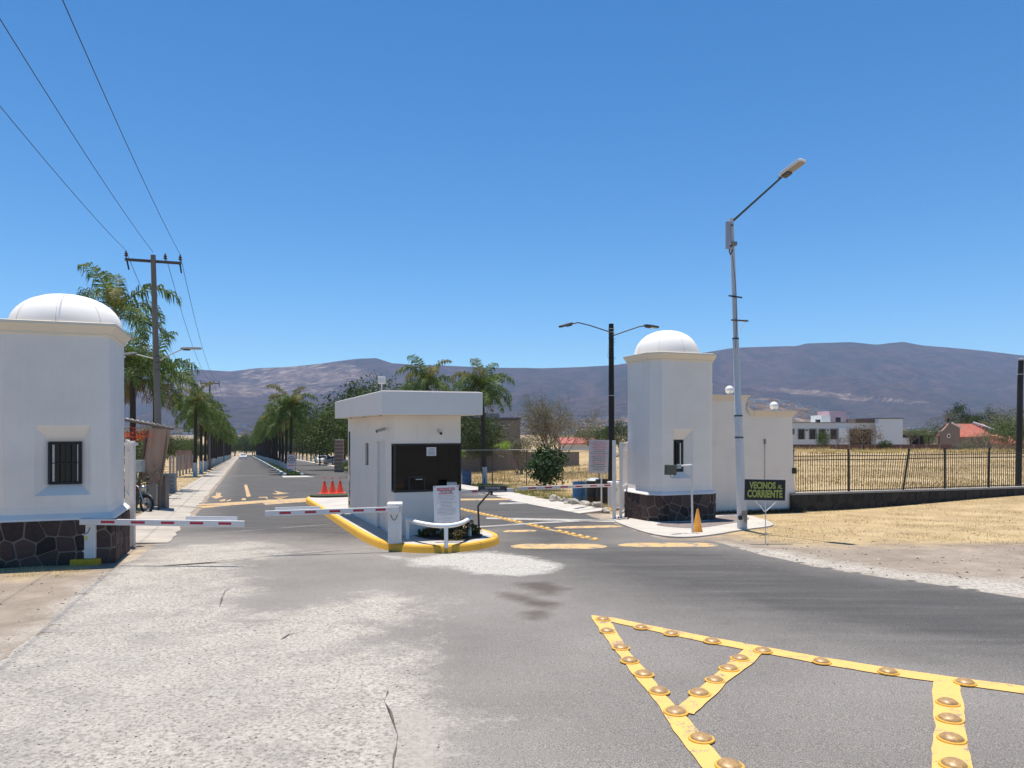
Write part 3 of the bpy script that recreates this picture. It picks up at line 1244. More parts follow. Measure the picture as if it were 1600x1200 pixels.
    mb.prism(ppw, lambda x, y: gz(x, y) - 0.3, zpl - 0.036, 0, bottom=False)
    pl = mb.build("plinth", mortar, tw)
    fac = [(ppw[7], ppw[0]), (ppw[0], ppw[1]), (ppw[1], ppw[2]), (ppw[2], ppw[3])] if sc < 0 else [(ppw[6], ppw[7]), (ppw[7], ppw[0]), (ppw[0], ppw[1]), (ppw[1], ppw[2])]
    cladding(pl, fac, lambda x, y: gz(x, y) - 0.02, zpl - 0.045, 0.27, plinth_stone, seed)
    return tw


def zat(v, y):
    return CAMZ - (v - 669.0) / F * y


tL = tower((-4.36, -2.39, 15.75, 17.85, 0.04), -3.30, 16.85, zat(500, 13.6), zat(811, 13.55), (-3.41, -2.88, zat(758, 13.75), zat(690, 13.7), .20, .18, .19, .30),
           "white domed gate tower on the left with a barred window, nearest the camera", 0.99, 0.68, 3, True)
tR = tower((11.33, 13.53, 19.10, 20.95, 0.26), 12.43, 20.2, zat(549.5, 22.0), zat(772, 21.9), (12.02, 12.45, zat(738, 22.1), zat(687, 22.1), .03, .22, .18, .32),
           "white domed gate tower on the right, joined to the low stepped wall", 1.0, 0.80, 11, False)

# --- low stepped wall joined to the right tower, with globes ---------------------
wl_loc = AV(13.6, 21.0)
lw = thing("boundary_wall", (*wl_loc, gz(*wl_loc)), "white stepped wall with two globe lamps beside the right tower", "wall")
X = lambda p: (*AV(p[0], p[1]), p[2])
z1, z2 = 3.22, 2.70
t0, t1 = 20.95, 21.22
prof = [(13.4, -0.95), (18.15, -1.0), (18.08, -0.4), (17.98, 0.6), (17.9, z2 - .12), (16.22, z2 - .12), (16.1, z2 - .02), (16.02, z2 + .18), (15.98, z1 - .12), (13.4, z1 - .12)]
mb = MB(X)
mb.face([(s, t0, z) for s, z in prof])
mb.face([(s, t1, z) for s, z in prof][::-1])
for i in range(len(prof)):
    a, b_ = prof[i], prof[(i + 1) % len(prof)]
    mb.face([(a[0], t0, a[1]), (a[0], t1, a[1]), (b_[0], t1, b_[1]), (b_[0], t0, b_[1])])
mb.build("wall", white_wall, lw)
mb = MB(X)
for s0, s1, zz in ((13.42, 15.99, z1), (16.3, 17.95, z2)):
    for o_, za, zb in ((0.02, -.21, -.13), (0.05, -.13, -.06), (0.10, -.06, 0.0)):
        mb.box(s0, s1 + o_, t0 - o_, t1 + o_, zz + za, zz + zb)
mb.build("coping", cream, lw)
mb = MB(X)
for k2 in range(6):
    a0, a1 = k2 * math.pi / 12, (k2 + 1) * math.pi / 12
    q0 = (16.30 - .28 * math.sin(a0), z2 + .28 - .28 * math.cos(a0))
    q1 = (16.30 - .28 * math.sin(a1), z2 + .28 - .28 * math.cos(a1))
    mb.face([(q0[0], t0 - .05, q0[1]), (q1[0], t0 - .05, q1[1]), (q1[0] - .02, t0 - .05, q1[1] - .18), (q0[0] - .02, t0 - .05, q0[1] - .2)])
    mb.face([(q0[0], t0 - .05, q0[1]), (q0[0], t1, q0[1]), (q1[0], t1, q1[1]), (q1[0], t0 - .05, q1[1])])
mb.build("curved_coping", cream, lw)
globe_m = mat("globe_white", (0.78, 0.78, 0.76), 0.35, var=0.03, bst=0)
for s, zz in ((15.42, z1), (17.25, z2)):
    x, y = AV(s, (t0 + t1) / 2)
    g_ = thing("globe_lamp", (x, y, zz), "white globe lamp on the %s step of the low wall" % ("upper" if zz == z1 else "lower"), "lamp", "globe lamps on the stepped wall")
    MB().lathe([(.05, 0), (.045, .03), (.06, .05)], (x, y, zz), 12).build("collar", white_metal, g_)
    MB().sphere((x, y, zz + .17), .145, n=24).build("globe", globe_m, g_, smooth=180)
x, y = AV(16.75, t0)
mt = MB()
mt.box(x - .03, x + .03, y - .05, y + .0, 1.55, 1.72)
mt.beam((x + .0, y - .02, 1.55), (x + .0, y - .02, .1), .012, .012)
tag(mt.build("wall_box", mat("old_grey_box", (0.25, 0.24, 0.23), bst=0), org=(x, y, 1.5)), "small grey junction box with a conduit on the stepped wall", "electrical box")

# --- guard booth -----------------------------------------------------------------
bz = gz(BC.x, BC.y) + 0.15
bo = thing("guard_booth", (*BF(0.8, 3.5), bz), "white guard booth with a flat overhanging roof and dark glazed front on the traffic island", "guard booth")
X = lambda p: (*BF(p[0], p[1]), p[2])
ZT = 2.60            # underside region of roof
LEN, WID = 7.0, 1.58
wz0, wz1 = 0.62, 1.745
TH_ = 0.10
zb = lambda b_: gz(*BF(0, b_)) - 0.1
mb = MB(X)
# front wall: below, above, left pier
mb.box(0, WID, 0, TH_, -0.8, wz0)
mb.box(0, WID, 0, TH_, wz1, ZT)
# left wall with slit window, door and corner opening
sl0, sl1, slz0, slz1 = 3.35, 3.85, zat(726, 20.6), zat(692, 20.6)
dr0, dr1 = 1.05, 2.1
mb.box(0, TH_, TH_, 0.30, -0.8, wz0)
mb.box(0, TH_, TH_, 0.30, wz1, ZT)
mb.box(0, TH_, 0.30, dr0, -0.8, ZT)
mb.box(0, TH_, dr0, dr1, 1.80, ZT)
mb.box(0, TH_, dr1, sl0, -0.9, ZT)
mb.box(0, TH_, sl0, sl1, -0.9, slz0)
mb.box(0, TH_, sl0, sl1, slz1, ZT)
mb.box(0, TH_, sl1, 6.55, -0.95, ZT)
mb.box(0, TH_, 6.55, 6.80, 2.0, ZT)
mb.box(0, TH_, 6.80, LEN, -0.95, ZT)
mb.box(WID - TH_, WID, TH_, 0.9, -0.8, wz0)
mb.box(WID - TH_, WID, TH_, 0.9, wz1, ZT)
mb.box(WID - TH_, WID, 0.9, LEN, -0.95, ZT)
mb.box(TH_, WID - TH_, LEN - TH_, LEN, -0.95, ZT)
mb.box(TH_, WID - TH_, TH_, LEN - TH_, -0.8, -0.37)
mb.build("wall", booth_white, bo)
dk = mat("booth_interior", (0.13, 0.135, 0.14), 0.9, bst=0)
mb = MB(X)
mb.box(TH_ + .01, WID - TH_ - .01, 1.6, 1.65, -0.36, ZT - .01)
mb.build("partition", dk, bo)
MB(X).box(.35, .95, .45, .75, -0.36, 0.78).build("desk", dk, bo)
MB(X).box(.45, .80, .5, .56, 0.85, 1.12).build("monitor", black_metal, bo)
# glazing
gl = thing("x", (0, 0, 0), None, None)
bpy.data.objects.remove(gl)
smoked = base_mat("smoked_glass", 0.03)
mm, nt2, b2, oc2 = smoked
nt2.nodes.remove(b2)
gls = nt2.nodes.new("ShaderNodeBsdfGlossy")
gls.inputs['Roughness'].default_value = 0.02
gls.inputs['Color'].default_value = (0.9, 0.9, 0.9, 1)
trn = nt2.nodes.new("ShaderNodeBsdfTransparent")
trn.inputs[0].default_value = (0.20, 0.21, 0.21, 1)
lwn = nt2.nodes.new("ShaderNodeFresnel")
lwn.inputs[0].default_value = 1.42
mxs = nt2.nodes.new("ShaderNodeMixShader")
nt2.links.new(lwn.outputs[0], mxs.inputs[0])
nt2.links.new(trn.outputs[0], mxs.inputs[1])
nt2.links.new(gls.outputs[0], mxs.inputs[2])
nt2.links.new(mxs.outputs[0], nt2.nodes['Material Output'].inputs[0])
smoked = mm
wn = MB(X).box(.03, WID - .03, .03, .036, wz0 + .03, wz1 - .03).build("window", smoked, bo)
MB(X).box(.03, .036, .04, .28, wz0 + .03, wz1 - .03).build("side_pane", smoked, wn)
MB(X).box(WID - .036, WID - .03, .04, .88, wz0 + .03, wz1 - .03).build("side_pane", smoked, wn)
fr = MB(X)
e = 0.012
fr.box(-e, WID + e, -e, .05, wz1 - .035, wz1 - .002).box(-e, WID + e, -e, .05, wz0 + .002, wz0 + .05)
fr.box(-e, .05, .05, .30, wz1 - .035, wz1 - .002).box(-e, .05, .05, .30, wz0 + .002, wz0 + .05)
fr.box(-e, .028, -e, .028, wz0 + .05, wz1 - .035).box(-e, .05, .27, .30, wz0 + .05, wz1 - .035)
fr.box(WID - .028, WID + e, -e, .028, wz0 + .05, wz1 - .035)
fr.box(WID - .05, WID + e, .05, .90, wz1 - .035, wz1 - .002).box(WID - .05, WID + e, .05, .90, wz0 + .002, wz0 + .05)
fr.box(WID - .05, WID + e, .87, .90, wz0 + .05, wz1 - .035)
fr.build("frame", black_metal, wn)
ht = MB(X)
hx0, hx1, hz0, hz1 = .33, .72, wz0 + .05, wz0 + .36
for q in ((hx0, hx0 + .03, hz0, hz1), (hx1 - .03, hx1, hz0, hz1), (hx0 + .03, hx1 - .03, hz1 - .03, hz1)):
    ht.box(q[0], q[1], .012, .027, q[2], q[3])
ht.build("hatch", black_metal, wn)
MB(X).box(.50, .66, .020, .026, hz1 - .075, hz1 - .06).build("hatch_handle", white_metal, wn)
nt_ = MB(X).box(.755, .985, .006, .012, wz1 - .29, wz1 - .09).build("notice", white_board, wn)
tl = MB(X)
r = random.Random(5)
for i, zz in enumerate((.125, .145, .18, .182, .215, .235, .262)):
    ww = (.05, .07, .08, .08, .09, .08, .06)[i]
    xx = .87 - ww
    while xx < .87 + ww:
        L = r.uniform(.012, .03)
        tl.box(xx, xx + L, .003, .0055, wz1 - zz - .004, wz1 - zz + .004)
        xx += L + .007
tag(tl.build("print", black_ink, nt_), kind="stuff")
# door in the side, slit, dark slot at the far end
dn = MB(X).box(.045, .075, dr0 + .03, dr1 - .03, -0.42, 1.76).build("door", mat("door_white", (.66, .65, .63), .5, var=.05, bst=0), bo)
MB(X).box(-.012, .06, dr0, dr0 + .028, -0.42, 1.798).box(-.012, .06, dr1 - .028, dr1, -0.42, 1.798).box(-.012, .06, dr0 + .028, dr1 - .028, 1.765, 1.798).build("frame", booth_white, dn)
MB(X).box(.02, .044, dr0 + .08, dr0 + .12, .42, .58).build("handle", black_metal, dn)
MB(X).box(.05, .06, sl0, sl1, slz0, slz1).build("slit_window", dark_glass, bo)
MB(X).box(-.012, .06, 6.56, 6.79, -0.9, 1.99).build("slot_window", dark_glass, bo)
# roof slab with deep fascia
ra0, ra1, rb0, rb1 = -0.43, 1.90, -0.69, 6.85
rz0, rz1 = zat(647.5, 16.25), zat(610.5, 16.25)
ZR = rz0
MB(X).box(ra0, ra1, rb0, rb1, rz0, rz1).build("roof", fascia_mat, bo, bevel=0.012)
MB(X).box(ra0 + .06, ra1 - .06, rb0 + .06, rb1 - .06, rz1, rz1 + .02).build("roof_deck", concrete, bo)
for q in range(3):
    MB(X).box(ra0 + .2, ra0 + .26, .6 + q * 2.2, .66 + q * 2.2, rz0 - .012, rz0 - .001).build("drain_hole", black_metal, bo)
# the wall tops must meet the roof
for o in bo.children:
    if o.name.startswith("wall"):
        for v_ in o.data.vertices:
            if abs(v_.co.z + ORG[bo].z - ZT) < 1e-3:
                v_.co.z = rz0 - 0.002 - ORG[bo].z


def bullet_camera(a, b_, z, az, label):
    p = Vector((*BF(a, b_), z))
    c_ = thing("security_camera", p, label, "camera", "security cameras on the booth")
    d = Vector((math.cos(az), math.sin(az), -0.28)).normalized()
    q = p + d * 0.12
    MB().tube([p, p + Vector((d.x * .06, d.y * .06, -.03)), q], 0.018, 8).build("bracket", white_metal, c_)
    MB().tube([q - d * .06 + Vector((0, 0, .0)), q + d * .16], 0.038, 12).build("housing", grey_plastic, c_, smooth=40)
    MB().tube([q + d * .161, q + d * .172], 0.033, 12).build("lens", black_metal, c_)
    MB().beam(q - d * .05 + Vector((0, 0, .043)), q + d * .19 + Vector((0, 0, .043)), .07, .01).build("visor", white_metal, c_)


bullet_camera(-.012, .75, zat(669, 17.2), math.atan2(-.6, -1), "white bullet security camera on the shaded side wall of the booth, above the door")
bullet_camera(1.03, -.012, zat(672, 17.2), math.atan2(-1, .35), "white bullet security camera above the booth's front window")

p = Vector((*BF(-.12, 0.9), rz1))
fl = thing("floodlight", p, "small square white floodlight on a short pole on the booth roof", "floodlight")
q = p + Vector((0, 0, .28))
MB().tube([p, q], .012, 8).build("pole", white_metal, fl)
MB().beam(q + Vector((-.09, 0, .05)), q + Vector((.09, 0, .05)), .05, .17).build("lamp_head", white_metal, fl, bevel=.01)
MB().beam(q + Vector((-.07, -.028, .05)), q + Vector((.07, -.028, .05)), .004, .12).build("lamp_glass", mat("lamp_lens", (.6, .6, .56), .2, var=0, bst=0), fl)

# --- traffic island ---------------------------------------------------------------
isl = [BF(-.57, 16.8), BF(-.56, 10), BF(-.60, 5), BF(-.61, 2.5), BF(-.60, .6), BF(-.53, -.6), BF(-.42, -1.2), BF(-.12, -1.72), BF(.35, -2.02), BF(.9, -2.05), BF(1.42, -1.83),
       BF(1.95, -1.35), BF(2.28, -.75), BF(2.42, -.1), BF(2.42, .6), BF(2.30, 1.3), BF(2.20, 3), BF(2.15, 8), BF(1.9, 15), BF(1.2, 16.8)]
# smooth the outline
def chaikin(pts, n=2):
    for _ in range(n):
        o_ = []
        for i in range(len(pts)):
            a, b_ = Vector(pts[i]), Vector(pts[(i + 1) % len(pts)])
            o_ += [tuple(a * .75 + b_ * .25), tuple(a * .25 + b_ * .75)]
        pts = o_
    return pts


def inset(pts, d):
    n = len(pts)
    out = []
    for i in range(n):
        a, b_, c_ = Vector(pts[i - 1]), Vector(pts[i]), Vector(pts[(i + 1) % n])
        d1, d2 = (b_ - a).normalized(), (c_ - b_).normalized()
        nn = (Vector((-d1.y, d1.x)) + Vector((-d2.y, d2.x)))
        out.append(tuple(b_ + nn.normalized() * d))
    return out


isl = chaikin(isl, 2)
area = sum(isl[i][0] * isl[(i + 1) % len(isl)][1] - isl[(i + 1) % len(isl)][0] * isl[i][1] for i in range(len(isl)))
if area < 0:
    isl = isl[::-1]
ISZ = lambda x, y: gz(x, y) + 0.15
ti = thing("traffic_island", (*BF(.9, 3), gz(*BF(.9, 3))), None, None)
ti['kind'] = 'structure'
inn = inset(isl, .13)
# kerb in stretches so that its joints are real
cum = [0]
for i in range(len(isl)):
    cum.append(cum[-1] + (Vector(isl[(i + 1) % len(isl)]) - Vector(isl[i])).length)
n = len(isl)
start, last = 0, 0
for i in range(1, n + 1):
    if cum[i] - cum[start] > 2.6 or i == n:
        mb = MB()
        ids = [j % n for j in range(start, i + 1)]
        rings = []
        for q, j in enumerate(ids):
            o_, i_ = Vector(isl[j]), Vector(inn[j])
            if q == 0:
                k2 = ids[1]
                sh = 0.012 / max(.02, (Vector(isl[k2]) - o_).length)
                o_, i_ = o_.lerp(Vector(isl[k2]), sh), i_.lerp(Vector(inn[k2]), sh)
            dd = (o_ - i_)
            g0 = gz(*o_)
            prof = [(o_ + dd * .30, g0 - .03), (o_ + dd * .0, g0 + .12), (o_ - dd * .15, g0 + .154), (i_, g0 + .16)]
            rings.append([mb.v((p_.x, p_.y, z)) for p_, z in prof])
        for ra_, rb_ in zip(rings, rings[1:]):
            for k2 in range(3):
                mb.Fc.append([ra_[k2], rb_[k2], rb_[k2 + 1], ra_[k2 + 1]])
                mb.M.append(0)
        for rr in (rings[0], rings[-1]):
            mb.Fc.append(rr)
            mb.M.append(0)
        mb.build("kerb", yellow_kerb, ti)
        start = i
mb = MB()
mb.face([(x, y, gz(x, y) + .158) for x, y in inn])
mb.build("paving", concrete, ti)
for bb in (-.35, 2.4, 5.2, 8.3, 11.5):
    pa, pb = BF(-.47, bb), BF(-.02, bb) if bb > 0 else BF(.3, bb)
    mb = MB()
    mb.face([(x, y, gz(x, y) + .161) for x, y in band((*pa, 0), (*pb, 0), .016)])
    mb.build("paving_joint", mat("joint_dark", (.10, .09, .08), bst=0), ti)
# planting bed of the nose
bed = [BF(.42, -.1), BF(.5, -.75), BF(.85, -1.35), BF(1.3, -1.45), BF(1.75, -1.0), BF(1.98, -.45), BF(1.95, -.08)]
mb = MB()
mb.face([(x, y, gz(x, y) + .166) for x, y in bed])
mb.build("soil_bed", mat("bed_soil", (.06, .042, .03), 1, var=.2, bst=.6, bd=.02), ti)

# --- bent rail round the planting bed ----------------------------------------------
IZ = lambda x, y: gz(x, y) + .16
pa, pb, pc = gp(637, 842, .16), gp(697, 852, .16), gp(734, 838, .16)
rail_root = thing("curved_rail", pb, "low white curved pipe rail around the planting bed on the island nose", "rail")
RH = .42
pts = []
for i in range(13):
    q = i / 12
    a_ = (1 - q) * (1 - 2 * q)
    b_ = 4 * q * (1 - q)
    c_ = q * (2 * q - 1)
    # quadratic through the three feet
    pt = pa * a_ + pb * b_ + pc * c_
    pts.append(Vector((pt.x, pt.y, IZ(pt.x, pt.y) + RH - .02 * math.sin(q * math.pi))))
white_pipe = mat("white_pipe", (.80, .80, .79), .5, var=.04, bst=.05)
MB().tube(pts, .048, 12).build("handrail", white_pipe, rail_root, smooth=40)
for e_ in (pts[0], pts[-1]):
    MB().sphere(e_, .056, n=12).build("end_knob", white_pipe, rail_root, smooth=180)
for f_, tp in ((pa, pts[0]), (pb, pts[6]), (pc, pts[-1])):
    MB().tube([(f_.x, f_.y, IZ(f_.x, f_.y) - .05), (tp.x, tp.y, tp.z)], .042, 12).build("post", white_pipe, rail_root, smooth=40)


def barrier(name, base, boxsize, arm_z, tip, label, stripes, ang=0.0, cover=None, foot=None, zlift=0.0, arm_dir=None, ct=.11, rail_back=.10):
    """cabinet + arm with red tape; ang = turn of the cabinet, tip = far end of the arm"""
    base = Vector(base)
    b_ = thing("boom_barrier", base, label, "boom barrier", "boom barriers across the lanes")
    W_, D_, H_ = boxsize
    ca, sa = math.cos(ang), math.sin(ang)
    X = lambda p: (base.x + ca * p[0] - sa * p[1], base.y + sa * p[0] + ca * p[1], base.z + p[2])
    MB(X).box(-W_ / 2, W_ / 2, -D_ / 2, D_ / 2, zlift, H_ - .075).build("cabinet", white_metal, b_, bevel=.015)
    mb = MB(X)
    o_ = .022
    mb.box(-W_ / 2 - o_, W_ / 2 + o_, -D_ / 2 - o_, D_ / 2 + o_, H_ - .0745, H_ - .005)
    mb.build("cabinet_lid", white_metal, b_, bevel=.028)
    if foot:
        MB(X).box(-W_ / 2 - .10, W_ / 2 + .08, -D_ / 2 - .09, D_ / 2 + .09, -.12, zlift).build("foot", foot, b_, bevel=.025)
    tip = Vector(tip)
    st = Vector(X((0, -D_ / 2 - .035, arm_z)))
    d = (tip - st).normalized()
    st2 = st - d * rail_back
    L = (tip - st2).length
    arm = MB().beam(st2, tip, .045, ct).build("arm", white_metal, b_, bevel=.006)
    side = d.cross(Vector((0, 0, 1))).normalized()
    if side.y > 0:
        side = -side
    for q0, q1 in stripes:
        a, c = st2 + d * L * q0, st2 + d * L * q1
        off = side * .0235
        MB().beam(a + off + Vector((0, 0, .004)), c + off + Vector((0, 0, .004)), .002, ct * .42).build("stripe", red_tape, arm)
    if cover:
        q0, q1, dz = cover
        a, c = st2 + d * L * q0 - side * .05 + Vector((0, 0, dz)), st2 + d * L * q1 - side * .05 + Vector((0, 0, dz))
        MB().beam(a, c, .03, .10).build("cover_plate", white_board, b_)
    MB(X).beam((-W_ * .32, -D_ / 2 - .002, arm_z), (W_ * .4, -D_ / 2 - .002, arm_z), .06, .12).build("arm_bracket", grey_plastic, b_)
    cab = MB(X)
    pts_ = [(-W_ * .28 + W_ * .5 * i / 8, -D_ / 2 - .012, arm_z - .11 - .12 * math.sin(math.pi * i / 8) ** .7) for i in range(9)]
    cab.tube(pts_, .006, 5).build("cable", black_metal, b_)
    return b_, X


bp = gp(141, 880)
b1, X1 = barrier("left", bp, (.32, .30, .87), .80, at(382, 818.5, 13.55), "white boom barrier nearest the camera, on a yellow foot by the left tower",
                 [((u0 - 133) / 249, (u1 - 133) / 249) for u0, u1 in ((166, 187), (212, 233), (257.5, 277.5), (301, 321), (344, 363))],
                 0.06, (0.64, .95, .07), mat("yellow_foot", (.72, .40, .02), .8, var=.15, bs=30, bst=.4), .11)
MB(X1).lathe([(.0, 0), (.035, 0), (.035, .003), (0, .003)], (0, 0, 0), 3) if False else None
emb = MB(X1)
emb.face([(-.045, -.152, .50), (.0, -.152, .43), (.045, -.152, .50), (.03, -.152, .53), (-.03, -.152, .53)])
emb.build("emblem", mat("emblem_yellow", (.60, .58, .22), .5, var=0, bst=0), b1)

bp = gp(617, 848, .16)
b2_, X2 = barrier("mid", bp, (.28, .34, .86), .73, at(414, 802.5, 14.9), "white boom barrier mounted on the traffic island, arm across the left lane",
                  [((626 - u1) / 212, (626 - u0) / 212) for u0, u1 in ((587, 603.5), (551, 568), (513.5, 530.5), (475, 492.5), (436, 453.5))],
                  0.12, (0.60, .93, .06), None, 0.0)
MB(X2).lathe([(0, 0), (.03, 0), (.03, .004), (0, .004)], (0, -.17, .42), 12) if False else None

y_ = 26.6
bp = Vector(((958.5 - 800) / F * y_, y_, gz((958.5 - 800) / F * y_, y_)))
b3, X3 = barrier("right", bp, (.30, .34, 1.02), .90, at(808, 763.5, 24.9), "white boom barrier beside the gate posts at the right, arm over the right lane",
                 [((957 - u1) / 150, (957 - u0) / 150) for u0, u1 in ((822, 833), (846, 856.5), (868.5, 879.5), (891, 901.5), (913, 923.5), (934.5, 944.5))],
                 0.3, None, mat("yellow_foot", (.72, .40, .02)), .06)
p0 = Vector((*BF(2.0, 3.2), 0))
p0.z = IZ(p0.x, p0.y)
b4, X4 = barrier("isl2", p0, (.28, .34, .95), .80, at(803, 765.5, 21.3), "white boom barrier standing on the island beyond the booth, arm reaching right",
                 [(.42, .50), (.62, .70), (.82, .90)], 0.3, None, None, 0.0)

# --- notice board on the rail --------------------------------------------------------
nbp = at(698.5, 817, 15.95)
nb = thing("notice_board", nbp, "white notice board with a red heading and small print, propped on the curved rail", "notice board")
ux = Vector((1, .10, .035)).normalized()
uz = Vector((-.035, .02, 1)).normalized()
BW, BH = .545, .80
cen = nbp + uz * (BH / 2)
mb = MB()
nn = ux.cross(uz).normalized()
if nn.y > 0:
    nn = -nn
mb.beam(cen - ux * BW / 2, cen + ux * BW / 2, .02, BH, up=uz)
brd = mb.build("board", white_board, nb)
MB().tube([nbp + Vector((0, .05, -.35)), nbp + Vector((0, .05, .6))], .018, 8).build("support", white_pipe, nb)


def on_board(cx, cz, off=.0125, c=cen, n_=nn, x_=ux, z_=uz):
    m_ = Matrix((x_, z_, -x_.cross(z_) if False else x_.cross(z_))).transposed().to_4x4()
    m_.translation = c + x_ * cx + z_ * cz + n_ * off
    return m_


def rect_on(c, x_, z_, n_, cx, cz, w_, h_, off, m_, name, parent, th=.001):
    mb = MB()
    o = c + x_ * cx + z_ * cz + n_ * off
    a = x_ * w_ / 2
    b_ = z_ * h_ / 2
    f0 = [o - a - b_, o + a - b_, o + a + b_, o - a + b_]
    f1 = [p_ + n_ * th for p_ in f0]
    mb.face(f1)
    for i in range(4):
        j = (i + 1) % 4
        mb.face([f0[i], f0[j], f1[j], f1[i]])
    return mb.build(name, m_, parent)


def scribble(c, x_, z_, n_, rows, m_, parent, seed, name="small_print", h=.011, off=.0112):
    """lines of print too small to read in the photograph: word-sized strokes"""
    r = random.Random(seed)
    mb = MB()
    for cz, half in rows:
        x = -half + r.uniform(-.01, .01)
        while x < half:
            L = r.uniform(.012, .042)
            e = min(x + L, half + .01)
            k2 = x
            while k2 < e:
                w_ = min(r.uniform(.005, .008), e - k2)
                hh = h * r.choice((.7, .7, 1.0))
                o = c + x_ * k2 + z_ * (cz - h / 2) + n_ * off
                mb.face([o, o + x_ * w_, o + x_ * w_ + z_ * hh, o + z_ * hh])
                k2 += w_ + .0025
            x = e + .010
    o = mb.build(name, m_, parent)
    return tag(o, kind='stuff')


hd = rect_on(cen, ux, uz, nn, 0.0, BH / 2 - .075, .39, .058, .0105, red_ink, "heading_band", brd)
text("heading", "A TODO EL PUBLICO", .046, white_board, on_board(0, BH / 2 - .075, .0125), nb, .88, .0012)
text("heading", "NO SE DEJE", .052, black_ink, on_board(0, BH / 2 - .128, .0112), nb, 1.0, .0012)
text("heading", "SORPRENDER", .046, red_ink, on_board(0, BH / 2 - .172, .0112), nb, 1.15, .0014)
rows = [(BH / 2 - .215 - .0295 * i, hw_) for i, hw_ in enumerate((.16, .19, .14, .19, .13, .20, .11, .12, .10, .17, .20, .18, .21, .19, .13))]
scribble(cen, ux, uz, nn, rows, black_ink, nb, 3)
scribble(cen, ux, uz, nn, [(-BH / 2 + .115, .07), (-BH / 2 + .095, .19), (-BH / 2 + .055, .08)], black_ink, nb, 4, h=.006)
for cx in (-.24, .24):
    for cz in (-.37, .37):
        rect_on(cen, ux, uz, nn, cx, cz, .018, .018, .0105, dark_metal, "bolt", brd, .003)
q = at(706, 758, 17.1)
tag(MB().beam(q - Vector((.11, 0, 0)), q + Vector((.11, 0, 0)), .08, .14).build("intercom_box", grey_plastic, org=q), "small pale grey box fixed under the booth window behind the notice board", "intercom")

# --- bent post with the VISITANTES plate -----------------------------------------------
f0 = gp(749, 836, .16)
vs = thing("visitor_sign", f0, "black VISITANTES plate on a bent dark post at the island edge", "sign")
k1 = at(747, 790.5, f0.y)
k2_ = at(767, 767, f0.y - .05)
MB().tube([f0, k1], .022, 8).build("post", dark_metal, vs)
MB().tube([k1, k2_, k2_ + Vector((0, 0, .03))], .022, 8).build("arm", dark_metal, vs)
MB().beam(k2_ + Vector((.015, 0, -.10)), k2_ + Vector((.015, 0, .02)), .06, .05).build("camera_head", black_metal, vs)
pc_ = at(769.5, 763.7, f0.y - .09)
vb = MB().beam(pc_ - Vector((.33, 0, 0)), pc_ + Vector((.33, 0, 0)), .012, .125).build("plate", black_ink, vs)
text("lettering", "VISITANTES", .056, white_board, plane_mw(pc_ + Vector((0, -.008, .018)), (1, 0, 0)), vs, 1.05, .0006, spacing=1.15)
for sx in (-1, 1):
    MB().beam(pc_ + Vector((sx * .28, -.008, -.032)), pc_ + Vector((sx * .10, -.008, -.032)), .003, .008).build("arrow", white_board, vb)
MB().beam(pc_ + Vector((-.08, -.008, -.032)), pc_ + Vector((.08, -.008, -.032)), .003, .01).build("underline", mat("grey_ink", (.35, .35, .36), var=0, bst=0), vb)

# --- banner VECINOS AL CORRIENTE -----------------------------------------------------------
yb = 16.9
fb = at(1196, 850, yb)
fb.z = gz(fb.x, fb.y)
vb_ = thing("banner_sign", fb, "black banner reading VECINOS AL CORRIENTE in olive yellow on a thin white stand", "sign")
cb = at(1195, 765.5, yb)
ux2 = Vector((1, .04, -.022)).normalized()
uz2 = Vector((.022, 0, 1)).normalized()
n2_ = ux2.cross(uz2)
if n2_.y > 0:
    n2_ = -n2_
W2, H2 = .945, .475
banner = mat("black_banner", (.016, .015, .014), .6, var=.1, bs=12, bst=.4, bd=.01)
MB().beam(cb - ux2 * W2 / 2, cb + ux2 * W2 / 2, .014, H2, up=uz2).build("panel", banner, vb_)
olive = mat("olive_yellow_ink", (.43, .42, .085), .6, var=.05, bst=0)


def mw_on(c, x_, z_, n_, cx, cz, off):
    m_ = Matrix((x_, z_, x_.cross(z_))).transposed().to_4x4()
    m_.translation = c + x_ * cx + z_ * cz + n_ * off
    return m_


text("lettering", "VECINOS", .205, olive, mw_on(cb, ux2, uz2, n2_, -.055, .095, .0085), vb_, .70, .0085, spacing=1.02)
text("lettering", "AL", .125, olive, mw_on(cb, ux2, uz2, n2_, .345, .072, .0085), vb_, .72, .005)
text("lettering", "CORRIENTE", .225, olive, mw_on(cb, ux2, uz2, n2_, .0, -.095, .0085), vb_, .66, .0095, spacing=1.02)
rim = MB()
for sg in (-1, 1):
    rim.beam(cb - ux2 * W2 / 2 + uz2 * sg * H2 / 2, cb + ux2 * W2 / 2 + uz2 * sg * H2 / 2, .018, .008, up=uz2)
    rim.beam(cb - uz2 * H2 / 2 + ux2 * sg * W2 / 2, cb + uz2 * H2 / 2 + ux2 * sg * W2 / 2, .018, .008, up=ux2)
rim.build("frame", grey_plastic, vb_)
kn = at(1196, 800, yb)
MB().tube([fb - Vector((0, 0, .05)), kn, at(1195.5, 780, yb + .02)], .011, 8).build("pole", white_metal, vb_)
for uu, v_ in ((1180, 783), (1213, 784)):
    MB().tube([kn, at(uu, v_, yb + .02)], .008, 6).build("brace", white_metal, vb_)
for uu, v_ in ((1188, 790), (1204, 792)):
    MB().tube([kn + Vector((0, .1, 0)), at(uu, v_, yb + .05)], .006, 6).build("strut", white_metal, vb_)

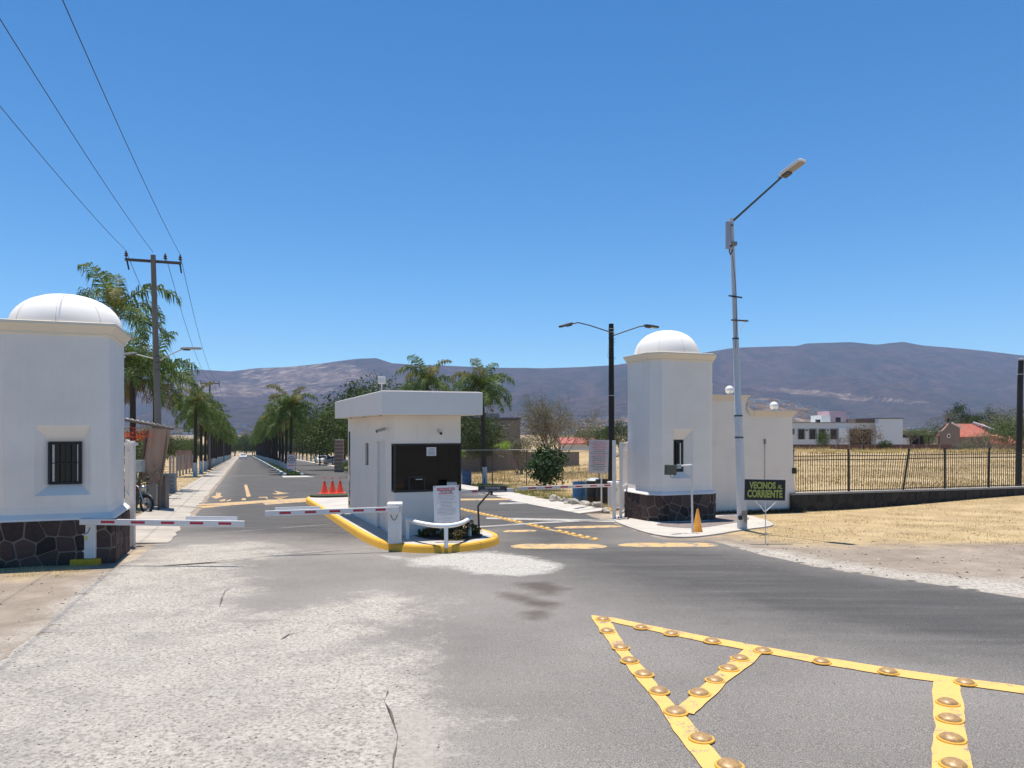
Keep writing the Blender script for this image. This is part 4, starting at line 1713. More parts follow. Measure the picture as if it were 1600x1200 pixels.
# --- tag reader on a white post, yellow cone -------------------------------------------------
f1 = gp(1082, 834)
rd = thing("tag_reader", f1, "olive grey reader box on the arm of a slim white post before the right tower", "reader post")
tp = at(1080.5, 726, f1.y)
MB().tube([f1 - Vector((0, 0, .03)), tp], .027, 10).build("post", white_metal, rd, smooth=40)
MB().tube([tp - Vector((0, 0, .01)), at(1059, 728, f1.y - .02)], .022, 8).build("arm", white_metal, rd)
MB().beam(at(1064, 729, f1.y), at(1058, 729, f1.y), .10, .11).build("joint", grey_plastic, rd)
MB().beam(at(1056, 734.5, f1.y - .05), at(1039.5, 734, f1.y - .22), .08, .255).build("reader_box", mat("olive_box", (.10, .105, .07), .6, var=.1, bst=0), rd, bevel=.012)
MB().tube([at(1055, 742, f1.y), at(1052, 747, f1.y - .05), at(1048, 746, f1.y - .08), at(1047, 741, f1.y - .1)], .007, 6).build("cable", black_metal, rd)


def cone(loc, h, label, body, base_, group=None, collar=None, r0=None):
    r0 = r0 or h * .2
    c_ = thing("traffic_cone", loc, label, "traffic cone", group)
    MB(lambda p: (loc[0] + p[0], loc[1] + p[1], loc[2] + p[2])).box(-r0 * 1.35, r0 * 1.35, -r0 * 1.35, r0 * 1.35, 0, h * .035).build("base", base_, c_, bevel=.008)
    n_ = 24
    if collar:
        MB().lathe([(r0, h * .035), (r0 * .98, h * .05), (h * .065, h * .76)], loc, n_).build("body", body, c_, smooth=40)
        MB().lathe([(h * .065, h * .7605), (h * .048, h * .90)], loc, n_).build("reflective_collar", collar, c_, smooth=40)
        MB().lathe([(h * .048, h * .9005), (h * .055, h * .92), (h * .055, h * .96), (h * .035, h * .97), (h * .035, h)], loc, n_).build("tip", body, c_, smooth=40)
    else:
        MB().lathe([(r0, h * .035), (r0 * .97, h * .06), (r0 * .72, h * .32), (r0 * .70, h * .325), (r0 * .52, h * .62), (r0 * .50, h * .625), (h * .045, h * .97), (h * .03, h)], loc, n_).build("body", body, c_, smooth=40)
    return c_


ycone = mat("faded_yellow_plastic", (.66, .275, .03), .6, var=.12, vs=6, bst=.1)
cone(gp(1090, 833), .62, "faded yellow plastic cone beside the reader post", ycone, ycone, r0=.135)
orange = mat("orange_plastic", (.85, .085, .035), .5, var=.05, bst=0)
silver = mat("cone_collar", (.75, .68, .66), .5, var=.03, bst=0)
for i, (uu, lab) in enumerate(((507, "leftmost"), (519.5, "middle"), (531.5, "rightmost"))):
    yy = 32.6 + i * .15
    xx = (uu - 800) / F * yy
    cone((xx, yy, IZ(xx, yy) + .08), .72, "orange cone with a pale collar, %s of three at the far end of the island" % lab, orange, orange, "orange cones on the island", silver, .17)
mb = MB()
mb.prism(chaikin([BF(-.3, 14.9), BF(1.5, 14.9), BF(1.6, 16.3), BF(-.3, 16.3)], 2), lambda x, y: gz(x, y) + .1, lambda x, y: gz(x, y) + .235)
cb_ = mb.build("cone_bed", mat("turf_strip", (.07, .075, .035), 1, var=.25, vs=9, bs=30, bst=1, bd=.03))
tag(cb_, kind='structure')

# --- lamp posts ---------------------------------------------------------------------------------


def lamp_head(parent, p, d, L, wd, m_top, tilt, name="lamp_head"):
    """slim LED head: body, lens underneath, neck"""
    d = Vector(d).normalized()
    s_ = d.cross(Vector((0, 0, 1))).normalized()
    up = s_.cross(d).normalized()
    X = lambda q: tuple(Vector(p) + d * q[0] + s_ * q[1] + up * q[2])
    mb = MB(X)
    out = [(0, -.28), (.06, -.42), (.55, -.5), (.93, -.46), (1.0, -.3), (1.0, .3), (.93, .46), (.55, .5), (.06, .42), (0, .28)]
    mb.prism([(a * L, b_ * wd) for a, b_ in out], 0.0, .07)
    hd_ = mb.build(name, m_top, parent, bevel=.012)
    MB(X).box(L * .42, L * .95, -wd * .36, wd * .36, -.012, -.001).build("lens", mat("led_lens", (.30, .29, .26), .3, var=.1, vs=20, bst=0), hd_)
    MB(X).box(L * .08, L * .38, -wd * .3, wd * .3, -.05, -.001).build("driver_box", dark_metal, hd_)
    MB(X).tube([(-.06, 0, .02), (.12, 0, .02)], .035, 8).build("neck", dark_metal, hd_)


fw = gp(1160, 828)
tpw = at(1143, 346, fw.y)
lp = thing("street_lamp", fw, "tall leaning white lamp post with one raised arm and an antenna panel, right of centre", "street lamp")
pole_white = mat("white_painted_pole", (.62, .63, .64), .6, var=.10, vs=3, streak=True, col2=(.46, .44, .42), bs=50, bst=.15)
zs = [0, .3, .301, .6, .601, 1.0]
N_ = 12
pp = [fw.lerp(tpw, q) for q in (0, .065, .37, .371, .62, .621, 1.0)]
MB().tube([pp[0] - Vector((0, 0, .1)), pp[1], pp[2]], [.135, .125, .105], 16).build("pole", pole_white, lp, smooth=40)
MB().tube([pp[2], pp[3], pp[4]], [.098, .095, .080], 16).build("pole_section", pole_white, lp, smooth=40)
MB().tube([pp[4], pp[5], pp[6]], [.073, .070, .055], 16).build("pole_section", pole_white, lp, smooth=40)
for q, rr in ((.37, .112), (.62, .088), (.30, .116)):
    c_ = fw.lerp(tpw, q)
    MB().lathe([(rr, -.02), (rr, .02)], c_, 16).build("band", dark_metal, lp)
MB().lathe([(.129, 0), (.129, .36)], fw.lerp(tpw, .02), 16).build("bare_foot", mat("bare_concrete_foot", (.33, .28, .23), .9, var=.25, vs=8, bst=.4), lp)
MB().beam(at(1156.5, 806, fw.y - .13), at(1157, 812, fw.y - .13), .09, .09).build("hand_hole", black_metal, lp)
a0 = at(1145.5, 345, fw.y)
a1 = at(1221, 277, fw.y - 1.35)
MB().tube([a0, a1], [.032, .026], 10).build("arm", mat("dark_green_metal", (.04, .065, .06), .5, var=.15, bst=0), lp, smooth=40)
dl = (at(1249, 257, fw.y - 1.75) - a1)
lamp_head(lp, a1, dl, .66, .30, white_metal, 0)
MB().tube([tpw, tpw + Vector((0, 0, .08))], .06, 12).build("cap", white_metal, lp)
ant = MB()
pa_, pb_ = at(1137, 346, fw.y - .12), at(1137, 389, fw.y - .12)
ant.beam(pa_, pb_, .11, .07, up=(0, 1, 0))
ant.build("antenna_panel", mat("antenna_grey", (.40, .38, .44), .5, var=.05, bst=0), lp, bevel=.008)
for v_ in (352, 384):
    MB().beam(at(1138, v_, fw.y - .08), at(1145, v_, fw.y - .05), .05, .04).build("antenna_bracket", dark_metal, lp)
MB().tube([at(1141.5, 350, fw.y - .1), at(1142, 380, fw.y - .1)], .014, 6).build("antenna_rail", grey_plastic, lp)
MB().beam(at(1143, 381, fw.y - .1), at(1151, 381, fw.y - .1), .10, .10).build("radio_box", mat("tan_box", (.28, .24, .20), .6, bst=0), lp)
MB().tube([at(1141, 384, fw.y - .1), at(1139.5, 392, fw.y - .12), at(1141, 398, fw.y - .08), at(1145, 390, fw.y - .08)], .016, 6).build("cable", black_metal, lp)
MB().beam(at(1138.5, 462, fw.y - .09), at(1159.5, 465, fw.y - .09), .035, .035).build("black_crossbar", black_metal, lp)
MB().beam(at(1142.5, 500, fw.y - .09), at(1169, 501.5, fw.y - .09), .035, .04).build("rusty_crossbar", mat("rusty_bar", (.22, .15, .12), .8, var=.3, bst=0), lp)
MB().tube([at(1165, 502, fw.y - .07), at(1156, 518, fw.y - .07)], .010, 6).build("brace", white_metal, lp)
cbp = [at(1146 + (v_ - 400) * .034 + 2.5 * math.sin(v_ * .03), v_, fw.y - .12) for v_ in range(400, 560, 16)]
MB().tube(cbp, .008, 5).build("cable", dark_metal, lp)

yd = 28.6
fd = Vector(((955 - 800) / F * yd, yd, gz((955 - 800) / F * yd, yd)))
dp = thing("street_lamp", fd, "black wooden pole with two spread lamp arms beside the right gate", "street lamp")
td = at(955, 506, yd)
MB().tube([fd - Vector((0, 0, .1)), fd.lerp(td, .5) + Vector((.01, 0, 0)), td], [.125, .112, .095], 14).build("pole", tar_wood, dp, smooth=40)
la = at(893, 506.5, yd - 1.0)
MB().tube([at(951, 518, yd), at(920, 508, yd - .5), at(903, 504, yd - .8), la], .022, 8).build("arm", dark_metal, dp, smooth=40)
lamp_head(dp, la, at(871, 513, yd - 1.5) - la, .62, .25, dark_metal, 0)
ra_ = at(1008, 509.5, yd + .6)
MB().tube([at(959, 524, yd), at(985, 515, yd + .3), at(1000, 510, yd + .5), ra_], .022, 8).build("arm", dark_metal, dp, smooth=40)
lamp_head(dp, ra_, at(1034, 514, yd + .9) - ra_, .60, .25, dark_metal, 0)
for k2 in range(5):
    r = random.Random(k2)
    pts_ = [at(955 + r.uniform(-7, 9), 520 + k2 * 7 + i * 5 * r.uniform(.6, 1.4), yd - .13 - r.random() * .1) for i in range(5)]
    MB().tube(pts_, .006, 4).build("loose_wire", black_metal, dp)
for v_ in (618, 514, 519):
    p_ = at(955, v_, yd)
    MB().lathe([(.125, -.012), (.125, .012)], p_, 14).build("band", grey_plastic, dp)

# far right pole in the field
yr = 31.5
fr_ = Vector(((1591 - 800) / F * yr, yr, 0))
fr_.z = gz(fr_.x, fr_.y)
rp = thing("wooden_pole", fr_, "thick dark wooden pole with a pale top at the right edge, behind the fence", "pole")
MB().tube([fr_ - Vector((0, 0, .1)), at(1594, 600, yr), at(1595.5, 563, yr)], [.125, .11, .10], 14).build("shaft", mat("dark_wood_pole", (.035, .032, .030), .85, var=.3, vs=6, streak=True, bst=.5), rp, smooth=40)
MB().lathe([(.12, -.03), (.12, .03), (.06, .05)], at(1595.5, 562, yr), 14).build("cap", grey_plastic, rp)
MB().lathe([(.137, -.01), (.137, .02)], at(1594, 585, yr), 14).build("band", grey_plastic, rp)

# --- utility pole with wires ---------------------------------------------------------------------


def utility_pole(x, y, H, label, back_t, fwd_t, lean=0.0, lamps=False, wire_fwd=True):
    z = gz(x, y)
    u_ = thing("utility_pole", (x, y, z), label, "utility pole", "power line poles along the avenue")
    top = Vector((x - lean, y, z + H))
    MB().tube([(x, y, z - .1), ((x + top.x) / 2, y, z + H / 2), tuple(top)], [.135, .12, .09], 14).build("pole", concrete_pole, u_, smooth=40)
    r_ = Vector((CS, SN, 0))
    d_ = Vector((-SN, CS, 0))
    cz = top + Vector((0, 0, -.22))
    arm = MB().beam(cz - r_ * 1.0 + d_ * .12, cz + r_ * 1.0 + d_ * .12, .09, .10).build("crossarm", mat("arm_metal", (.10, .075, .065), .7, var=.2, bst=0), u_)
    for k2 in (-.96, .42, .96):
        b_ = cz + r_ * k2 + d_ * .12 + Vector((0, 0, .05))
        MB().lathe([(.02, 0), (.02, .06), (.07, .08), (.075, .11), (.035, .13), (.03, .15), (.065, .17), (.065, .20), (.03, .22), (.03, .28)], b_, 10).build("insulator", mat("insulator_brown", (.10, .035, .025), .3, var=.1, bst=0), u_, smooth=40)
    for k2 in (-.94, .94):
        b_ = cz + r_ * k2 + d_ * .17
        MB().tube([b_ + Vector((0, 0, .0)), b_ + r_ * (.07 if k2 < 0 else .06) + Vector((0, 0, -.38))], [.035, .03], 8).build("strain_insulator", black_metal, u_)
    if lamps:
        ar = at(262, 556, y - .3)
        MB().tube([at(250, 563, y), ar, at(285, 545.5, y - .5)], .022, 8).build("lamp_arm", grey_plastic, u_, smooth=40)
        lamp_head(u_, at(285, 545.5, y - .5), at(316, 545.5, y - .6) - at(285, 545.5, y - .5), .75, .24, grey_plastic, 0)
        MB().tube([at(243, 561, y), at(222, 556, y + .3), at(212, 553, y + .5)], .022, 8).build("lamp_arm", grey_plastic, u_, smooth=40)
        lamp_head(u_, at(213, 553, y + .5), at(190, 555, y + .8) - at(213, 553, y + .5), .6, .24, grey_plastic, 0)
        for v_ in (557, 567, 578):
            MB().lathe([(.128, -.012), (.128, .012)], at(245.5, v_, y), 14).build("band", dark_metal, u_)
    return cz, r_, d_, u_


ups = []
for i, (s_, t_, H_) in enumerate(((-3.07, 31.9, 9.75), (-3.6, 89.5, 9.9), (-3.6, 150.0, 9.9))):
    x, y = AV(s_, t_)
    lab = ("tall concrete power pole between the nearest palms, carrying wires over the left tower",
           "second power pole along the left verge, rising behind the palms", "farthest power pole along the left verge")[i]
    cz, r_, d_, u_ = utility_pole(x, y, H_, lab, 0, 0, .28 if i == 0 else 0, i == 0)
    ups.append((cz, r_, d_, u_))
wire_m = mat("wire_black", (.012, .012, .014), .6, var=0, bst=0)
wb = AV(-3.2, -28)
prev = Vector((wb[0], wb[1], 8.8))
chain = [prev] + [c_[0] for c_ in ups]
for i in range(3):
    a, b_ = chain[i], chain[i + 1]
    for k2, lab in ((-.96, "left"), (.0 if i == 0 else .42, "middle"), (.96, "right")):
        pts_ = []
        r_ = ups[0][1]
        for q in range(25):
            f = q / 24
            p_ = a.lerp(b_, f) + r_ * k2 + Vector((0, 0, .33 if i == 0 else -.3 + .5 * 0))
            if i > 0:
                p_.z += .33 + .3
            p_.z -= 4 * (1.5 if i else 1.2) * f * (1 - f)
            pts_.append(p_)
        wr = MB().tube(pts_, 0.0075 if i == 0 else .010, 5).build("power_line", wire_m, org=pts_[-1])
        tag(wr, "%s wire of the three %s" % (lab, ("running from the near pole over the left tower", "between the near power pole and the second", "between the two farther power poles")[i]),
            "power line", "power lines")

# --- gates ---------------------------------------------------------------------------------------


def gate(p0, p1, zt, zb_, label, pitch):
    p0, p1 = Vector(p0), Vector(p1)
    g_ = thing("metal_gate", (p0.x, p0.y, zb_), label, "gate", "white metal gates folded back beside the towers")
    d = (p1 - p0).normalized()
    for q in (p0, p1):
        MB().beam((q.x, q.y, zb_), (q.x, q.y, zt), .085, .085, up=(0, 1, 0)).build("post", white_metal, g_)
    for z in (zt - .05, zt - .30, zb_ + .95, zb_ + .15):
        MB().beam((p0.x + d.x * .045, p0.y + d.y * .045, z), (p1.x - d.x * .045, p1.y - d.y * .045, z), .04, .05).build("rail", white_metal, g_)
    L = (p1 - p0).length
    n_ = int(L / pitch)
    for i in range(1, n_):
        q = p0 + d * L * i / n_
        MB().beam((q.x, q.y, zb_ + .18), (q.x, q.y, zt - .09), .02, .02, up=(0, 1, 0)).build("bar", white_metal, g_)
    return g_


gx = at(970, 700, 22.9)
zb_ = gz(gx.x, gx.y)
gR = gate((gx.x, gx.y), tuple(at(981, 700, 24.6)[:2]), zat(691, 22.9), zb_ + .02, "white barred gate folded back along the right tower", .2)
q = at(959.5, 700, 22.7)
MB().beam((q.x, q.y, gz(q.x, q.y)), (q.x, q.y, zat(688, 22.7)), .10, .10, up=(0, 1, 0)).build("end_post", white_metal, gR)
for zz in (.35, 1.2, 2.0):
    MB().beam((q.x + .05, q.y, zb_ + zz), (gx.x - .045, gx.y, zb_ + zz), .03, .03).build("hinge", white_metal, gR)
for uu in (961, 967):
    c_ = at(uu, 808, 22.8)
    MB(lambda p: (c_.x + p[0], c_.y + p[1], zb_ + .06 + p[2])).sphere((0, 0, 0), .05, n=10).build("wheel", grey_plastic, gR, smooth=60)
gx = at(207.5, 700, 16.3)
zb2 = gz(gx.x, gx.y)
gL = gate((gx.x, gx.y), tuple(at(199, 700, 18.9)[:2]), zat(689, 16.3), zb2 + .02, "white barred gate folded back beside the left tower", .7)
q = at(212, 728, 16.6)
MB().beam(q, q + Vector((.17, 0, 0)), .16, .26).build("lock_box", mat("galvanised_box", (.40, .44, .44), .4, .3, var=.15, vs=8, bst=0), gL)
MB().beam(at(197, 694, 16.4), at(212, 694, 16.2), .12, .06).build("top_plate", white_metal, gL)

# ================================================================== MARKINGS
ypaint = paint_material("yellow_road_paint", (0.73, 0.42, 0.10), 0.548, (.50, .40, .24))
ypaint_old = paint_material("old_yellow_paint", (0.56, 0.34, 0.12), 0.51, (.55, .46, .33))
wpaint = paint_material("pale_sealant", (0.40, 0.37, 0.33), 0.52, (.5, .47, .43))


def P2(u, v):
    return tuple(gp(u, v)[:2])


def mark(name, poly, m, lift=.009, rough=.010, seed=0, step=.05):
    p = rough_edge(poly, step, rough, seed)
    mb = MB()
    mb.face([(x, y, gz(x, y) + .004 + lift + max(0, y - 30) * .0008) for x, y in p])
    return tag(mb.build(name, m), kind='structure')


# triangle on the forecourt
mark("yellow_line", G([(924, 963), (958, 966.5), (1052, 986), (1115, 998), (1200, 1013), (1285, 1029), (1390, 1045.5), (1510, 1062), (1602, 1074), (1760, 1098), (1760, 1112), (1602, 1086), (1508, 1073), (1385, 1056), (1280, 1038), (1195, 1022), (1110, 1006), (1048, 993), (955, 973), (930, 974)]), ypaint, .008)
mark("yellow_line", G([(925, 966), (953, 972), (976, 1012), (1008, 1048), (1046, 1093), (1086, 1140), (1130, 1190), (1190, 1262), (1148, 1262), (1098, 1200), (1046, 1132), (1008, 1080), (970, 1030), (938, 985)]), ypaint, .0095, seed=2)
mark("yellow_line", G([(1165, 1014), (1197, 1019), (1170, 1042), (1132, 1073), (1084, 1119), (1052, 1112), (1082, 1088), (1112, 1060), (1142, 1034)]), ypaint, .011, seed=3)
mark("yellow_line", G([(1459, 1066), (1499, 1070), (1503, 1095), (1512, 1150), (1522, 1215), (1530, 1262), (1452, 1262), (1458, 1200), (1459, 1140), (1458, 1095)]), ypaint, .0095, seed=4)

stud_dome = mat("worn_stud_bronze", (.27, .16, .075), .45, .05, var=.25, vs=30, col2=(.56, .34, .11), bst=.1)
stud_base = mat("stud_base_yellow", (.70, .36, .04), .6, var=.12, vs=20, bst=.1)
smb = MB()
smb.lathe([(.094, 0), (.096, .006), (.093, .012), (.080, .014)], (0, 0, 0), 20)
base_me = smb.mesh("stud_base", [stud_base], smooth=40)
smb = MB()
smb.lathe([(.081, .010), (.079, .018), (.070, .032), (.055, .044), (.036, .052), (.018, .0555), (0, .0565)], (0, 0, 0), 22)
dome_me = smb.mesh("stud_dome", [stud_dome], smooth=60)
rows = [("upper slanting line", [(942, 967), (1002, 980), (1049, 990), (1113, 1002), (1192, 1017), (1284, 1034), (1388, 1050), (1508, 1067), (1660, 1090)]),
        ("left leg of the triangle", [(949, 986), (970, 1012), (984, 1033), (1006, 1054), (1030, 1081), (1056, 1113), (1096, 1155), (1140, 1198)]),
        ("short inner line", [(1156, 1029), (1139, 1045), (1117, 1063), (1093, 1084)]),
        ("broad line at lower right", [(1481, 1099), (1484, 1125), (1487, 1156), (1491, 1197)])]
ordn = ["first", "second", "third", "fourth", "fifth", "sixth", "seventh", "eighth", "ninth"]
for lab, pts_ in rows:
    for i, (u, v) in enumerate(pts_):
        p_ = gp(u, v + 3)
        p_.z += .013
        e_ = thing("road_stud", p_, "bronze dome road stud, %s from the far end on the %s" % (ordn[i], lab), "road stud", "domed road studs on the yellow lines")
        sc_ = rng.uniform(.95, 1.04)
        za = rng.uniform(0, 6)
        tl_ = (rng.uniform(-.05, .05), rng.uniform(-.05, .05))
        inst("base", base_me, e_, sc=(sc_,) * 3, rot=(0, 0, za))
        inst("dome", dome_me, e_, sc=(sc_, sc_, sc_ * rng.uniform(.70, .84)), rot=(*tl_, za), loc=(0, 0, .002))
# double file of studs down the right lane
smb = MB()
smb.lathe([(.095, 0), (.09, .02), (.06, .045), (.03, .055), (0, .057)], (0, 0, 0), 14)
lane_me = smb.mesh("lane_stud", [mat("lane_stud_yellow", (.66, .38, .09), .5, var=.2, vs=15, bst=0)], smooth=60)
A_, B_ = Vector(P2(706, 793)), Vector(P2(930, 844))
L_ = (B_ - A_).length
nst = 30
for i in range(nst):
    f = i / (nst - 1)
    if .60 < f < .64 or .76 < f < .80:
        continue
    q = A_.lerp(B_, f)
    o = inst("lane_stud", lane_me, None, (q.x, q.y, gz(q.x, q.y) + .006))
    tag(o, "low yellow stud in the line running down the right lane", "road stud", "yellow studs down the right lane")
mark("yellow_line", band((*A_, 0), (*B_, 0), .16), ypaint_old, .004, .02)
# low humps with worn yellow crowns


def hump(name, p, q, wd, h, m, lbl):
    p, q = Vector(p), Vector(q)
    d = (q - p).normalized()
    n_ = Vector((-d.y, d.x))
    L = (q - p).length
    mb = MB()
    nu, nv = 24, 6
    g_ = []
    for i in range(nu + 1):
        f = i / nu
        tap = min(1, (f * 6)) * min(1, (1 - f) * 6)
        tap = math.sqrt(max(0, tap))
        row = []
        for j in range(nv + 1):
            s_ = (j / nv - .5)
            c_ = p + d * L * f + n_ * wd * s_ * (0.25 + .75 * tap) * (1 + .15 * noise.noise(Vector((i * .7, j, 3))))
            row.append(mb.v((c_.x, c_.y, gz(c_.x, c_.y) + .006 + h * tap * math.cos(s_ * math.pi))))
        g_.append(row)
    for i in range(nu):
        for j in range(nv):
            mb.Fc.append([g_[i][j], g_[i + 1][j], g_[i + 1][j + 1], g_[i][j + 1]])
            mb.M.append(0)
    return tag(mb.build(name, m, smooth=180), kind='structure')


hump_m = paint_material("worn_hump_paint", (0.54, 0.33, 0.11), 0.515, (.66, .58, .46))
hump("speed_hump", P2(798, 854), P2(948, 854), .80, .045, hump_m, "")
hump("speed_hump", P2(966, 852), P2(1122, 852), .62, .045, hump_m, "")
hump("speed_hump", P2(786, 831), P2(838, 829.5), .34, .03, ypaint_old, "")
hump("speed_hump", P2(866, 825), P2(972, 822.5), .5, .03, ypaint_old, "")
hump("speed_hump", P2(690, 781), P2(806, 780), 1.1, .03, ypaint_old, "")
mark("pale_line", G([(780, 786), (905, 783), (905, 785), (780, 788.5)]), wpaint)
mark("pale_line", G([(760, 809), (960, 813), (1000, 811), (1000, 814), (960, 816.5), (760, 811.5)]), wpaint)
mark("pale_line", G([(745, 823), (850, 816), (960, 812), (960, 813.5), (850, 818), (745, 825)]), wpaint)
# left lane: double band, arrows, dash, concrete joints
mark("yellow_line", G([(268, 795), (330, 790), (400, 784), (418, 781), (446, 781), (440, 784), (360, 790), (272, 799)]), ypaint_old, .006, .015)
mark("yellow_line", G([(300, 789), (420, 781.5), (500, 777.5), (500, 780.5), (425, 785), (300, 791)]), ypaint_old, .008, .015)
mark("yellow_line", G([(410, 786), (500, 780), (500, 783), (415, 789)]), ypaint_old, .006, .015)
mark("painted_arrow", G([(338, 770), (346, 771), (344, 775), (349, 776), (337, 780), (330, 776), (337, 775)]), ypaint_old, .006, .01)
mark("painted_arrow", G([(428, 767), (442, 770), (452, 771), (434, 773), (424, 772), (434, 771)]), ypaint_old, .006, .01)
mark("lane_dash", G([(381.5, 758), (386, 758), (392, 776), (385.5, 777)]), ypaint_old, .006, .01)
mark("painted_letter", G([(343, 782), (352, 780), (352, 783), (344, 784)]), ypaint_old, .006, .006)
mark("painted_letter", G([(354, 782), (361, 780.5), (361, 782.5), (355, 783.5)]), ypaint_old, .006, .006)
mark("painted_letter", G([(378, 779), (384, 779), (384, 782), (377, 781.5)]), ypaint_old, .006, .006)
mark("painted_letter", G([(404, 777), (418, 776.5), (418, 780), (414, 778), (404, 778.2)]), ypaint_old, .006, .006)
mark("painted_letter", G([(425, 777), (438, 779), (452, 775.5), (438, 780.3)]), ypaint_old, .006, .006)
for a, b_ in (([(273, 836), (340, 833), (430, 826), (530, 818), (558, 816)], .05), ([(232, 852), (300, 851), (400, 845), (470, 841)], .04), ([(530, 837), (560, 835), (575, 834)], .04),
              ([(236, 886), (330, 878), (420, 868), (500, 862), (585, 856)], .06)):
    up_ = G(a)
    lo_ = [(x - .0, y - b_ * (1 + .5 * noise.noise(Vector((x, 0, 0))))) for x, y in up_][::-1]
    mark("joint_line", up_ + lo_, wpaint, .005, .015, step=.15)
crk = mat("crack_dark", (.13, .115, .10), 1, bst=0)
for pts_ in ([(150, 888), (190, 886.5), (232, 885), (275, 884), (320, 880), (352, 879), (400, 873)], [(440, 843), (452, 842.5), (462, 842)], [(420, 872), (470, 867), (530, 861)], [(606, 1082), (600, 1098), (610, 1112), (614, 1130), (621, 1150), (619, 1170), (615, 1185), (613, 1215)], [(366, 918), (352, 924), (347, 935), (343, 950)], [(440, 1000), (452, 992), (468, 990)]):
    w_ = G(pts_)
    up_ = [(x, y) for x, y in w_]
    dn_ = [(x + .003, y - .005) for x, y in w_][::-1]
    mark("crack", up_ + dn_, crk, .0045 + .006, .010, step=.05)

# --- pavement round the right tower ----------------------------------------------------------
apron = chaikin(G([(952, 806), (975, 806), (1000, 790), (1110, 800), (1165, 805), (1200, 815), (1214, 823), (1160, 829), (1112, 838), (1062, 842), (1020, 837), (985, 826), (960, 816)]), 2)
mb = MB()
mb.prism(apron, lambda x, y: gz(x, y) - .05, lambda x, y: gz(x, y) + .035)
tag(mb.build("pavement", concrete), kind='structure')
cob = G([(1040, 818), (1110, 818), (1118, 808), (1160, 806), (1176, 814), (1140, 820), (1090, 828), (1050, 826), (1020, 822)])
mb = MB()
mb.face([(x, y, gz(x, y) + .041) for x, y in chaikin(cob, 2)])
tag(mb.build("cobble_strip", mat("cobble_strip", (.24, .195, .175), .95, var=.25, vs=8, bs=14, bst=1, bd=.03)), kind='structure')
# kerb and apron along the right verge, in slabs
kr = thing("kerb_strip", (*AV(11.3, 30), gz(*AV(11.3, 30))), None, None)
kr['kind'] = 'structure'
t = 22.6
while t < 300:
    L = 2.4 if t < 70 else 10
    s0 = 10.55 + .5 * smooth(26, 34, t)
    s1 = s0 + (1.15 if t < 60 else .9)
    poly = [AV(s0, t + .012), AV(s1, t + .012), AV(s1, t + L - .012), AV(s0, t + L - .012)]
    mb = MB()
    mb.prism(poly, lambda x, y: gz(x, y) - .1, lambda x, y: gz(x, y) + .02 + .10 * smooth(10.5, 11.6, ST(x, y)[0]) + max(0, y - 30) * .0004)
    mb.build("slab", concrete, kr)
    t += L
# median with kerb blocks and grass
med = thing("median", (*AV(3.95, 68), gz(*AV(3.95, 68))), None, None)
med['kind'] = 'structure'
t = 65.5
while t < 360:
    L = 2.0 if t < 110 else 8
    gap_ = .25 if t < 110 else .6
    for s0, s1 in ((3.15, 3.38), (4.55, 4.78)):
        mb = MB()
        mb.prism([AV(s0, t), AV(s1, t), AV(s1, t + L - gap_), AV(s0, t + L - gap_)], lambda x, y: gz(x, y) - .1, lambda x, y: gz(x, y) + .22)
        mb.build("kerb_block", mat("kerb_white", (.62, .61, .57), .9, var=.15, bst=.3), med)
    t += L
mb = MB()
mb.prism([AV(3.38, 65.7), AV(4.55, 65.7), AV(4.55, 360), AV(3.38, 360)], lambda x, y: gz(x, y) - .1, lambda x, y: gz(x, y) + .16)
mb.build("turf", mat("turf_green", (.055, .095, .025), 1, var=.25, vs=1.5, bs=20, bst=1, bd=.05), med)
mb = MB()
mb.prism([AV(2.9, 61.5), AV(5.4, 61.8), AV(4.9, 65.3), AV(3.0, 65.3)], lambda x, y: gz(x, y) - .05, lambda x, y: gz(x, y) + .025)
mb.build("nose_slab", concrete, med)

# ================================================================== FENCES
fp0 = Vector((9.75, 25.85))
fp1 = Vector((19.8, 28.75))
fd_ = (fp1 - fp0).normalized()
fend = fp0 + fd_ * 15.5
fe = thing("iron_fence", (fp0.x, fp0.y, -.5), "long black iron bar fence on a dark stone base wall, right of the stepped wall", "fence")
nr = Vector((fd_.y, -fd_.x))
# base wall
wt = zat(770, 25.9)
a, b_ = fp0 - fd_ * .15 + nr * .15, fend + nr * .15
a2, b2x = fend - nr * .15, fp0 - fd_ * .15 - nr * .15
mb = MB()
mb.prism([tuple(a), tuple(b_), tuple(a2), tuple(b2x)], lambda x, y: -1.2, lambda x, y: wt - .062)
bw = mb.build("base_wall", mortar_dark, fe)
mb = MB()
mb.prism([tuple(a + nr * .02), tuple(b_ + nr * .02), tuple(a2 - nr * .02), tuple(b2x - nr * .02)], lambda x, y: wt - .06, lambda x, y: wt)
mb.build("coping", mat("grey_coping", (.32, .30, .28), .9, var=.15, bst=.3), fe)
cladding(bw, [(tuple(a), tuple(b_))], lambda x, y: gz(x, y) - .06, wt - .07, .30, fence_stone, 5, .02, .012)
rail_top, rail_low = zat(705.5, 25.9), 0
zr1, zr2, zr3 = 1.12, .985, wt + .06
Lf = (fend - fp0).length
posts = [(.05, 0, 0), (2.35, 0, 0), (4.75, .0, .16), (6.65, 0, 0), (8.75, 0, .02), (10.9, 0, 0), (13.0, 0, 0)]
bar_me = MB().box(-.008, .008, -.008, .008, 0, 1.38).mesh("bar", [black_metal])
post_me = MB().box(-.026, .026, -.026, .026, 0, 1.52).mesh("post", [black_metal])
orgf = ORG[fe]


def fpos(l):
    return fp0 + fd_ * l


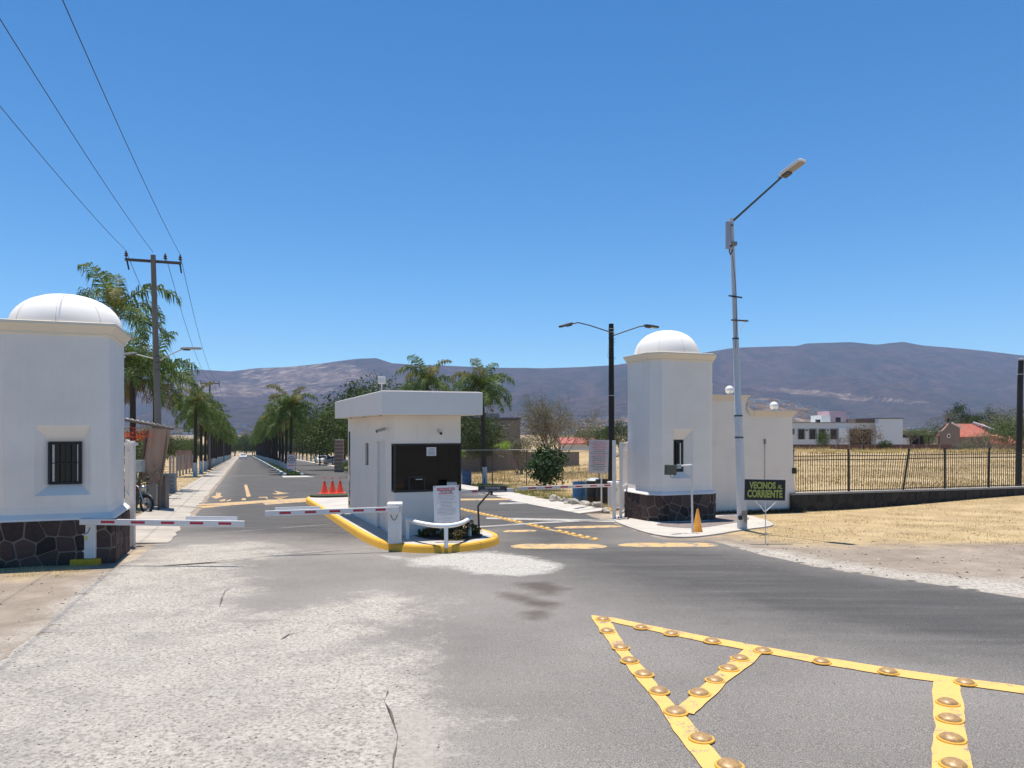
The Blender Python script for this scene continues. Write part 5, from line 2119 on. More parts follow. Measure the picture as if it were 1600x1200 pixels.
for i, (l, _, lean) in enumerate(posts):
    p_ = fpos(l)
    o = inst("post", post_me, fe, Vector((p_.x, p_.y, wt - .0)) - orgf, (lean * .12, lean, math.atan2(fd_.y, fd_.x)))
    for zz in (zr1, zr2, zr3):
        if i + 1 < len(posts):
            l2 = posts[i + 1][0]
            o1, o2 = lean * (zz - wt), posts[i + 1][2] * (zz - wt)
            q0, q1 = fpos(l + .026 + o1), fpos(l2 - .026 + o2)
            MB().beam((q0.x, q0.y, zz), (q1.x, q1.y, zz + (.0 if i != 1 else -.03)), .022, .03).build("rail", black_metal, fe)
l = .16
while l < Lf - 2.4:
    ln = 0
    for i in range(len(posts) - 1):
        if posts[i][0] <= l < posts[i + 1][0]:
            f = (l - posts[i][0]) / (posts[i + 1][0] - posts[i][0])
            ln = posts[i][2] * (1 - f) + posts[i + 1][2] * f
    if all(abs(l - q[0]) > .05 for q in posts):
        p_ = fpos(l)
        inst("bar", bar_me, fe, Vector((p_.x, p_.y, wt + .01)) - orgf, (rng.uniform(-.008, .008), ln + rng.uniform(-.006, .006), math.atan2(fd_.y, fd_.x)), (1, 1, rng.uniform(.98, 1.02)))
    l += .098
lk = fpos(.05)
MB().beam((lk.x - .08, lk.y - .05, .62), (lk.x + .09, lk.y - .05, .62), .08, .20).build("lock_box", black_metal, fe)

# chain-link fence on the verge behind the island
mesh_m = bpy.data.materials.new("chain_link")
mesh_m.use_nodes = True
n_t = mesh_m.node_tree
bs_ = n_t.nodes['Principled BSDF']
bs_.inputs['Base Color'].default_value = (.16, .11, .08, 1)
bs_.inputs['Metallic'].default_value = .3
yf = 47.5
for_x0, for_x1 = (668 - 800) / F * yf, (955 - 800) / F * (yf - 5)
cf = thing("chain_link_fence", (for_x0, yf, gz(for_x0, yf)), "rusty chain link fence on thin posts in front of the brown field", "fence")
pA, pB = Vector((for_x0, yf)), Vector((for_x1 + 1.5, yf - 5))
dC = (pB - pA).normalized()
LC = (pB - pA).length
npost = 7
hC = 2.15
pipe = mat("rusty_pipe", (.13, .085, .06), .8, var=.2, bst=0)
for i in range(npost):
    q = pA + dC * LC * i / (npost - 1)
    z = gz(q.x, q.y)
    MB().tube([(q.x, q.y, z - .1), (q.x, q.y, z + hC)], .032, 6).build("post", pipe, cf)
mb = MB()
for z_ in (hC,):
    mb.tube([(pA.x, pA.y, gz(*pA) + z_), (pB.x, pB.y, gz(*pB) + z_)], .025, 6)
mb.build("top_rail", mat("light_pipe", (.42, .40, .38), .6, var=.1, bst=0), cf)
mb = MB()
st_ = .14
nl = int(LC / st_)
for i in range(-16, nl):
    for sg in (0, 1):
        l0, l1 = i * st_, i * st_ + hC
        h0, h1 = (0, hC) if sg == 0 else (hC, 0)
        # clip to the run of the fence
        f0, f1 = max(0, -l0 / hC), min(1, (LC - l0) / hC)
        if f1 <= f0:
            continue
        e0, e1 = l0 + hC * f0, l0 + hC * f1
        z0, z1_ = h0 + (h1 - h0) * f0, h0 + (h1 - h0) * f1
        q0, q1 = pA + dC * e0, pA + dC * e1
        mb.beam((q0.x, q0.y, gz(*q0) + z0), (q1.x, q1.y, gz(*q1) + z1_), .004, .004)
tag(mb.build("wire_mesh", mesh_m, cf), kind='stuff')

# ================================================================== PLANTS
ORDN = ["first", "second", "third", "fourth", "fifth", "sixth", "seventh", "eighth", "ninth"]
palm_leaf = leaf_mat("palm_leaf", (.016, .038, .011), (.17, .23, .070), .34, 2.2)
palm_leaf_y = leaf_mat("palm_leaf_yellow", (.09, .10, .022), (.24, .21, .07), .30, 1.0)
palm_dead = leaf_mat("palm_leaf_dead", (.16, .11, .06), (.30, .22, .13), .2, 1.0)
rachis_m = mat("palm_rachis", (.10, .12, .045), .6, var=.2, bst=0)
palm_bark = mat("palm_bark", (.060, .048, .040), .95, var=.3, vs=5, bs=18, bst=.8, bd=.03)
lime = mat("lime_wash", (.66, .66, .64), .9, var=.10, vs=5, bs=20, bst=.5, bd=.01)


def frond_mesh(name, elev, L=2.7, seed=0, leafm=None, droop=1.0, dens=1.0):
    """feather leaf: arched midrib and two ranks of hanging leaflets; points along +X"""
    r = random.Random(seed)
    mb = MB()
    pts_, tg = [], []
    p_ = Vector((0, 0, 0))
    a = elev
    n_ = 12
    side_bend = r.uniform(-.25, .25)
    yaw = 0
    for i in range(n_ + 1):
        pts_.append(p_.copy())
        d = Vector((math.cos(a) * math.cos(yaw), math.cos(a) * math.sin(yaw), math.sin(a)))
        tg.append(d)
        p_ += d * L / n_
        yaw += side_bend / n_
        a -= droop * (0.075 + .26 * (i / n_) ** 1.1) * (1.25 if elev > .3 else .85) * max(.15, math.cos(a * .75))
    mb.tube(pts_, [.030 * (1 - .85 * i / n_) for i in range(n_ + 1)], 5, 1)
    k = int(54 * dens)
    for j in range(k):
        f = .13 + .87 * j / k
        x = f * n_
        i = min(n_ - 1, int(x))
        q = pts_[i].lerp(pts_[i + 1], x - i)
        d = tg[i]
        s_ = d.cross(Vector((0, 0, 1)))
        s_ = s_.normalized() if s_.length > .05 else Vector((0, 1, 0))
        up = s_.cross(d).normalized()
        ll = .74 * math.sin(math.pi * min(1, .18 + f * .80)) ** .55 * r.uniform(.8, 1.1)
        for sg in (-1, 1):
            tilt = r.uniform(-.35, .75)          # plumose: leaflets leave at several angles
            dirv = (s_ * sg * math.cos(tilt) + up * math.sin(tilt) + d * r.uniform(.35, .7)).normalized()
            mid = q + dirv * ll * .5
            drop = Vector((0, 0, -1)) * ll * r.uniform(.42, .75)
            tip = mid + dirv * ll * .24 + drop
            wv = d * .027 + up * r.uniform(-.008, .008)
            mid -= Vector((0, 0, ll * .06))
            mb.face([q - wv * .6, q + wv * .6, mid + wv, mid - wv], 0)
            mb.face([mid - wv, mid + wv, tip], 0)
    return mb.mesh(name, [leafm or palm_leaf, rachis_m])


ELEVS = [1.35, 1.05, .75, .45, .15, -.2]
FR = {}
for k_, e_ in enumerate(ELEVS):
    for v_ in range(2):
        FR[(k_, v_)] = frond_mesh("frond", e_, 2.7 if e_ > -.1 else 2.2, k_ * 7 + v_, palm_leaf_y if (v_ == 1 and k_ in (0, 1)) else palm_leaf, 1.0 if e_ < 1.2 else .8)
FR[(6, 0)] = frond_mesh("frond", -.75, 1.7, 77, palm_dead, .6, .5)
mb = MB()
mb.tube([(0, 0, 0), (.02, 0, .1), (.0, .01, .35), (.01, 0, .7), (0, 0, 1)], [1.25, 1.05, .95, .88, .8], 12)
trunk_me = mb.mesh("trunk", [palm_bark], smooth=50)
band_me = MB().lathe([(1.30, 0), (1.12, .15), (1.08, 1.0), (1.0, 1.0)], (0, 0, 0), 14).mesh("lime_band", [lime], smooth=50)
shaft_me = MB().lathe([(.8, 0), (1.0, .25), (.8, .7), (.3, 1.0), (0, 1.0)], (0, 0, 0), 10).mesh("crownshaft", [rachis_m], smooth=50)


def palm(x, y, H, seed, label, sc=1.0, nf=24, group="palms lining the avenue", far=False, lime_h=1.15, rad=.15, azs=None, leanx=0.0):
    r = random.Random(seed)
    nf = int(nf * (1.3 if far else 1.12))
    z = gz(x, y)
    pr = thing("palm_tree", (x, y, z), label, "palm tree", group)
    lx, ly = leanx, r.uniform(-.03, .03)
    t_ = inst("trunk", trunk_me, pr, (0, 0, -.05), (ly, lx, r.random() * 0), (rad, rad, H + .05))
    if lime_h:
        inst("lime_band", band_me, pr, (0, 0, -.03), (ly, lx, 0), (rad * 1.02, rad * 1.02, lime_h * r.uniform(.92, 1.06)))
    top = Vector((math.sin(lx) * H, -math.sin(ly) * H, H))
    inst("crownshaft", shaft_me, pr, top + Vector((0, 0, -.1)), (0, 0, 0), (rad * .9, rad * .9, .55))
    ga = r.uniform(0, 6.28)
    for i in range(nf):
        if i < 2:
            k_ = 0
        else:
            k_ = 1 + int((i - 2) / (nf - 2) * 4.999)
        ga += 2.39996 + r.uniform(-.25, .25)
        me = FR[(k_, r.randint(0, 1))]
        s_ = sc * r.uniform(.85, 1.12)
        inst("frond", me, pr, top + Vector((0, 0, .22 - .05 * k_)), (r.uniform(-.12, .12), r.uniform(-.12, .12), ga), (s_, s_, s_))
    if not far:
        for i in range(r.randint(0, 2)):
            inst("dead_frond", FR[(6, 0)], pr, top, (0, 0, r.uniform(0, 6.28)), (sc * .9,) * 3)
    return pr


y = 32.5
x = (180 - 800) / F * y
palm(x, y, zat(500, y) - gz(x, y), 24, "tall palm whose crown rises just behind the left tower's dome", 1.15, 12, leanx=.01)
y = 35.5
x = (208 - 800) / F * y
palm(x, y, zat(588, y) - gz(x, y), 5, "palm with hanging fronds between the left tower and the power pole", 1.0, 16)
y = 38.5
x = (243 - 800) / F * y
palm(x, y, zat(595, y) - gz(x, y), 12, "palm right behind the near power pole, fronds reaching right", 1.15, 16)
left_ts = [67.0 + 8.3 * i + rng.uniform(-.5, .5) for i in range(22)]
for i, t in enumerate(left_ts):
    x, y = AV(-3.8, t)
    lab = "first lime-banded palm of the left row, with a dark trunk" if i == 0 else "%s palm of the left row along the verge, counted from the near end" % ORDN[i] if i < 7 else "palm standing far down the left row along the verge"
    palm(x, y, rng.uniform(5.0, 5.8), 100 + i, lab, rng.uniform(.95, 1.1), 18 if i < 8 else 13, far=i > 5, group="palms of the left row")
for i in range(28):
    t = 69.8 + i * 7.4 + rng.uniform(-.4, .4)
    x, y = AV(3.95, t)
    lab = "first palm of the median, full round crown behind the speed sign" if i == 0 else "%s palm of the median row, counted from the near end" % ORDN[i] if i < 7 else "palm standing far down the median row"
    palm(x, y, 5.7 if i == 0 else rng.uniform(5.0, 6.0), 200 + i, lab, 1.12 if i == 0 else rng.uniform(1.0, 1.15), 22 if i == 0 else 18 if i < 8 else 13, far=i > 5, group="palms of the median row", lime_h=1.0)
for i in range(18):
    t = 99 + i * 10.5 + rng.uniform(-1, 1)
    x, y = AV(12.4, t)
    palm(x, y, rng.uniform(5.0, 6.3), 300 + i, "palm of the right row beyond the right carriageway", rng.uniform(1.0, 1.15), 15 if i < 6 else 12, far=True, group="palms of the right row")
y = 46.8
x = (757.5 - 800) / F * y
palm(x, y, zat(612, y) - gz(x, y), 47, "tall palm behind the booth's right side, dark trunk with white foot", .98, 22, leanx=-.03)
y = 58
x = (667 - 800) / F * y
palm(x, y, zat(606, y) - gz(x, y), 33, "palm rising behind the middle of the booth roof", 1.15, 17)


def leafy_mesh(name, seed, rx, rz, nclump, nleaf, lsize, m, shell=.55, flat=.8):
    """crown of small leaf faces gathered in clumps; base of the crown at z=0"""
    rs = np.random.RandomState(seed)
    V = []
    cs = []
    while len(cs) < nclump:
        p = rs.uniform(-1, 1, 3)
        q = np.linalg.norm(p)
        if q > 1 or q < shell * rs.rand():
            continue
        lump = 1 + .28 * noise.noise(Vector(p.tolist()) * 1.7 + Vector((seed, 0, 0)))
        cs.append(p * lump)
    cs = np.array(cs)
    cen = cs * np.array([rx, rx, rz]) + np.array([0, 0, rz])
    csz = rs.uniform(.14, .30, nclump) * rx
    tot = nclump * nleaf
    ci = np.repeat(np.arange(nclump), nleaf)
    off = rs.normal(0, 1, (tot, 3)) * csz[ci][:, None] * np.array([1, 1, flat]) * .62
    P = cen[ci] + off
    a = rs.normal(0, 1, (tot, 3))
    a /= np.linalg.norm(a, axis=1)[:, None]
    b_ = rs.normal(0, 1, (tot, 3))
    b_ -= a * (a * b_).sum(1)[:, None]
    b_ /= np.linalg.norm(b_, axis=1)[:, None]
    s = lsize * rs.uniform(.6, 1.3, tot)[:, None]
    q0, q1, q2, q3 = P - a * s, P - b_ * s * .45, P + a * s, P + b_ * s * .45
    V = np.stack([q0, q1, q2, q3], 1).reshape(-1, 3)
    me = bpy.data.meshes.new(name)
    me.vertices.add(tot * 4)
    me.vertices.foreach_set("co", V.astype(np.float32).ravel())
    me.loops.add(tot * 4)
    me.loops.foreach_set("vertex_index", np.arange(tot * 4, dtype=np.int32))
    me.polygons.add(tot)
    me.polygons.foreach_set("loop_start", np.arange(0, tot * 4, 4, dtype=np.int32))
    me.polygons.foreach_set("loop_total", np.full(tot, 4, dtype=np.int32))
    me.materials.append(m)
    me.update()
    me.validate()
    return me


def limbs_mesh(name, seed, H, rx, rz, m, trunk_r=.12, nb=7, multi=1):
    r = random.Random(seed)
    mb = MB()
    for k in range(multi):
        x0, y0 = (0, 0) if multi == 1 else (r.uniform(-.2, .2), r.uniform(-.2, .2))
        tx, ty = r.uniform(-.15, .15) * H, r.uniform(-.15, .15) * H
        pts_ = [(x0, y0, -.1), (x0 + tx * .4, y0 + ty * .4, H * .5), (x0 + tx, y0 + ty, H)]
        mb.tube(pts_, [trunk_r, trunk_r * .8, trunk_r * .6], 8)
        for i in range(nb):
            a = i * 2.4 + r.uniform(-.4, .4)
            e = Vector((math.cos(a) * rx * r.uniform(.45, .8), math.sin(a) * rx * r.uniform(.45, .8), H + rz * r.uniform(.5, 1.5)))
            s_ = Vector(pts_[2]).lerp(Vector(pts_[1]), r.uniform(0, .5))
            mid = s_.lerp(e, .5) + Vector((0, 0, rz * .15))
            mb.tube([s_, mid, e], [trunk_r * .45, trunk_r * .28, trunk_r * .1], 5)
            for k2 in range(2):
                e2 = e + Vector((r.uniform(-.4, .4) * rx, r.uniform(-.4, .4) * rx, r.uniform(-.1, .3) * rz))
                mb.tube([mid, e2], [trunk_r * .2, trunk_r * .06], 4)
    return mb.mesh(name, [m], smooth=60)


bark = mat("tree_bark", (.085, .065, .050), .95, var=.25, vs=6, bs=25, bst=.6, bd=.02)
leaf_dark = leaf_mat("leaf_dark", (.018, .034, .012), (.070, .095, .030), .25, .8)
leaf_mid = leaf_mat("leaf_mid", (.032, .055, .016), (.11, .14, .045), .28, .8)
leaf_grey = leaf_mat("leaf_grey_green", (.070, .080, .045), (.17, .165, .105), .22, .8)
leaf_brown = leaf_mat("leaf_brown", (.085, .055, .038), (.19, .135, .085), .2, .8)
leaf_bright = leaf_mat("leaf_bright", (.13, .22, .035), (.30, .40, .08), .35, .8)

CR = {
    'dark': [leafy_mesh("crown", 1, 3.2, 2.1, 120, 60, .115, leaf_dark), leafy_mesh("crown", 2, 3.0, 2.4, 120, 60, .12, leaf_dark)],
    'mid': [leafy_mesh("crown", 3, 3.2, 2.1, 120, 60, .11, leaf_mid), leafy_mesh("crown", 4, 3.0, 2.4, 120, 60, .115, leaf_mid)],
    'grey': [leafy_mesh("crown", 5, 3.0, 2.4, 90, 46, .10, leaf_grey)],
    'brown': [leafy_mesh("crown", 6, 2.8, 2.3, 80, 40, .11, leaf_brown)],
}
LM = [limbs_mesh("trunk", 1, 2.0, 3.0, 2.0, bark), limbs_mesh("trunk", 2, 2.0, 3.0, 2.2, bark)]


def tree(x, y, h, wd, kind, label, group, seed=0, name="leafy_tree", zoff=0.0):
    """h = total height, wd = crown width"""
    r = random.Random(seed)
    e_ = thing(name, (x, y, gz(x, y) + zoff), label, "tree", group)
    me = CR[kind][seed % len(CR[kind])]
    hz_ = h / 6.3
    sx_ = wd / 6.2
    rz_ = r.uniform(0, 6.28)
    inst("trunk", LM[seed % 2], e_, (0, 0, 0), (0, 0, rz_), (sx_, sx_, hz_))
    inst("crown", me, e_, (0, 0, 1.5 * hz_), (0, 0, rz_), (sx_, sx_, hz_))
    return e_


# right of the avenue, seen between the median palms and the booth
k = 0
for uu, yy, top, wdp, kd, lab in ((527, 82, 622, 7.5, 'mid', "round fine-leaved green tree whose crown meets the booth roof's left end"),
                                  (600, 96, 596, 10, 'mid', "broad pale green tree rising over the booth roof behind the floodlight"),
                                  (500, 110, 634, 7, 'dark', "dark green tree beside the round fine-leaved one"),
                                  (560, 118, 600, 10, 'dark', "dark tree behind the broad pale green tree"),
                                  (725, 74, 632, 8, 'dark', "dark hanging tree behind the booth's right roof corner"),
                                  (752, 70, 655, 3.6, 'dark', "dark weeping foliage beside the tall palm's trunk"),
                                  (548, 60, 716, 1.6, 'mid', "small leafy shrub at the brick pier left of the booth")):
    x = (uu - 800) / F * yy
    tree(x, yy, zat(top, yy) - gz(x, yy), wdp, kd, lab, None, k)
    k += 1
for i in range(16):
    t = 85 + i * 15
    x, y = AV(17 + rng.uniform(-2, 3), t)
    tree(x, y, rng.uniform(5, 7), rng.uniform(6, 9), rng.choice(('dark', 'mid', 'dark')), "leafy tree in the belt behind the right row of palms", "trees behind the right palms", i)
for i in range(20):
    t = 44 + i * 13
    x, y = AV(-9.5 + rng.uniform(-4, 1), t)
    tree(x, y, rng.uniform(3.6, 5.6), rng.uniform(4.5, 7.5), rng.choice(('dark', 'mid', 'grey')), "leafy tree in the belt behind the left row of palms", "trees behind the left palms", i + 3)
for i in range(22):
    x, y = AV(rng.uniform(-14, 20), 305 + i * 4)
    tree(x, y, rng.uniform(7, 10), rng.uniform(8, 12), 'dark', "dark tree closing the far end of the avenue", "trees at the end of the avenue", i)
x, y = AV(-6.2, 27.5)
tree(x, y, 3.1, 3.4, 'grey', "grey green bush behind the left gate", None, 3, "bush")
# flame-red flowers in the bush
rs = leafy_mesh("red_flowers", 9, .75, .22, 30, 16, .035, leaf_mat("flower_red", (.45, .04, .02), (.75, .10, .04), .3))
x, y = at(213, 682, 26.0)[0], 26.0
e_ = thing("flowering_bush", (x, y, gz(x, y)), "bush with flame red flowers beside the left tower", "bush")
tag(inst("flowers", rs, e_, (0, 0, zat(692, 26) - gz(x, y))), kind="stuff")
inst("foliage", leafy_mesh("foliage", 19, .85, .8, 40, 34, .04, leaf_grey), e_, (0, 0, .35))
inst("stem", limbs_mesh("stem", 4, .7, .8, .5, bark, .04, 6, 2), e_)

# the straggling half-bare shrub tree right of the booth
def bare_tree(name, x, y, h, wd, seed, label, leafm, nleaf, twigm, multi=7, leaf=.05, group=None):
    r = random.Random(seed)
    e_ = thing(name, (x, y, gz(x, y)), label, "tree", group)
    mb = MB()
    tips = []
    for k in range(multi):
        a = r.uniform(0, 6.28)
        sp = r.uniform(.15, 1.0)
        p_ = Vector((r.uniform(-.2, .2), r.uniform(-.2, .2), -.05))
        d = Vector((math.cos(a) * sp * .6, math.sin(a) * sp * .6, 1)).normalized()

        def grow(p_, d, L, rad, depth):
            q = p_
            pts_ = [p_]
            for i in range(3):
                d2 = (d + Vector((r.uniform(-.22, .22), r.uniform(-.22, .22), r.uniform(-.05, .14)))).normalized()
                q = q + d2 * L / 3
                pts_.append(q)
                d = d2
                if depth > 0 and i > 0:
                    for _ in range(2):
                        dd = (d + Vector((r.uniform(-.75, .75), r.uniform(-.75, .75), r.uniform(-.2, .5)))).normalized()
                        grow(q, dd, L * r.uniform(.55, .75), rad * .5, depth - 1)
            mb.tube(pts_, [rad, rad * .75, rad * .55, rad * .3], 4 if depth else 3, cap=False)
            if depth <= 1:
                tips.extend(pts_[1:])
        grow(p_, d, h * .42, .06, 3)
    V = [v_ for v_ in mb.V]
    zmax = max(v_[2] for v_ in V)
    xm = sorted(abs(v_[0]) for v_ in V)[int(len(V) * .97)]
    sz, sx_ = h / zmax, wd / 2 / xm
    mb.V = [(v_[0] * sx_, v_[1] * sx_, v_[2] * sz) for v_ in V]
    o = inst("branches", mb.mesh("branches", [twigm]), e_)
    lf = MB()
    for i in range(nleaf):
        t_ = r.choice(tips)
        p_ = Vector((t_.x * sx_, t_.y * sx_, t_.z * sz)) + Vector((r.gauss(0, .16), r.gauss(0, .16), r.gauss(0, .16)))
        a = Vector((r.gauss(0, 1), r.gauss(0, 1), r.gauss(0, 1))).normalized() * leaf
        b_ = a.cross(Vector((r.gauss(0, 1), r.gauss(0, 1), r.gauss(0, 1)))).normalized() * leaf * .45
        lf.face([p_ - a, p_ - b_, p_ + a, p_ + b_])
    inst("crown", lf.mesh("crown", [leafm]), e_)
    return e_


twig = mat("twig_brown", (.17, .13, .10), .9, var=.2, bst=0)
yy = 62.0
x = (873 - 800) / F * yy
bare_tree("bare_shrub", x, yy, zat(612, yy) - gz(x, yy), 6.2, 4, "straggling grey green half-bare shrub tree right of the booth", leaf_mat("leaf_dusty", (.10, .095, .065), (.22, .20, .145), .2, .8), 7500, twig, 10, .07)
x = (812 - 800) / F * 64
bare_tree("bare_shrub", x, 64.0, 3.4, 3.6, 9, "lower straggling shrub at the left foot of the half-bare tree", leaf_grey, 1800, twig, 6, .07)
# small dark big-leaved tree
yy = 39.5
x = (854 - 800) / F * yy
e_ = thing("young_tree", (x, yy, gz(x, yy)), "small dark tree with large glossy leaves on the right verge", "tree")
inst("trunk", limbs_mesh("trunk", 14, .5, .7, .7, bark, .04, 6), e_)
inst("crown", leafy_mesh("crown", 15, .98, 1.06, 110, 22, .10, leaf_mat("leaf_glossy", (.012, .035, .014), (.05, .095, .03), .15, 2), .5, 1.0), e_, (0, 0, .25))
for uu, v_, yy, lab in ((788, 697, 52, "bright lime green sapling before the grey building"), (720, 709, 49, "lime green sapling at the booth's right edge")):
    x = (uu - 800) / F * yy
    e_ = thing("sapling", (x, yy, gz(x, yy)), lab, "sapling")
    hh = zat(v_, yy) - gz(x, yy)
    inst("stem", MB().tube([(0, 0, -.05), (.04, 0, hh * .5), (-.03, 0, hh)], [.02, .015, .01], 5).mesh("stem", [twig]), e_)
    inst("crown", leafy_mesh("crown", int(uu), .62 if uu > 750 else .3, .26, 24, 26, .06, leaf_bright), e_, (0, 0, hh - .26))

# planting bed shrubs
bedleaf = leaf_mat("bed_leaf", (.035, .032, .014), (.17, .13, .055), .2, 14)
bedleaf2 = leaf_mat("bed_leaf_green", (.020, .035, .010), (.11, .14, .04), .2, 14)
for i, (a_, b__, rr, hh, mm_) in enumerate(((.78, -.45, .20, .11, 0), (1.05, -.80, .20, .10, 1), (1.30, -.40, .24, .17, 0), (1.42, -.85, .24, .19, 0), (1.68, -.55, .22, .17, 1), (.60, -.35, .14, .08, 1), (1.15, -1.15, .18, .09, 0), (1.80, -.28, .13, .11, 0))):
    px_, py_ = BF(a_, b__)
    o = inst("bed_shrub", leafy_mesh("bed_shrub", 60 + i, rr, hh, 30, 26, .026, (bedleaf, bedleaf2)[mm_], .2), None, (px_, py_, IZ(px_, py_) + .005))
    tag(o, "low %s shrub in the planting bed, %s" % (("reddish brown", "dark green")[mm_], ("beside the barrier cabinet", "at the middle front", "behind the board's left edge", "right of the centre rail post", "by the right rail post", "at the far left corner", "at the kerb's nose", "at the right back corner")[i]), "shrub", "shrubs of the island planting bed")
o = inst("weed_tuft", leafy_mesh("weed_tuft", 88, .10, .06, 10, 14, .02, bedleaf2, .2), None, (*BF(-.25, 6.2), IZ(*BF(-.25, 6.2))))
tag(o, "small green weed on the island paving beyond the booth's side wall", "weed")

# ================================================================== CLUTTER ON THE RIGHT VERGE
blue_p = mat("blue_plastic", (.045, .17, .36), .45, var=.12, vs=6, bst=0)
blue_d = mat("dark_blue_plastic", (.012, .06, .17), .45, var=.12, vs=6, bst=0)
black_p = mat("black_plastic", (.014, .014, .015), .5, var=.1, bst=0)


def drum(uu, v0, yy, r_, h, m_, label, name="drum", cat="drum", lidm=None):
    x = (uu - 800) / F * yy
    z = gz(x, yy)
    e_ = thing(name, (x, yy, z), label, cat)
    MB().lathe([(r_ * .93, 0), (r_, .04), (r_, h * .3), (r_ * 1.04, h * .33), (r_, h * .36), (r_, h * .63), (r_ * 1.04, h * .66), (r_, h * .69), (r_, h * .95), (r_ * 1.03, h * .97), (r_ * 1.03, h), (r_ * .92, h), (r_ * .90, h * .9), (0, h * .9)], (x, yy, z), 24).build("body", m_, e_, smooth=40)
    if lidm:
        MB().lathe([(r_ * 1.06, h), (r_ * 1.06, h + .03), (r_ * .5, h + .12), (0, h + .13)], (x, yy, z), 24).build("lid", lidm, e_, smooth=40)
    return e_


drum(905.5, 776, 30.6, .29, .84, blue_p, "light blue plastic drum behind the rocks on the right verge")
drum(928, 776, 29.9, .30, .90, black_p, "black bin with a dented grey lid next to the light blue drum", "bin", "bin", grey_plastic)
drum(942, 782, 29.4, .29, .98, black_p, "taller black bin right beside the black street lamp pole", "bin", "bin")
drum(729, 760, 44.5, .29, .92, blue_d, "dark blue drum standing beside the booth at the tall palm")
rock_m = mat("pale_rock", (.42, .38, .32), .95, var=.25, vs=4, bs=18, bst=.8, bd=.02)


def rock(uu, v_, yy, wd, h, seed, label):
    x = (uu - 800) / F * yy
    r = random.Random(seed)
    bm = bmesh.new()
    bmesh.ops.create_icosphere(bm, subdivisions=2, radius=1)
    for vv_ in bm.verts:
        c_ = vv_.co
        k_ = 1 + .35 * noise.noise(c_ * 1.3 + Vector((seed, 0, 0))) + .12 * noise.noise(c_ * 3.3 + Vector((0, seed, 0)))
        vv_.co = Vector((c_.x * wd / 2 * k_, c_.y * wd / 2.4 * k_, (c_.z * .5 + .35) * h * k_))
    me = bpy.data.meshes.new("rock")
    bm.to_mesh(me)
    bm.free()
    me.materials.append(rock_m)
    o = inst("rock", me, None, (x, yy, gz(x, yy)), (0, 0, r.uniform(0, 6)))
    tag(o, label, "rock")


for i, (uu, yy, wd, h, lab) in enumerate(((867, 29.6, .50, .42, "leftmost pale rock of the row on the right verge"), (881, 29.2, .34, .32, "small tilted rock, second from the left in the verge row"),
                                          (890, 28.3, .46, .40, "steep pale rock before the light blue drum"), (899, 27.9, .42, .38, "pale rock touching the steep one, before the blue drum"),
                                          (913, 28.2, .58, .26, "low broad rock below the black bins"), (933, 27.2, .60, .30, "rounded tan boulder nearest the barrier"),
                                          (947, 25.2, .36, .22, "flat stone beside the barrier's yellow foot"))):
    rock(uu, 0, yy, wd, h, i, lab)


def verge_sign(name, uc, vt, vb, yy, wpx, label, cat="sign"):
    c_ = at(uc, (vt + vb) / 2, yy)
    hh = (vb - vt) / F * yy
    ww = wpx / F * yy
    e_ = thing(name, (c_.x, yy, gz(c_.x, yy)), label, cat)
    ux_, uz_, nn_ = Vector((1, .05, -.03)).normalized(), Vector((.03, 0, 1)).normalized(), None
    nn_ = ux_.cross(uz_)
    if nn_.y > 0:
        nn_ = -nn_
    b_ = MB().beam(c_ - ux_ * ww / 2, c_ + ux_ * ww / 2, .02, hh, up=uz_).build("board", mat("rules_board", (.50, .48, .50), .6, var=.05, bst=0), e_)
    return e_, c_, ux_, uz_, nn_, ww, hh, b_


e_, c_, a1_, a2_, a3_, ww, hh, brd2 = verge_sign("rules_board", 935.5, 687, 739, 26.4, 31, "pale rules board with red and black lines in front of the black wooden pole")
p_ = c_ + Vector((.10, .03, -hh / 2))
MB().tube([(p_.x, p_.y, gz(p_.x, p_.y) - .05), (p_.x, p_.y, p_.z + .25)], .028, 8).build("post", white_metal, e_)
cz = hh / 2 - .08
r = random.Random(8)
redrows, blackrows = [], []
for i in range(16):
    (redrows if i < 5 or i in (7, 11) else blackrows).append((cz - i * (hh - .16) / 15.5, ww * r.uniform(.26, .42)))
scribble(c_, a1_, a2_, a3_, redrows, red_ink, e_, 1, h=.036)
scribble(c_, a1_, a2_, a3_, blackrows, black_ink, e_, 2, h=.036)

# speed sign on the median nose
yy = 63.3
e_, c_, a1_, a2_, a3_, ww, hh, brd3 = verge_sign("speed_sign", 455.3, 709.5, 733.5, yy, 14.5, "white 20 km/h speed board with a red frame at the median nose")
for sx in (-1, 1):
    q = c_ + a1_ * (ww / 2 - .05) * sx
    MB().tube([(q.x, q.y + .03, gz(q.x, q.y)), (q.x, q.y + .03, c_.z)], .025, 6).build("leg", dark_metal, e_)
redd = mat("sign_red_frame", (.30, .03, .04), .5, var=0, bst=0)
for s_ in (-1, 1):
    o = c_ + a1_ * s_ * (ww / 2 - .02) + a3_ * .012
    MB().beam(o - a2_ * (hh / 2), o + a2_ * (hh / 2), .035, .004, up=a3_).build("frame", redd, brd3)
    o = c_ + a2_ * s_ * (hh / 2 - .02) + a3_ * .012
    MB().beam(o - a1_ * (ww / 2 - .04), o + a1_ * (ww / 2 - .04), .035, .004, up=a3_).build("frame", redd, brd3)
mb = MB()
nn_ = 28
for i in range(nn_):
    aa, bb = 2 * math.pi * i / nn_, 2 * math.pi * (i + 1) / nn_
    f_ = lambda q, rr: c_ + a2_ * .17 + a1_ * math.cos(q) * rr + a2_ * math.sin(q) * rr + a3_ * .013
    mb.face([f_(aa, .26), f_(bb, .26), f_(bb, .31), f_(aa, .31)])
mb.build("ring", black_ink, brd3)
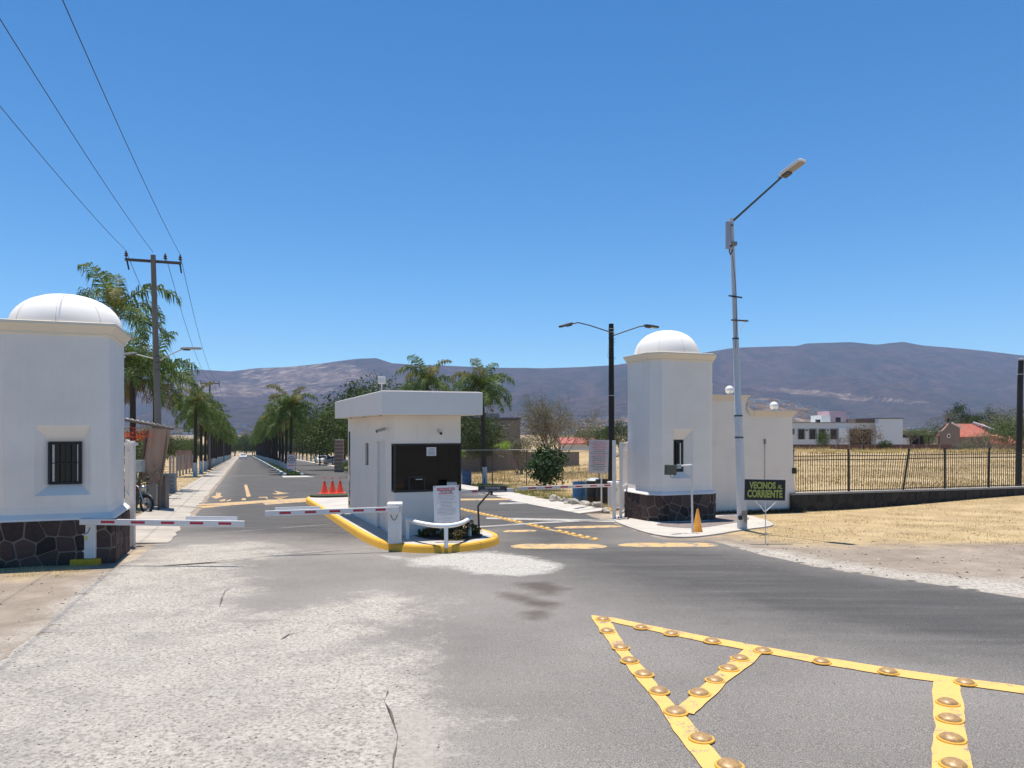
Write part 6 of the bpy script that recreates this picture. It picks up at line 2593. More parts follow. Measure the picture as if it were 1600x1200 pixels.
text("numerals", "20", .40, black_ink, mw_on(c_ + a2_ * .17, a1_, a2_, a3_, 0, 0, .013), e_, .9, .01)
text("lettering", "km/h", .19, red_ink, mw_on(c_ - a2_ * .32, a1_, a2_, a3_, 0, 0, .013), e_, 1.2, .006)

# ================================================================== LEFT SIDE: SHELTER, MOTORCYCLE, WALLS
yh = 26.5
hp = at(250, 785, yh)
hut = thing("lean_to_shelter", (hp.x, yh, gz(hp.x, yh)), "makeshift lean-to with a corrugated roof and a hanging brown tarpaulin beside the left gate", "shelter")
tarp = bpy.data.materials.new("brown_tarp")
tarp, ntt, bt, oct_ = base_mat("brown_tarp", .85)
nn1 = noise_(ntt, mapping(ntt, oct_, (6, 6, .8)), 1.0, 4)
ntt.links.new(ramp(ntt, nn1, [(.3, (.34, .235, .18)), (.7, (.50, .36, .28))]), bt.inputs['Base Color'])
bump(ntt, bt, nn1, .6, .05)
# tarpaulin: a grid of folds hung between four corners
c00, c10 = at(218, 748, yh - .1), at(253, 757, yh - .25)
c01, c11 = at(232, 668, yh - .25), at(267, 672, yh - .55)
mb = MB()
nu, nv = 22, 16
g_ = []
for i in range(nu + 1):
    row = []
    for j in range(nv + 1):
        a_, b__ = i / nu, j / nv
        p_ = c00 * (1 - a_) * (1 - b__) + c10 * a_ * (1 - b__) + c01 * (1 - a_) * b__ + c11 * a_ * b__
        p_ = p_ + Vector((0, -1, 0)) * (.05 * math.sin(a_ * 9) * (1 - b__ * .5) + .10 * math.sin(a_ * math.pi) * math.sin(b__ * math.pi)) + Vector((0, 0, -.05 * math.sin(a_ * math.pi) * (1 - b__)))
        row.append(mb.v(p_))
    g_.append(row)
for i in range(nu):
    for j in range(nv):
        mb.Fc.append([g_[i][j], g_[i + 1][j], g_[i + 1][j + 1], g_[i][j + 1]])
        mb.M.append(0)
trb = ntt.nodes.new('ShaderNodeBsdfTranslucent')
trb.inputs[0].default_value = (.42, .28, .20, 1)
mxt = ntt.nodes.new('ShaderNodeMixShader')
mxt.inputs[0].default_value = .35
ntt.links.new(bt.outputs[0], mxt.inputs[1])
ntt.links.new(trb.outputs[0], mxt.inputs[2])
ntt.links.new(mxt.outputs[0], ntt.nodes['Material Output'].inputs[0])
o = mb.build("tarpaulin", tarp, hut, smooth=180)
sheet_m = mat("old_tin_sheet", (.70, .66, .58), .6, var=.25, vs=3, bst=.2)
ra, rb_ = at(196, 653, yh + .3), at(272, 667, yh - .65)
dv = Vector((-.62, 1.35, .0))
mb = MB()
nc = 18
for i in range(nc):
    f0, f1 = i / nc, (i + 1) / nc
    off = Vector((0, 0, .018)) * (1 if i % 2 else -1)
    p0, p1 = ra.lerp(rb_, f0) - off, ra.lerp(rb_, f1) + off
    q0, q1 = p0 + dv, p1 + dv
    t_ = Vector((0, 0, -.03))
    mb.face([p0, p1, q1, q0])
    mb.face([p0 + t_, q0 + t_, q1 + t_, p1 + t_])
    mb.face([p0, p0 + t_, p1 + t_, p1])
mb.build("roof_sheet", sheet_m, hut)
MB().beam(ra - Vector((0, 0, .08)), rb_ - Vector((0.05, 0, .08)), .07, .07).build("roof_beam", rust_wood, hut)
for (u0, v0), (u1, v1), y0, wd in (((211, 795), (229, 672), yh - .3, .085), ((248, 794), (249.5, 750), yh - .5, .075), ((251, 750), (262, 674), yh - .5, .05)):
    a_, b__ = at(u0, v0, y0), at(u1, v1, y0)
    if v0 > 780:
        a_.z = gz(a_.x, a_.y) - .05
    MB().beam(a_, b__, wd, wd, up=(0, 1, 0)).build("post", rust_wood, hut)
p_ = at(257.5, 783, yh + .3)
o = MB().box(p_.x - .09, p_.x + .09, p_.y - .15, p_.y + .15, gz(p_.x, p_.y) - .05, zat(744, p_.y)).build("stone_post", mat("brown_block", (.26, .215, .18), .9, var=.2, bst=.5), org=(p_.x, p_.y, gz(p_.x, p_.y)))
tag(o, "squat brown stone post at the right foot of the tarpaulin shelter", "post")
p_ = at(240, 782, yh + 1.2)
o = MB().box(p_.x - .19, p_.x + .19, p_.y - .2, p_.y + .2, gz(p_.x, p_.y) - .05, zat(752, p_.y)).build("concrete_block", concrete_grey, org=(p_.x, p_.y, gz(p_.x, p_.y)), bevel=.01)
tag(o, "grey concrete base under the hanging tarpaulin, behind the motorcycle", "block")
# block pier farther along
yy = 37.0
p_ = at(262, 745, yy)
pier = thing("block_pier", (p_.x, yy, gz(p_.x, yy)), "low grey pier of concrete blocks to the right of the tarpaulin", "pier")
blk = MB().box(-.19, .19, -.14, .14, -.092, .092).mesh("block", [concrete_grey])
for j in range(5):
    for i in range(2):
        inst("block", blk, pier, (-.2 + .40 * i, 0, .10 + .2 * j), (0, 0, 0))

# motorcycle, seen three-quarter on from the front right
ym = 25.2
mp = at(226, 797, ym)
mz = gz(mp.x, ym)
mc = thing("motorcycle", (mp.x, ym, mz), "dark motorcycle parked in the shelter's shade behind the left gate", "motorcycle")
az = R(158)
fx = Vector((math.cos(az) * -1, math.sin(az) * -1, 0))
fx = Vector((.93, -.36, 0)).normalized()
sx_ = fx.cross(Vector((0, 0, 1))).normalized()
X = lambda p: tuple(Vector((mp.x, ym, mz)) + fx * p[0] + sx_ * p[1] + Vector((0, 0, p[2])))
tyre_m = mat("tyre_rubber", (.014, .014, .014), .9, bst=0)
chrome = mat("chrome_dull", (.45, .45, .45), .3, .9, var=.1, bst=0)
for wx_ in (.10, -1.15):
    R0 = .29
    wh = MB(X)
    ring = [(wx_ + R0 * .92 * math.cos(a), 0, .30 + R0 * .92 * math.sin(a)) for a in [2 * math.pi * i / 28 for i in range(29)]]
    wh.tube(ring, .042, 8, cap=False)
    w1 = wh.build("wheel", tyre_m, mc, smooth=60)
    rm = MB(X)
    ring = [(wx_ + R0 * .80 * math.cos(a), 0, .30 + R0 * .80 * math.sin(a)) for a in [2 * math.pi * i / 28 for i in range(29)]]
    rm.tube(ring, .014, 6, cap=False)
    rm.build("rim", chrome, w1, smooth=60)
    sp = MB(X)
    for i in range(16):
        a = 2 * math.pi * i / 16
        sp.tube([(wx_, .02 * (-1) ** i, .30), (wx_ + R0 * .79 * math.cos(a), 0, .30 + R0 * .79 * math.sin(a))], .004, 4)
    tag(sp.build("spokes", chrome, w1), kind='stuff')
    MB(X).tube([(wx_, -.06, .30), (wx_, .06, .30)], .055, 10).build("hub", dark_metal, w1)
    fd2 = [(wx_ + R0 * 1.12 * math.cos(a), 0, .30 + R0 * 1.12 * math.sin(a)) for a in [R(30 + i * 12) for i in range(11)]]
    MB(X).tube(fd2, .05, 6).build("mudguard", black_p, mc, smooth=60)
for s_ in (-.09, .09):
    MB(X).tube([(.10, s_, .30), (-.17, s_, .88)], .024, 8).build("fork", chrome, mc)
MB(X).tube([(-.20, -.34, .98), (-.22, -.12, .98), (-.18, 0, .93), (-.22, .12, .98), (-.20, .34, .98)], .015, 8).build("handlebar", black_metal, mc)
for s_ in (-.30, .30):
    mr_ = MB(X).tube([(-.20, s_, .98), (-.18, s_ * 1.05, 1.12)], .007, 5).build("mirror_stem", black_metal, mc)
    MB(X).sphere((-.18, s_ * 1.05, 1.15), .055, n=10).build("mirror", black_metal, mr_, smooth=180)
MB(X).sphere((-.06, 0, .84), .095, n=14).build("headlight", chrome, mc, smooth=180)
tk = MB(X)
tk.tube([(-.24, 0, .80), (-.38, 0, .86), (-.58, 0, .84), (-.72, 0, .76)], [.07, .13, .135, .06], 12)
tk.build("tank", mat("tank_dark_red", (.09, .012, .012), .3, var=.05, bst=0), mc, smooth=60)
MB(X).tube([(-.66, 0, .80), (-.85, 0, .79), (-1.1, 0, .81), (-1.32, 0, .86)], [.07, .12, .12, .07], 10).build("seat", black_p, mc, smooth=60)
MB(X).tube([(-.2, 0, .80), (-.35, 0, .40), (-.75, 0, .32), (-.85, 0, .70), (-.3, 0, .74)], .024, 8).build("frame_tube", dark_metal, mc)
MB(X).box(-.66, -.34, -.11, .11, .26, .56).build("engine", dark_metal, mc, bevel=.03)
MB(X).tube([(-.4, -.13, .34), (-.7, -.15, .27), (-1.35, -.15, .36)], [.022, .03, .045], 8).build("exhaust", chrome, mc, smooth=60)
MB(X).tube([(-.72, 0, .36), (-1.15, .06, .30)], .025, 6).build("swingarm", dark_metal, mc)

# far wall, fence posts and pink wall on the left verge
yy = 60
for i in range(9):
    u = 268 + i * 5.0
    yy = 52 + i * 3.4
    p_ = at(u - 2, 735, yy)
    z = gz(p_.x, yy)
    o = MB().box(p_.x - .06, p_.x + .06, yy - .06, yy + .06, z - .05, z + 1.75).build("fence_post", mat("pale_fence_post", (.42, .38, .34), .9, var=.2, bst=0), org=(p_.x, yy, z))
    tag(o, "slim pale post in the row along the left plots", "post", "posts along the left plots")
pA_, pB_ = at(276, 735, 78), at(300, 735, 92)
mb = MB()
mb.prism([(pA_.x, 78), (pB_.x, 92), (pB_.x - .2, 92.2), (pA_.x - .2, 78.2)], lambda x, y: gz(x, y) - .2, lambda x, y: gz(x, y) + 2.2)
tag(mb.build("plot_wall", wall_material("pink_plot_wall", (.46, .28, .24)), org=(pA_.x, 78, gz(pA_.x, 78))), "dusty pink plot wall behind the first palms of the left row", "wall")

# parked vehicles far down the avenue


def car(x, y, az, paint, label, sc=1.0, group="cars parked along the avenue"):
    z = gz(x, y)
    e_ = thing("parked_car", (x, y, z), label, "car", group)
    ca, sa = math.cos(az), math.sin(az)
    X = lambda p: (x + ca * p[0] * sc - sa * p[1] * sc, y + sa * p[0] * sc + ca * p[1] * sc, z + p[2] * sc)
    prof = [(-2.1, .35), (-2.12, .72), (-2.0, .92), (-1.55, .96), (-1.15, 1.38), (.25, 1.42), (.95, .98), (1.85, .86), (2.1, .70), (2.1, .35)]
    mb = MB(X)
    L_ = [(a, -.84, b_) for a, b_ in prof]
    R_ = [(a, .84, b_) for a, b_ in prof]
    for q in range(3, 7):
        if 4 <= q <= 5:
            L_[q] = (L_[q][0], -.66, L_[q][2])
            R_[q] = (R_[q][0], .66, R_[q][2])
    mb.face(L_)
    mb.face(R_[::-1])
    for i in range(len(prof)):
        j = (i + 1) % len(prof)
        mb.face([L_[i], R_[i], R_[j], L_[j]])
    mb.build("body", paint, e_, bevel=.05 * sc)
    for s_ in (-1, 1):
        MB(X).face([(-1.35, s_ * .80, 1.0), (.75, s_ * .80, 1.0), (.2, s_ * .685, 1.36), (-1.1, s_ * .685, 1.34)]) if False else None
        mb = MB(X)
        mb.face([(-1.40, s_ * .822, .99), (.78, s_ * .822, .99), (.2, s_ * .70, 1.35), (-1.12, s_ * .70, 1.33)])
        mb.build("side_window", dark_glass, e_)
        for wx_ in (-1.35, 1.35):
            MB(X).tube([(wx_, s_ * .70, .32), (wx_, s_ * .86, .32)], .32 * sc, 14).build("wheel", tyre_m, e_)
    mb = MB(X)
    mb.face([(.93, -.70, 1.01), (.93, .70, 1.01), (.30, .60, 1.40), (.30, -.60, 1.40)])
    mb.face([(-1.53, -.70, 1.00), (-1.53, .70, 1.00), (-1.19, .60, 1.36), (-1.19, -.60, 1.36)])
    mb.build("windscreen", dark_glass, e_)
    return e_


silver_p = mat("car_silver", (.50, .52, .54), .3, .3, var=.03, bst=0)
white_p = mat("car_white", (.75, .75, .74), .3, var=.03, bst=0)
blue_c = mat("car_blue", (.05, .12, .24), .3, .2, var=.03, bst=0)
x, y = AV(-.2, 205)
car(x, y, R(110), white_p, "small white car far down the left lane, near the end of the avenue")
for t_, s_, p_, lab in ((128, 12.2, white_p, "white car parked at the right kerb, farthest of the three"), (116, 12.4, silver_p, "silver car parked at the right kerb, in the middle"), (106, 12.6, blue_c, "dark blue car parked at the right kerb, nearest of the three")):
    x, y = AV(s_, t_)
    car(x, y, R(110), p_, lab)

# brick pier left of the booth, grey building and wall behind the chain-link fence
yy = 74
p_ = at(530, 730, yy)
bp_ = thing("brick_pier", (p_.x, yy, gz(p_.x, yy)), "banded reddish brick pier between two palms left of the booth", "pier")
for j in range(9):
    MB().box(p_.x - .42, p_.x + .42, yy - .3, yy + .3, gz(p_.x, yy) + j * .36 + .012, gz(p_.x, yy) + j * .36 + .30).build("brick_course", mat("brick_red", (.34, .19, .14), .9, var=.2, vs=6, bst=.4), bp_)
    MB().box(p_.x - .40, p_.x + .40, yy - .28, yy + .28, gz(p_.x, yy) + j * .36 + .301, gz(p_.x, yy) + j * .36 + .371).build("mortar_course", concrete, bp_)
yy = 84
xa, xb = (640 - 800) / F * yy, (813 - 800) / F * yy
ga = thing("grey_building", ((xa + xb) / 2, yy, gz(0, yy)), "plain brown grey windowless building behind the tall palm", "building")
gwm = wall_material("grey_brown_render", (.215, .185, .165), .1, (.14, .12, .11), .2)
MB().box(xa, xb, yy, yy + 14, gz(0, yy) - .5, zat(657, yy)).build("wall", gwm, ga)
MB().box(xa - .1, xb + .1, yy - .1, yy + 14.1, zat(657, yy) + .002, zat(652.5, yy)).build("parapet", mat("dark_cap", (.10, .09, .085), .8, bst=0), ga)
MB().box(xa + 3, xb - 2.5, yy + 3, yy + 10, zat(652.5, yy) + .002, zat(645, yy)).build("roof_block", mat("pinkish_roof", (.40, .31, .27), .9, var=.2, bst=0), ga)
yy = 72
xa, xb = (700 - 800) / F * yy, (905 - 800) / F * yy
o = MB().box(xa, xb, yy, yy + .2, gz(0, yy) - .5, zat(706, yy)).build("perimeter_wall", gwm, org=(xa, yy, gz(xa, yy)))
tag(o, "long low brown grey perimeter wall behind the chain link fence", "wall")
yy = 110
p_ = at(905, 703, yy)
e_ = thing("small_house", (p_.x, yy, gz(p_.x, yy)), "small white house with a red roof seen past the half-bare tree", "house")
MB().box(p_.x - 2.6, p_.x + 2.6, yy, yy + 5, gz(p_.x, yy) - .5, zat(694, yy)).build("wall", white_wall, e_)
mb = MB()
mb.prism([(p_.x - 2.9, yy - .3), (p_.x + 2.9, yy - .3), (p_.x + 2.9, yy + 5.3), (p_.x - 2.9, yy + 5.3)], zat(694, yy) + .003, lambda x, y: zat(694, 110) + (.9 if y > 112 else .12))
mb.build("roof", mat("roof_red", (.40, .12, .09), .9, var=.2, bst=0), e_)
for uu, yy, top, wdp, kd, lab in ((936, 95, 664, 5.0, 'mid', "green tree just left of the black wooden pole"), (968, 90, 652, 3.6, 'dark', "dark tree between the black pole and the right tower"),
                                  (910, 120, 668, 8, 'grey', "grey green tree in the distance right of the half-bare shrub"), (842, 118, 676, 7, 'grey', "low grey green tree far behind the glossy young tree")):
    x = (uu - 800) / F * yy
    tree(x, yy, zat(top, yy) - gz(x, yy), wdp, kd, lab, None, k)
    k += 1

# ================================================================== RIGHT BACKGROUND
yh = 122.0
wx_ = lambda u: (u - 800) / F * yh
hz_ = gz(wx_(1300), yh)
ho = thing("modern_house", (wx_(1310), yh, hz_), "long flat-roofed white house with dark windows behind the dry field", "house")
hw = wall_material("house_white", (.58, .60, .62), .04, (.5, .5, .5), .05)
hw2 = wall_material("house_white_side", (.66, .69, .73), .04, (.5, .5, .5), .05)
zt_ = zat(660.5, yh)
ops = [(1231, 1240.5, 671, 679), (1247.5, 1257, 671, 686.5), (1265, 1275, 671, 686.5), (1280, 1289.5, 671, 686.5), (1298, 1308, 671, 686.5), (1328.5, 1362, 671.5, 696)]
mb = MB()
# wall with real openings: strips between them
u_prev = 1222
zlo, zhi = hz_ - .5, zt_
for (a, b_, v0, v1) in ops:
    mb.box(wx_(u_prev), wx_(a), yh, yh + .3, zlo, zhi)
    mb.box(wx_(a), wx_(b_), yh, yh + .3, zat(v0, yh), zhi)
    mb.box(wx_(a), wx_(b_), yh, yh + .3, zlo, zat(v1, yh))
    u_prev = b_
mb.box(wx_(u_prev), wx_(1366), yh, yh + .3, zlo, zhi)
mb.box(wx_(1222), wx_(1366), yh + .3, yh + 10, zhi - .3, zhi - .02)
mb.box(wx_(1222), wx_(1222) + .3, yh + .3, yh + 10, zlo, zhi - .32)
mb.build("wall", hw, ho)
for (a, b_, v0, v1) in ops:
    w_ = MB().box(wx_(a), wx_(b_), yh + .25, yh + .29, zat(v1, yh), zat(v0, yh)).build("window", dark_glass, ho)
    f_ = MB()
    for q in ((wx_(a) - .12, wx_(a)), (wx_(b_), wx_(b_) + .12)):
        f_.box(q[0], q[1], yh - .06, yh - .004, zat(v1, yh), zat(v0, yh) + .12)
    f_.box(wx_(a), wx_(b_), yh - .06, yh - .004, zat(v0, yh) + .004, zat(v0, yh) + .12)
    f_.build("frame", mat("grey_frame", (.22, .22, .23), .8, bst=0), w_)
for uu in (1224.5, 1260.5, 1293.5):
    MB().box(wx_(uu) - .09, wx_(uu) + .09, yh - .16, yh - .003, zat(673.5, yh), zat(671, yh)).build("wall_lamp", black_metal, ho)
MB().box(wx_(1366), wx_(1403), yh - 1.5, yh + 9, hz_ - .5, zat(654.5, yh)).build("side_block", hw2, ho)
MB().box(wx_(1365.5), wx_(1403.5), yh - 1.6, yh + 9.1, zat(654.5, yh) + .004, zat(653.8, yh) + .05).build("roof_edge", mat("dark_cap", (.10, .09, .085)), ho)
MB().box(wx_(1336), wx_(1365.7), yh - .2, yh + 6, zt_ + .004, zat(654.7, yh)).build("brown_parapet", mat("brown_parapet", (.17, .115, .095), .8, var=.1, bst=0), ho)
MB().box(wx_(1308), wx_(1335.7), yh + 3, yh + 8, zt_ + .004, zat(641.5, yh)).build("pink_upper_block", wall_material("pink_render", (.52, .36, .40), .03, (.4, .3, .3), .0), ho)
MB().box(wx_(1293.5), wx_(1307.8), yh + 2.5, yh + 7, zt_ + .004, zat(648.5, yh)).build("upper_block", white_wall, ho)
MB().box(wx_(1309.5), wx_(1322.5), yh - .4, yh - .07, hz_ - .4, zat(668, yh)).build("entrance_pier", mat("pier_white", (.72, .74, .76), .8, var=.03, bst=0), ho)
MB().box(wx_(1222), wx_(1366), yh - .12, yh - .01, zt_ - .06, zt_ + .09).build("roof_trim", mat("trim_grey", (.30, .30, .31), .8, bst=0), ho)
MB().box(wx_(1232), wx_(1256), yh + 5, yh + 7, zt_, zat(657.5, yh)).build("roof_slab", white_wall, ho)
for uu, h_ in ((1229.5, .6), (1285, .55), (1317, .9)):
    p_ = (wx_(uu), yh + 1.5, zt_ + .004)
    MB().box(p_[0] - .3, p_[0] + .3, p_[1], p_[1] + .6, p_[2], p_[2] + h_).build("rooftop_unit", black_p, ho)
# brick boundary wall of the plot
yb_ = 112.0
xb0, xb1 = (1226 - 800) / F * yb_, (1488 - 800) / F * yb_
bw_ = thing("plot_boundary_wall", (xb0, yb_, gz(xb0, yb_)), "low reddish brown wall running behind the dry field before the long house", "wall")
n_ = 13
brm = mat("red_brown_wall", (.19, .105, .085), .95, var=.2, vs=2, bs=12, bst=.5)
for i in range(n_):
    a, b_ = xb0 + (xb1 - xb0) * i / n_, xb0 + (xb1 - xb0) * (i + 1) / n_
    MB().box(a + .13, b_ - .13, yb_, yb_ + .18, gz(a, yb_) - .6, zat(694.5, yb_)).build("panel", brm, bw_)
    MB().box(a - .12, a + .12, yb_ - .04, yb_ + .22, gz(a, yb_) - .6, zat(694.2, yb_)).build("column", mat("wall_column", (.27, .20, .17), .9, var=.1, bst=0), bw_)
# church
yc = 142.0
cx_ = lambda u, y=142.0: (u - 800) / F * y
zc0 = gz(cx_(1510), yc) - .5
ch = thing("chapel", (cx_(1512), yc, gz(cx_(1512), yc)), "small brown stone chapel with a salmon tiled roof and bell gable beyond the field", "chapel")
stone_c = wall_material("chapel_stone", (.245, .185, .150), .2, (.15, .12, .10), .1)
tile_c = mat("salmon_tile", (.56, .20, .14), .9, var=.15, vs=1.5, bs=6, bst=.6, bd=.05)
white_c = mat("white_verge", (.72, .70, .68), .9, var=.05, bst=0)
# nave runs to the right; gable facade at the left end, slightly turned to the camera
xa, xb = cx_(1492), cx_(1553)
ze, zr = zat(682, yc), zat(662.5, yc + 3)
MB().box(xa, xb, yc, yc + 6.5, zc0, ze).build("nave_wall", stone_c, ch)
mb = MB()
mb.face([(xa, yc - .35, ze - .05), (xb + .2, yc - .35, ze - .05), (xb + .2, yc + 3.2, zr), (xa, yc + 3.2, zr)])
mb.face([(xa, yc + 6.85, ze - .05), (xa, yc + 3.2, zr), (xb + .2, yc + 3.2, zr), (xb + .2, yc + 6.85, ze - .05)])
mb.face([(xa, yc - .35, ze - .2), (xa, yc - .35, ze - .05), (xa, yc + 3.2, zr), (xa, yc + 6.85, ze - .05)])
mb.face([(xb + .2, yc - .35, ze - .2), (xb + .2, yc + 6.85, ze - .05), (xb + .2, yc + 3.2, zr), (xb + .2, yc - .35, ze - .05)])
rf = mb.build("roof", tile_c, ch)
o_ = rf.modifiers.new("s", 'SOLIDIFY')
o_.thickness = .15
for i in range(26):
    xx = xa + (xb - xa) * (i + .5) / 26
    MB().tube([(xx, yc - .36, ze - .0), (xx, yc + 3.15, zr + .05)], .06, 5).build("tile_row", tile_c, rf)
# front gable wall, turned toward the left/front
gx0, gx1 = cx_(1469.5), cx_(1497)
pr_ = [(gx0, zc0), (gx1, zc0), (gx1, zat(669, yc)), (gx1 - .35, zat(667.5, yc)), (cx_(1487), zat(660, yc)), (cx_(1484.5), zat(659.5, yc)), (cx_(1482.5), zat(663, yc)), (gx0 + .5, zat(673, yc)), (gx0, zat(674, yc))]
mb = MB()
f0 = [(x, yc - .6 - (gx1 - x) * .25 * -1, z) for x, z in pr_]
f1 = [(x, y + .6, z) for x, y, z in f0]
mb.face(f0)
mb.face(f1[::-1])
for i in range(len(pr_)):
    j = (i + 1) % len(pr_)
    mb.face([f0[i], f1[i], f1[j], f0[j]])
mb.build("front_gable", stone_c, ch)
MB().beam((cx_(1485.5), yc - .3, zat(660.5, yc)), (gx1 + .3, yc - .5, zat(668.5, yc)), .5, .28).build("gable_coping", white_c, ch)
MB().beam((cx_(1537), yc + 3.2, zr + .3), (xb + .25, yc - .4, ze + 1.15), .35, .3).build("rear_gable_coping", white_c, ch)
mb = MB()
mb.face([(cx_(1541), yc + 3.2, zr + .2), (xb + .3, yc - .4, ze + 1.05), (xb + .3, yc - .4, ze - .2), (cx_(1549), yc + 1.5, ze + .6)])
mb.build("rear_gable", stone_c, ch)
bt_ = MB()
bx = cx_(1481.3)
for q in (-.55, .40):
    bt_.box(bx + q, bx + q + .17, yc - .2, yc + .1, zat(659.5, yc), zat(652.5, yc))
bt_.box(bx - .7, bx + .72, yc - .25, yc + .15, zat(652.4, yc), zat(651.4, yc))
bt_.box(bx - .75, bx + .8, yc - .25, yc + .15, zat(660.5, yc), zat(659.6, yc))
bf = bt_.build("belfry", stone_c, ch)
MB().lathe([(.28, 0), (.22, .15), (.14, .4), (0, .48)], (bx + .05, yc - .05, zat(657.5, yc)), 12).build("bell", black_metal, bf)
MB().beam((bx, yc - .05, zat(651.3, yc)), (bx, yc - .05, zat(646, yc)), .09, .09, up=(0, 1, 0)).build("cross_upright", dark_metal, bf)
MB().beam((bx - .22, yc - .05, zat(648, yc)), (bx + .22, yc - .05, zat(648, yc)), .09, .09).build("cross_arm", dark_metal, bf)
ox, oz = cx_(1481.5), zat(681, yc)
oy = yc + .02
rg = MB()
for i in range(16):
    a0_, a1_ = 2 * math.pi * i / 16, 2 * math.pi * (i + 1) / 16
    p_ = lambda a, rr: (ox + rr * math.cos(a), yc - .62 - .0 + (-(gx1 - ox) * .25 * -1) - .06, oz + rr * math.sin(a))
    rg.face([p_(a0_, .24), p_(a1_, .24), p_(a1_, .42), p_(a0_, .42)])
rg.build("oculus_ring", white_c, ch)
mb = MB()
mb.face([(ox + .24 * math.cos(2 * math.pi * i / 16), p_(0, 0)[1] + .01, oz + .24 * math.sin(2 * math.pi * i / 16)) for i in range(16)])
mb.build("oculus", dark_glass, ch)
for uu in (1518, 1532.5, 1546.5):
    MB().box(cx_(uu) - .22, cx_(uu) + .22, yc - .04, yc - .003, zat(692, yc), zat(685, yc)).build("window", dark_glass, ch)
    MB().box(cx_(uu) - .34, cx_(uu) - .222, yc - .06, yc - .003, zat(692, yc), zat(684.5, yc)).build("jamb", stone_c, ch)
# dark open shed between house and chapel
ys_ = 128.0
sx0, sx1 = (1404 - 800) / F * ys_, (1470 - 800) / F * ys_
sh = thing("open_shed", ((sx0 + sx1) / 2, ys_, gz(sx0, ys_)), "long dark open shed between the white house and the chapel", "shed")
mb = MB()
mb.prism([(sx0, ys_), (sx1, ys_), (sx1, ys_ + 6), (sx0, ys_ + 6)], lambda x, y: zat(682 - 0, 128) - .0 * x, lambda x, y: zat(679 + (x - sx0) / (sx1 - sx0) * 3.5, 128))
mb.build("roof", mat("shed_roof", (.035, .037, .036), .8, bst=0), sh)
MB().box(sx0, sx1, ys_ + 5.5, ys_ + 5.7, gz(sx0, ys_) - .3, zat(682, 128) - .01).build("back_wall", mat("shed_back", (.03, .03, .028), .9, bst=0), sh)
for i in range(5):
    xx = sx0 + .2 + (sx1 - sx0 - .4) * i / 4
    MB().box(xx - .08, xx + .08, ys_ + .1, ys_ + .26, gz(sx0, ys_) - .3, zat(682, 128) - .01).build("post", dark_metal, sh)
MB().box(sx0, sx0 + 1.6, ys_ - .5, ys_ - .3, gz(sx0, ys_) - .3, zat(684, 128)).build("side_screen", hw, sh)
# small pink-roofed building at the right edge
yp = 118.0
px0, px1 = (1586 - 800) / F * yp, (1640 - 800) / F * yp
e_ = thing("small_chapel_building", (px0 + 1, yp, gz(px0, yp)), "low building with a pink tiled roof at the right edge, by the thick pole", "house")
MB().box(px0 + .4, px1, yp, yp + 6, gz(px0, yp) - .5, zat(694, yp)).build("wall", stone_c, e_)
mb = MB()
mb.prism([(px0, yp - .4), (px1, yp - .4), (px1, yp + 6), (px0, yp + 6)], zat(694, yp) + .004, lambda x, y: zat(692.5, 118) if y < 118 else zat(680, 118))
mb.build("roof", tile_c, e_)
# trees behind the field
for i, (uu, yy, top, wdp, kd, lab) in enumerate(((1480, 165, 646, 8.5, 'grey', "grey green tree left of the chapel's belfry"), (1499, 170, 631, 5.5, 'dark', "slim dark tall tree rising behind the chapel roof's left end"),
                                                 (1511, 168, 641, 4.5, 'dark', "second slim dark tree behind the chapel roof"), (1527, 175, 660, 9, 'dark', "low dark trees behind the chapel's ridge"),
                                                 (1550, 160, 634, 9, 'dark', "dark airy tree right behind the chapel's far gable"), (1575, 150, 640, 11, 'grey', "large grey green tree between chapel and thick pole"),
                                                 (1590, 100, 650, 7, 'mid', "green tree behind the thick pole at the right edge"), (1560, 128, 672, 9, 'grey', "broad grey bush mass right of the chapel"),
                                                 (1420, 160, 668, 9, 'mid', "distant green tree behind the dark shed, left part"), (1445, 165, 670, 11, 'mid', "distant green tree behind the dark shed, right part"),
                                                 (1621, 110, 640, 10, 'grey', "grey green tree mostly past the right edge"), (1350, 108, 663, 5.6, 'brown', "brown dried tree before the dark entrance of the long house"),
                                                 (1286, 108, 670, 2.0, 'mid', "narrow green tree before the windows of the long house"), (1383, 111, 688, 2.2, 'dark', "little dark bush before the house's plain side block"),
                                                 (1580, 105, 694, 5, 'brown', "low brown bush at the field's edge near the thick pole"), (1512, 106, 688, 3.6, 'grey', "dry straggly bush before the chapel's facade"))):
    x = (uu - 800) / F * yy
    tree(x, yy, zat(top, yy) - gz(x, yy), wdp, kd, lab, None, i)
for i in range(46):
    u = rng.uniform(-300, 2000)
    yy = rng.uniform(330, 900)
    x = (u - 800) / F * yy
    tree(x, yy, rng.uniform(8, 14), rng.uniform(14, 26), rng.choice(('dark', 'grey', 'mid')), "distant tree on the plain below the hills", "distant trees on the plain", i)
for i, (uu, h_) in enumerate(((1310, 2.6), (1423, 3.4), (1535, 2.4))):
    yy = 104
    x = (uu - 800) / F * yy
    bare_tree("dead_bush", x, yy, h_, 2.4 if i != 2 else 4.5, 40 + i, ("thin dead bush before the house's entrance pier", "thin dry sapling before the dark shed", "wide dead bush before the chapel's nave")[i], leaf_brown, 120, twig, 3, .06)

# ================================================================== GRASS, WEEDS, STONES
rs = np.random.RandomState(11)


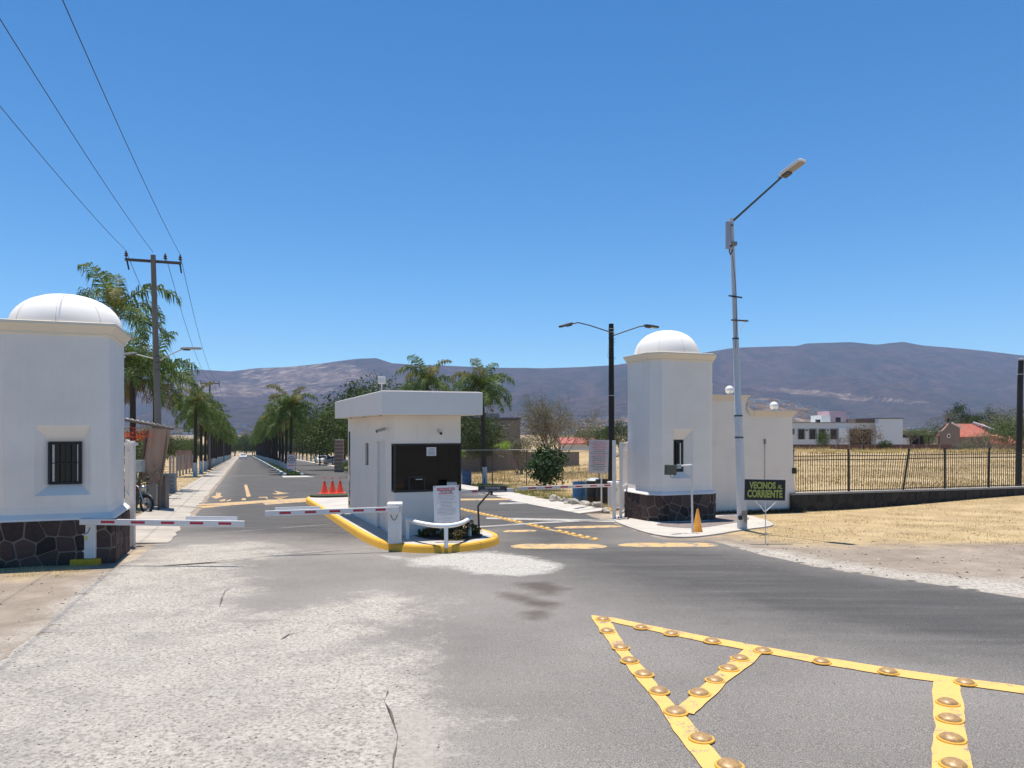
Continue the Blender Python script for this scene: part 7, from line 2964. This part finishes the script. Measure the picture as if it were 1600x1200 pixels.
def blades(name, pts, h, wdt, m, lean=.5):
    n = len(pts)
    P = np.array(pts, dtype=np.float64)
    a = rs.uniform(0, 2 * math.pi, n)
    hh = h * rs.uniform(.4, 1.3, n)
    ww = wdt * rs.uniform(.6, 1.4, n)
    dx, dy = np.cos(a) * ww, np.sin(a) * ww
    la = rs.uniform(0, 2 * math.pi, n)
    ll = hh * rs.uniform(0, lean * 2, n)
    q0 = P + np.stack([-dx, -dy, np.zeros(n) - .01], 1)
    q1 = P + np.stack([dx, dy, np.zeros(n) - .01], 1)
    q2 = P + np.stack([np.cos(la) * ll, np.sin(la) * ll, hh], 1)
    V = np.stack([q0, q1, q2], 1).reshape(-1, 3)
    me = bpy.data.meshes.new(name)
    me.vertices.add(n * 3)
    me.vertices.foreach_set("co", V.astype(np.float32).ravel())
    me.loops.add(n * 3)
    me.loops.foreach_set("vertex_index", np.arange(n * 3, dtype=np.int32))
    me.polygons.add(n)
    me.polygons.foreach_set("loop_start", np.arange(0, n * 3, 3, dtype=np.int32))
    me.polygons.foreach_set("loop_total", np.full(n, 3, dtype=np.int32))
    me.materials.append(m)
    me.update()
    o = bpy.data.objects.new(name, me)
    COL.objects.link(o)
    return tag(o, kind='stuff')


def scatter(n, fx, dens=None):
    out = []
    tries = 0
    while len(out) < n and tries < n * 12:
        tries += 1
        x, y = fx()
        if dens is None or rs.rand() < dens(x, y):
            out.append((x, y, gz(x, y)))
    return out


dry_leaf = leaf_mat("dry_grass", (.36, .26, .12), (.72, .56, .29), .25, 1.5)
dry_leaf2 = leaf_mat("dry_grass_brown", (.30, .21, .105), (.56, .42, .22), .25, .5)
green_grass = leaf_mat("green_grass", (.08, .10, .025), (.22, .25, .07), .3, 3)


def clump(x, y, s=.8, k=0.0):
    return max(0.0, min(1.0, .5 + 1.5 * noise.noise(Vector((x * s, y * s, 4 + k)))))


dry_np = np.array(dry_right)


def inside(x, y, poly):
    c = False
    j = len(poly) - 1
    for i in range(len(poly)):
        xi, yi = poly[i]
        xj, yj = poly[j]
        if (yi > y) != (yj > y) and x < (xj - xi) * (y - yi) / (yj - yi) + xi:
            c = not c
        j = i
    return c


road_near = [p_ for p_ in road_poly[::3]]


def near_dry(x, y):
    d = .6 if inside(x, y, dry_right) else 0
    s_, t_ = ST(x, y)
    if d < .1 or (s_ < 17.6 and t_ > 20.5):
        return 0
    return clump(x, y) * min(1, d * .8)


blades("dry_grass", scatter(16000, lambda: (rs.uniform(6, 22), rs.uniform(14.5, 28)), near_dry), .055, .006, dry_leaf)
blades("field_grass", scatter(26000, lambda: ((lambda y: (rs.uniform(.30, .78) * y, y))(28 + 82 * rs.rand() ** 1.3)),
                              lambda x, y: clump(x, y, .25, 3) if ST(x, y)[1] > 22 else 0), .13, .016, dry_leaf2)
blades("field_grass", scatter(9000, lambda: ((lambda y: (rs.uniform(-.12, .14) * y, y))(48 + 24 * rs.rand())), lambda x, y: clump(x, y, .4, 3)), .22, .02, dry_leaf2)
blades("field_edge_grass", scatter(9000, lambda: (rs.uniform(38, 80), rs.uniform(94, 111)), lambda x, y: clump(x, y, .3, 6)), .45, .03, dry_leaf)
blades("verge_grass", scatter(7000, lambda: AV(rs.uniform(11.9, 14.5), rs.uniform(24.5, 45)), lambda x, y: clump(x, y, .9, 8)), .12, .012, green_grass)
blades("verge_grass", scatter(7000, lambda: AV(rs.uniform(11.8, 16.5), rs.uniform(25, 46)), lambda x, y: clump(x, y, .7, 2)), .10, .012, dry_leaf)
blades("left_verge_grass", scatter(8000, lambda: AV(rs.uniform(-9, -3.3), rs.uniform(22, 70)), lambda x, y: clump(x, y, .7, 2)), .08, .010, dry_leaf)
blades("left_front_grass", scatter(3500, lambda: (rs.uniform(-10.5, -7.4), rs.uniform(12.3, 13.6)), lambda x, y: clump(x, y, 1.8, 5) * (1 if y > 12.6 + .3 * math.sin(x) else .3)), .03, .004, dry_leaf)
blades("median_grass", scatter(6000, lambda: AV(rs.uniform(3.4, 4.5), rs.uniform(66, 120))), .16, .03, green_grass)
for v_ in bpy.data.objects["median_grass"].data.vertices:
    v_.co.z += .16
# weeds along the foot of the stepped wall and the fence wall
blades("wall_foot_weeds", scatter(2600, lambda: AV(rs.uniform(14.2, 18.2), 20.85 - abs(rs.normal(0, .12)))), .13, .012, leaf_mat("weed_dark", (.04, .036, .02), (.16, .13, .07), .2, 3))
# pebbles and grit
pm = mat("pebble_dark", (.12, .10, .09), .9, var=.2, bst=0)
pm2 = mat("pebble_pale", (.45, .41, .36), .9, var=.2, bst=0)


def pebbles(name, n, fx, smin, smax, m, dens=None, lift=.0):
    mb = MB()
    for (x, y, z) in scatter(n, fx, dens):
        s = smin + (smax - smin) * rs.rand() ** 3
        a = rs.uniform(0, 6.28)
        c, s2 = math.cos(a), math.sin(a)
        sx_, sy_, sz_ = s * rs.uniform(.7, 1.3), s * rs.uniform(.5, 1), s * rs.uniform(.35, .8)
        vs = [(-1, -.6, 0), (.2, -1, 0), (1, .1, 0), (.3, 1, 0), (-.8, .7, 0), (0.1, 0, 1), (-.45, .2, .8)]
        ids = [mb.v((x + (c * p[0] * sx_ - s2 * p[1] * sy_), y + (s2 * p[0] * sx_ + c * p[1] * sy_), z + lift + p[2] * sz_)) for p in vs]
        for f in ((0, 1, 5), (1, 2, 5), (2, 3, 5), (3, 4, 6), (3, 6, 5), (4, 0, 6), (0, 5, 6)):
            mb.Fc.append([ids[i] for i in f])
            mb.M.append(0)
    return tag(mb.build(name, m), kind='stuff')


def view_pt(y0, y1, u0=-100, u1=1700, p=1.0):
    def f():
        y = y0 + (y1 - y0) * rs.rand() ** p
        return ((rs.uniform(u0, u1) - 800) / F * y, y)
    return f


def paled(x, y):
    return 1.0 if any(inside(x, y, pl) for pl in pale) else .06


pebbles("road_grit", 1500, view_pt(4.2, 13, -50, 1650, 1.3), .004, .013, pm, paled, .004)
pebbles("pale_grit", 1500, view_pt(4.2, 12, -50, 800, 1.3), .004, .014, pm2, paled, .004)
pebbles("dirt_stones", 900, view_pt(11.5, 22, 1150, 1750), .008, .035, pm, lambda x, y: 0 if inside(x, y, road_near) else 1)
pebbles("dirt_stones", 500, view_pt(11.5, 22, 1150, 1750), .008, .035, pm2, lambda x, y: 0 if inside(x, y, road_near) else 1)
pebbles("left_dirt_stones", 220, lambda: (rs.uniform(-10.5, -6), rs.uniform(8.5, 13.4)), .006, .03, pm, lambda x, y: .2 if inside(x, y, road_near) else 1)
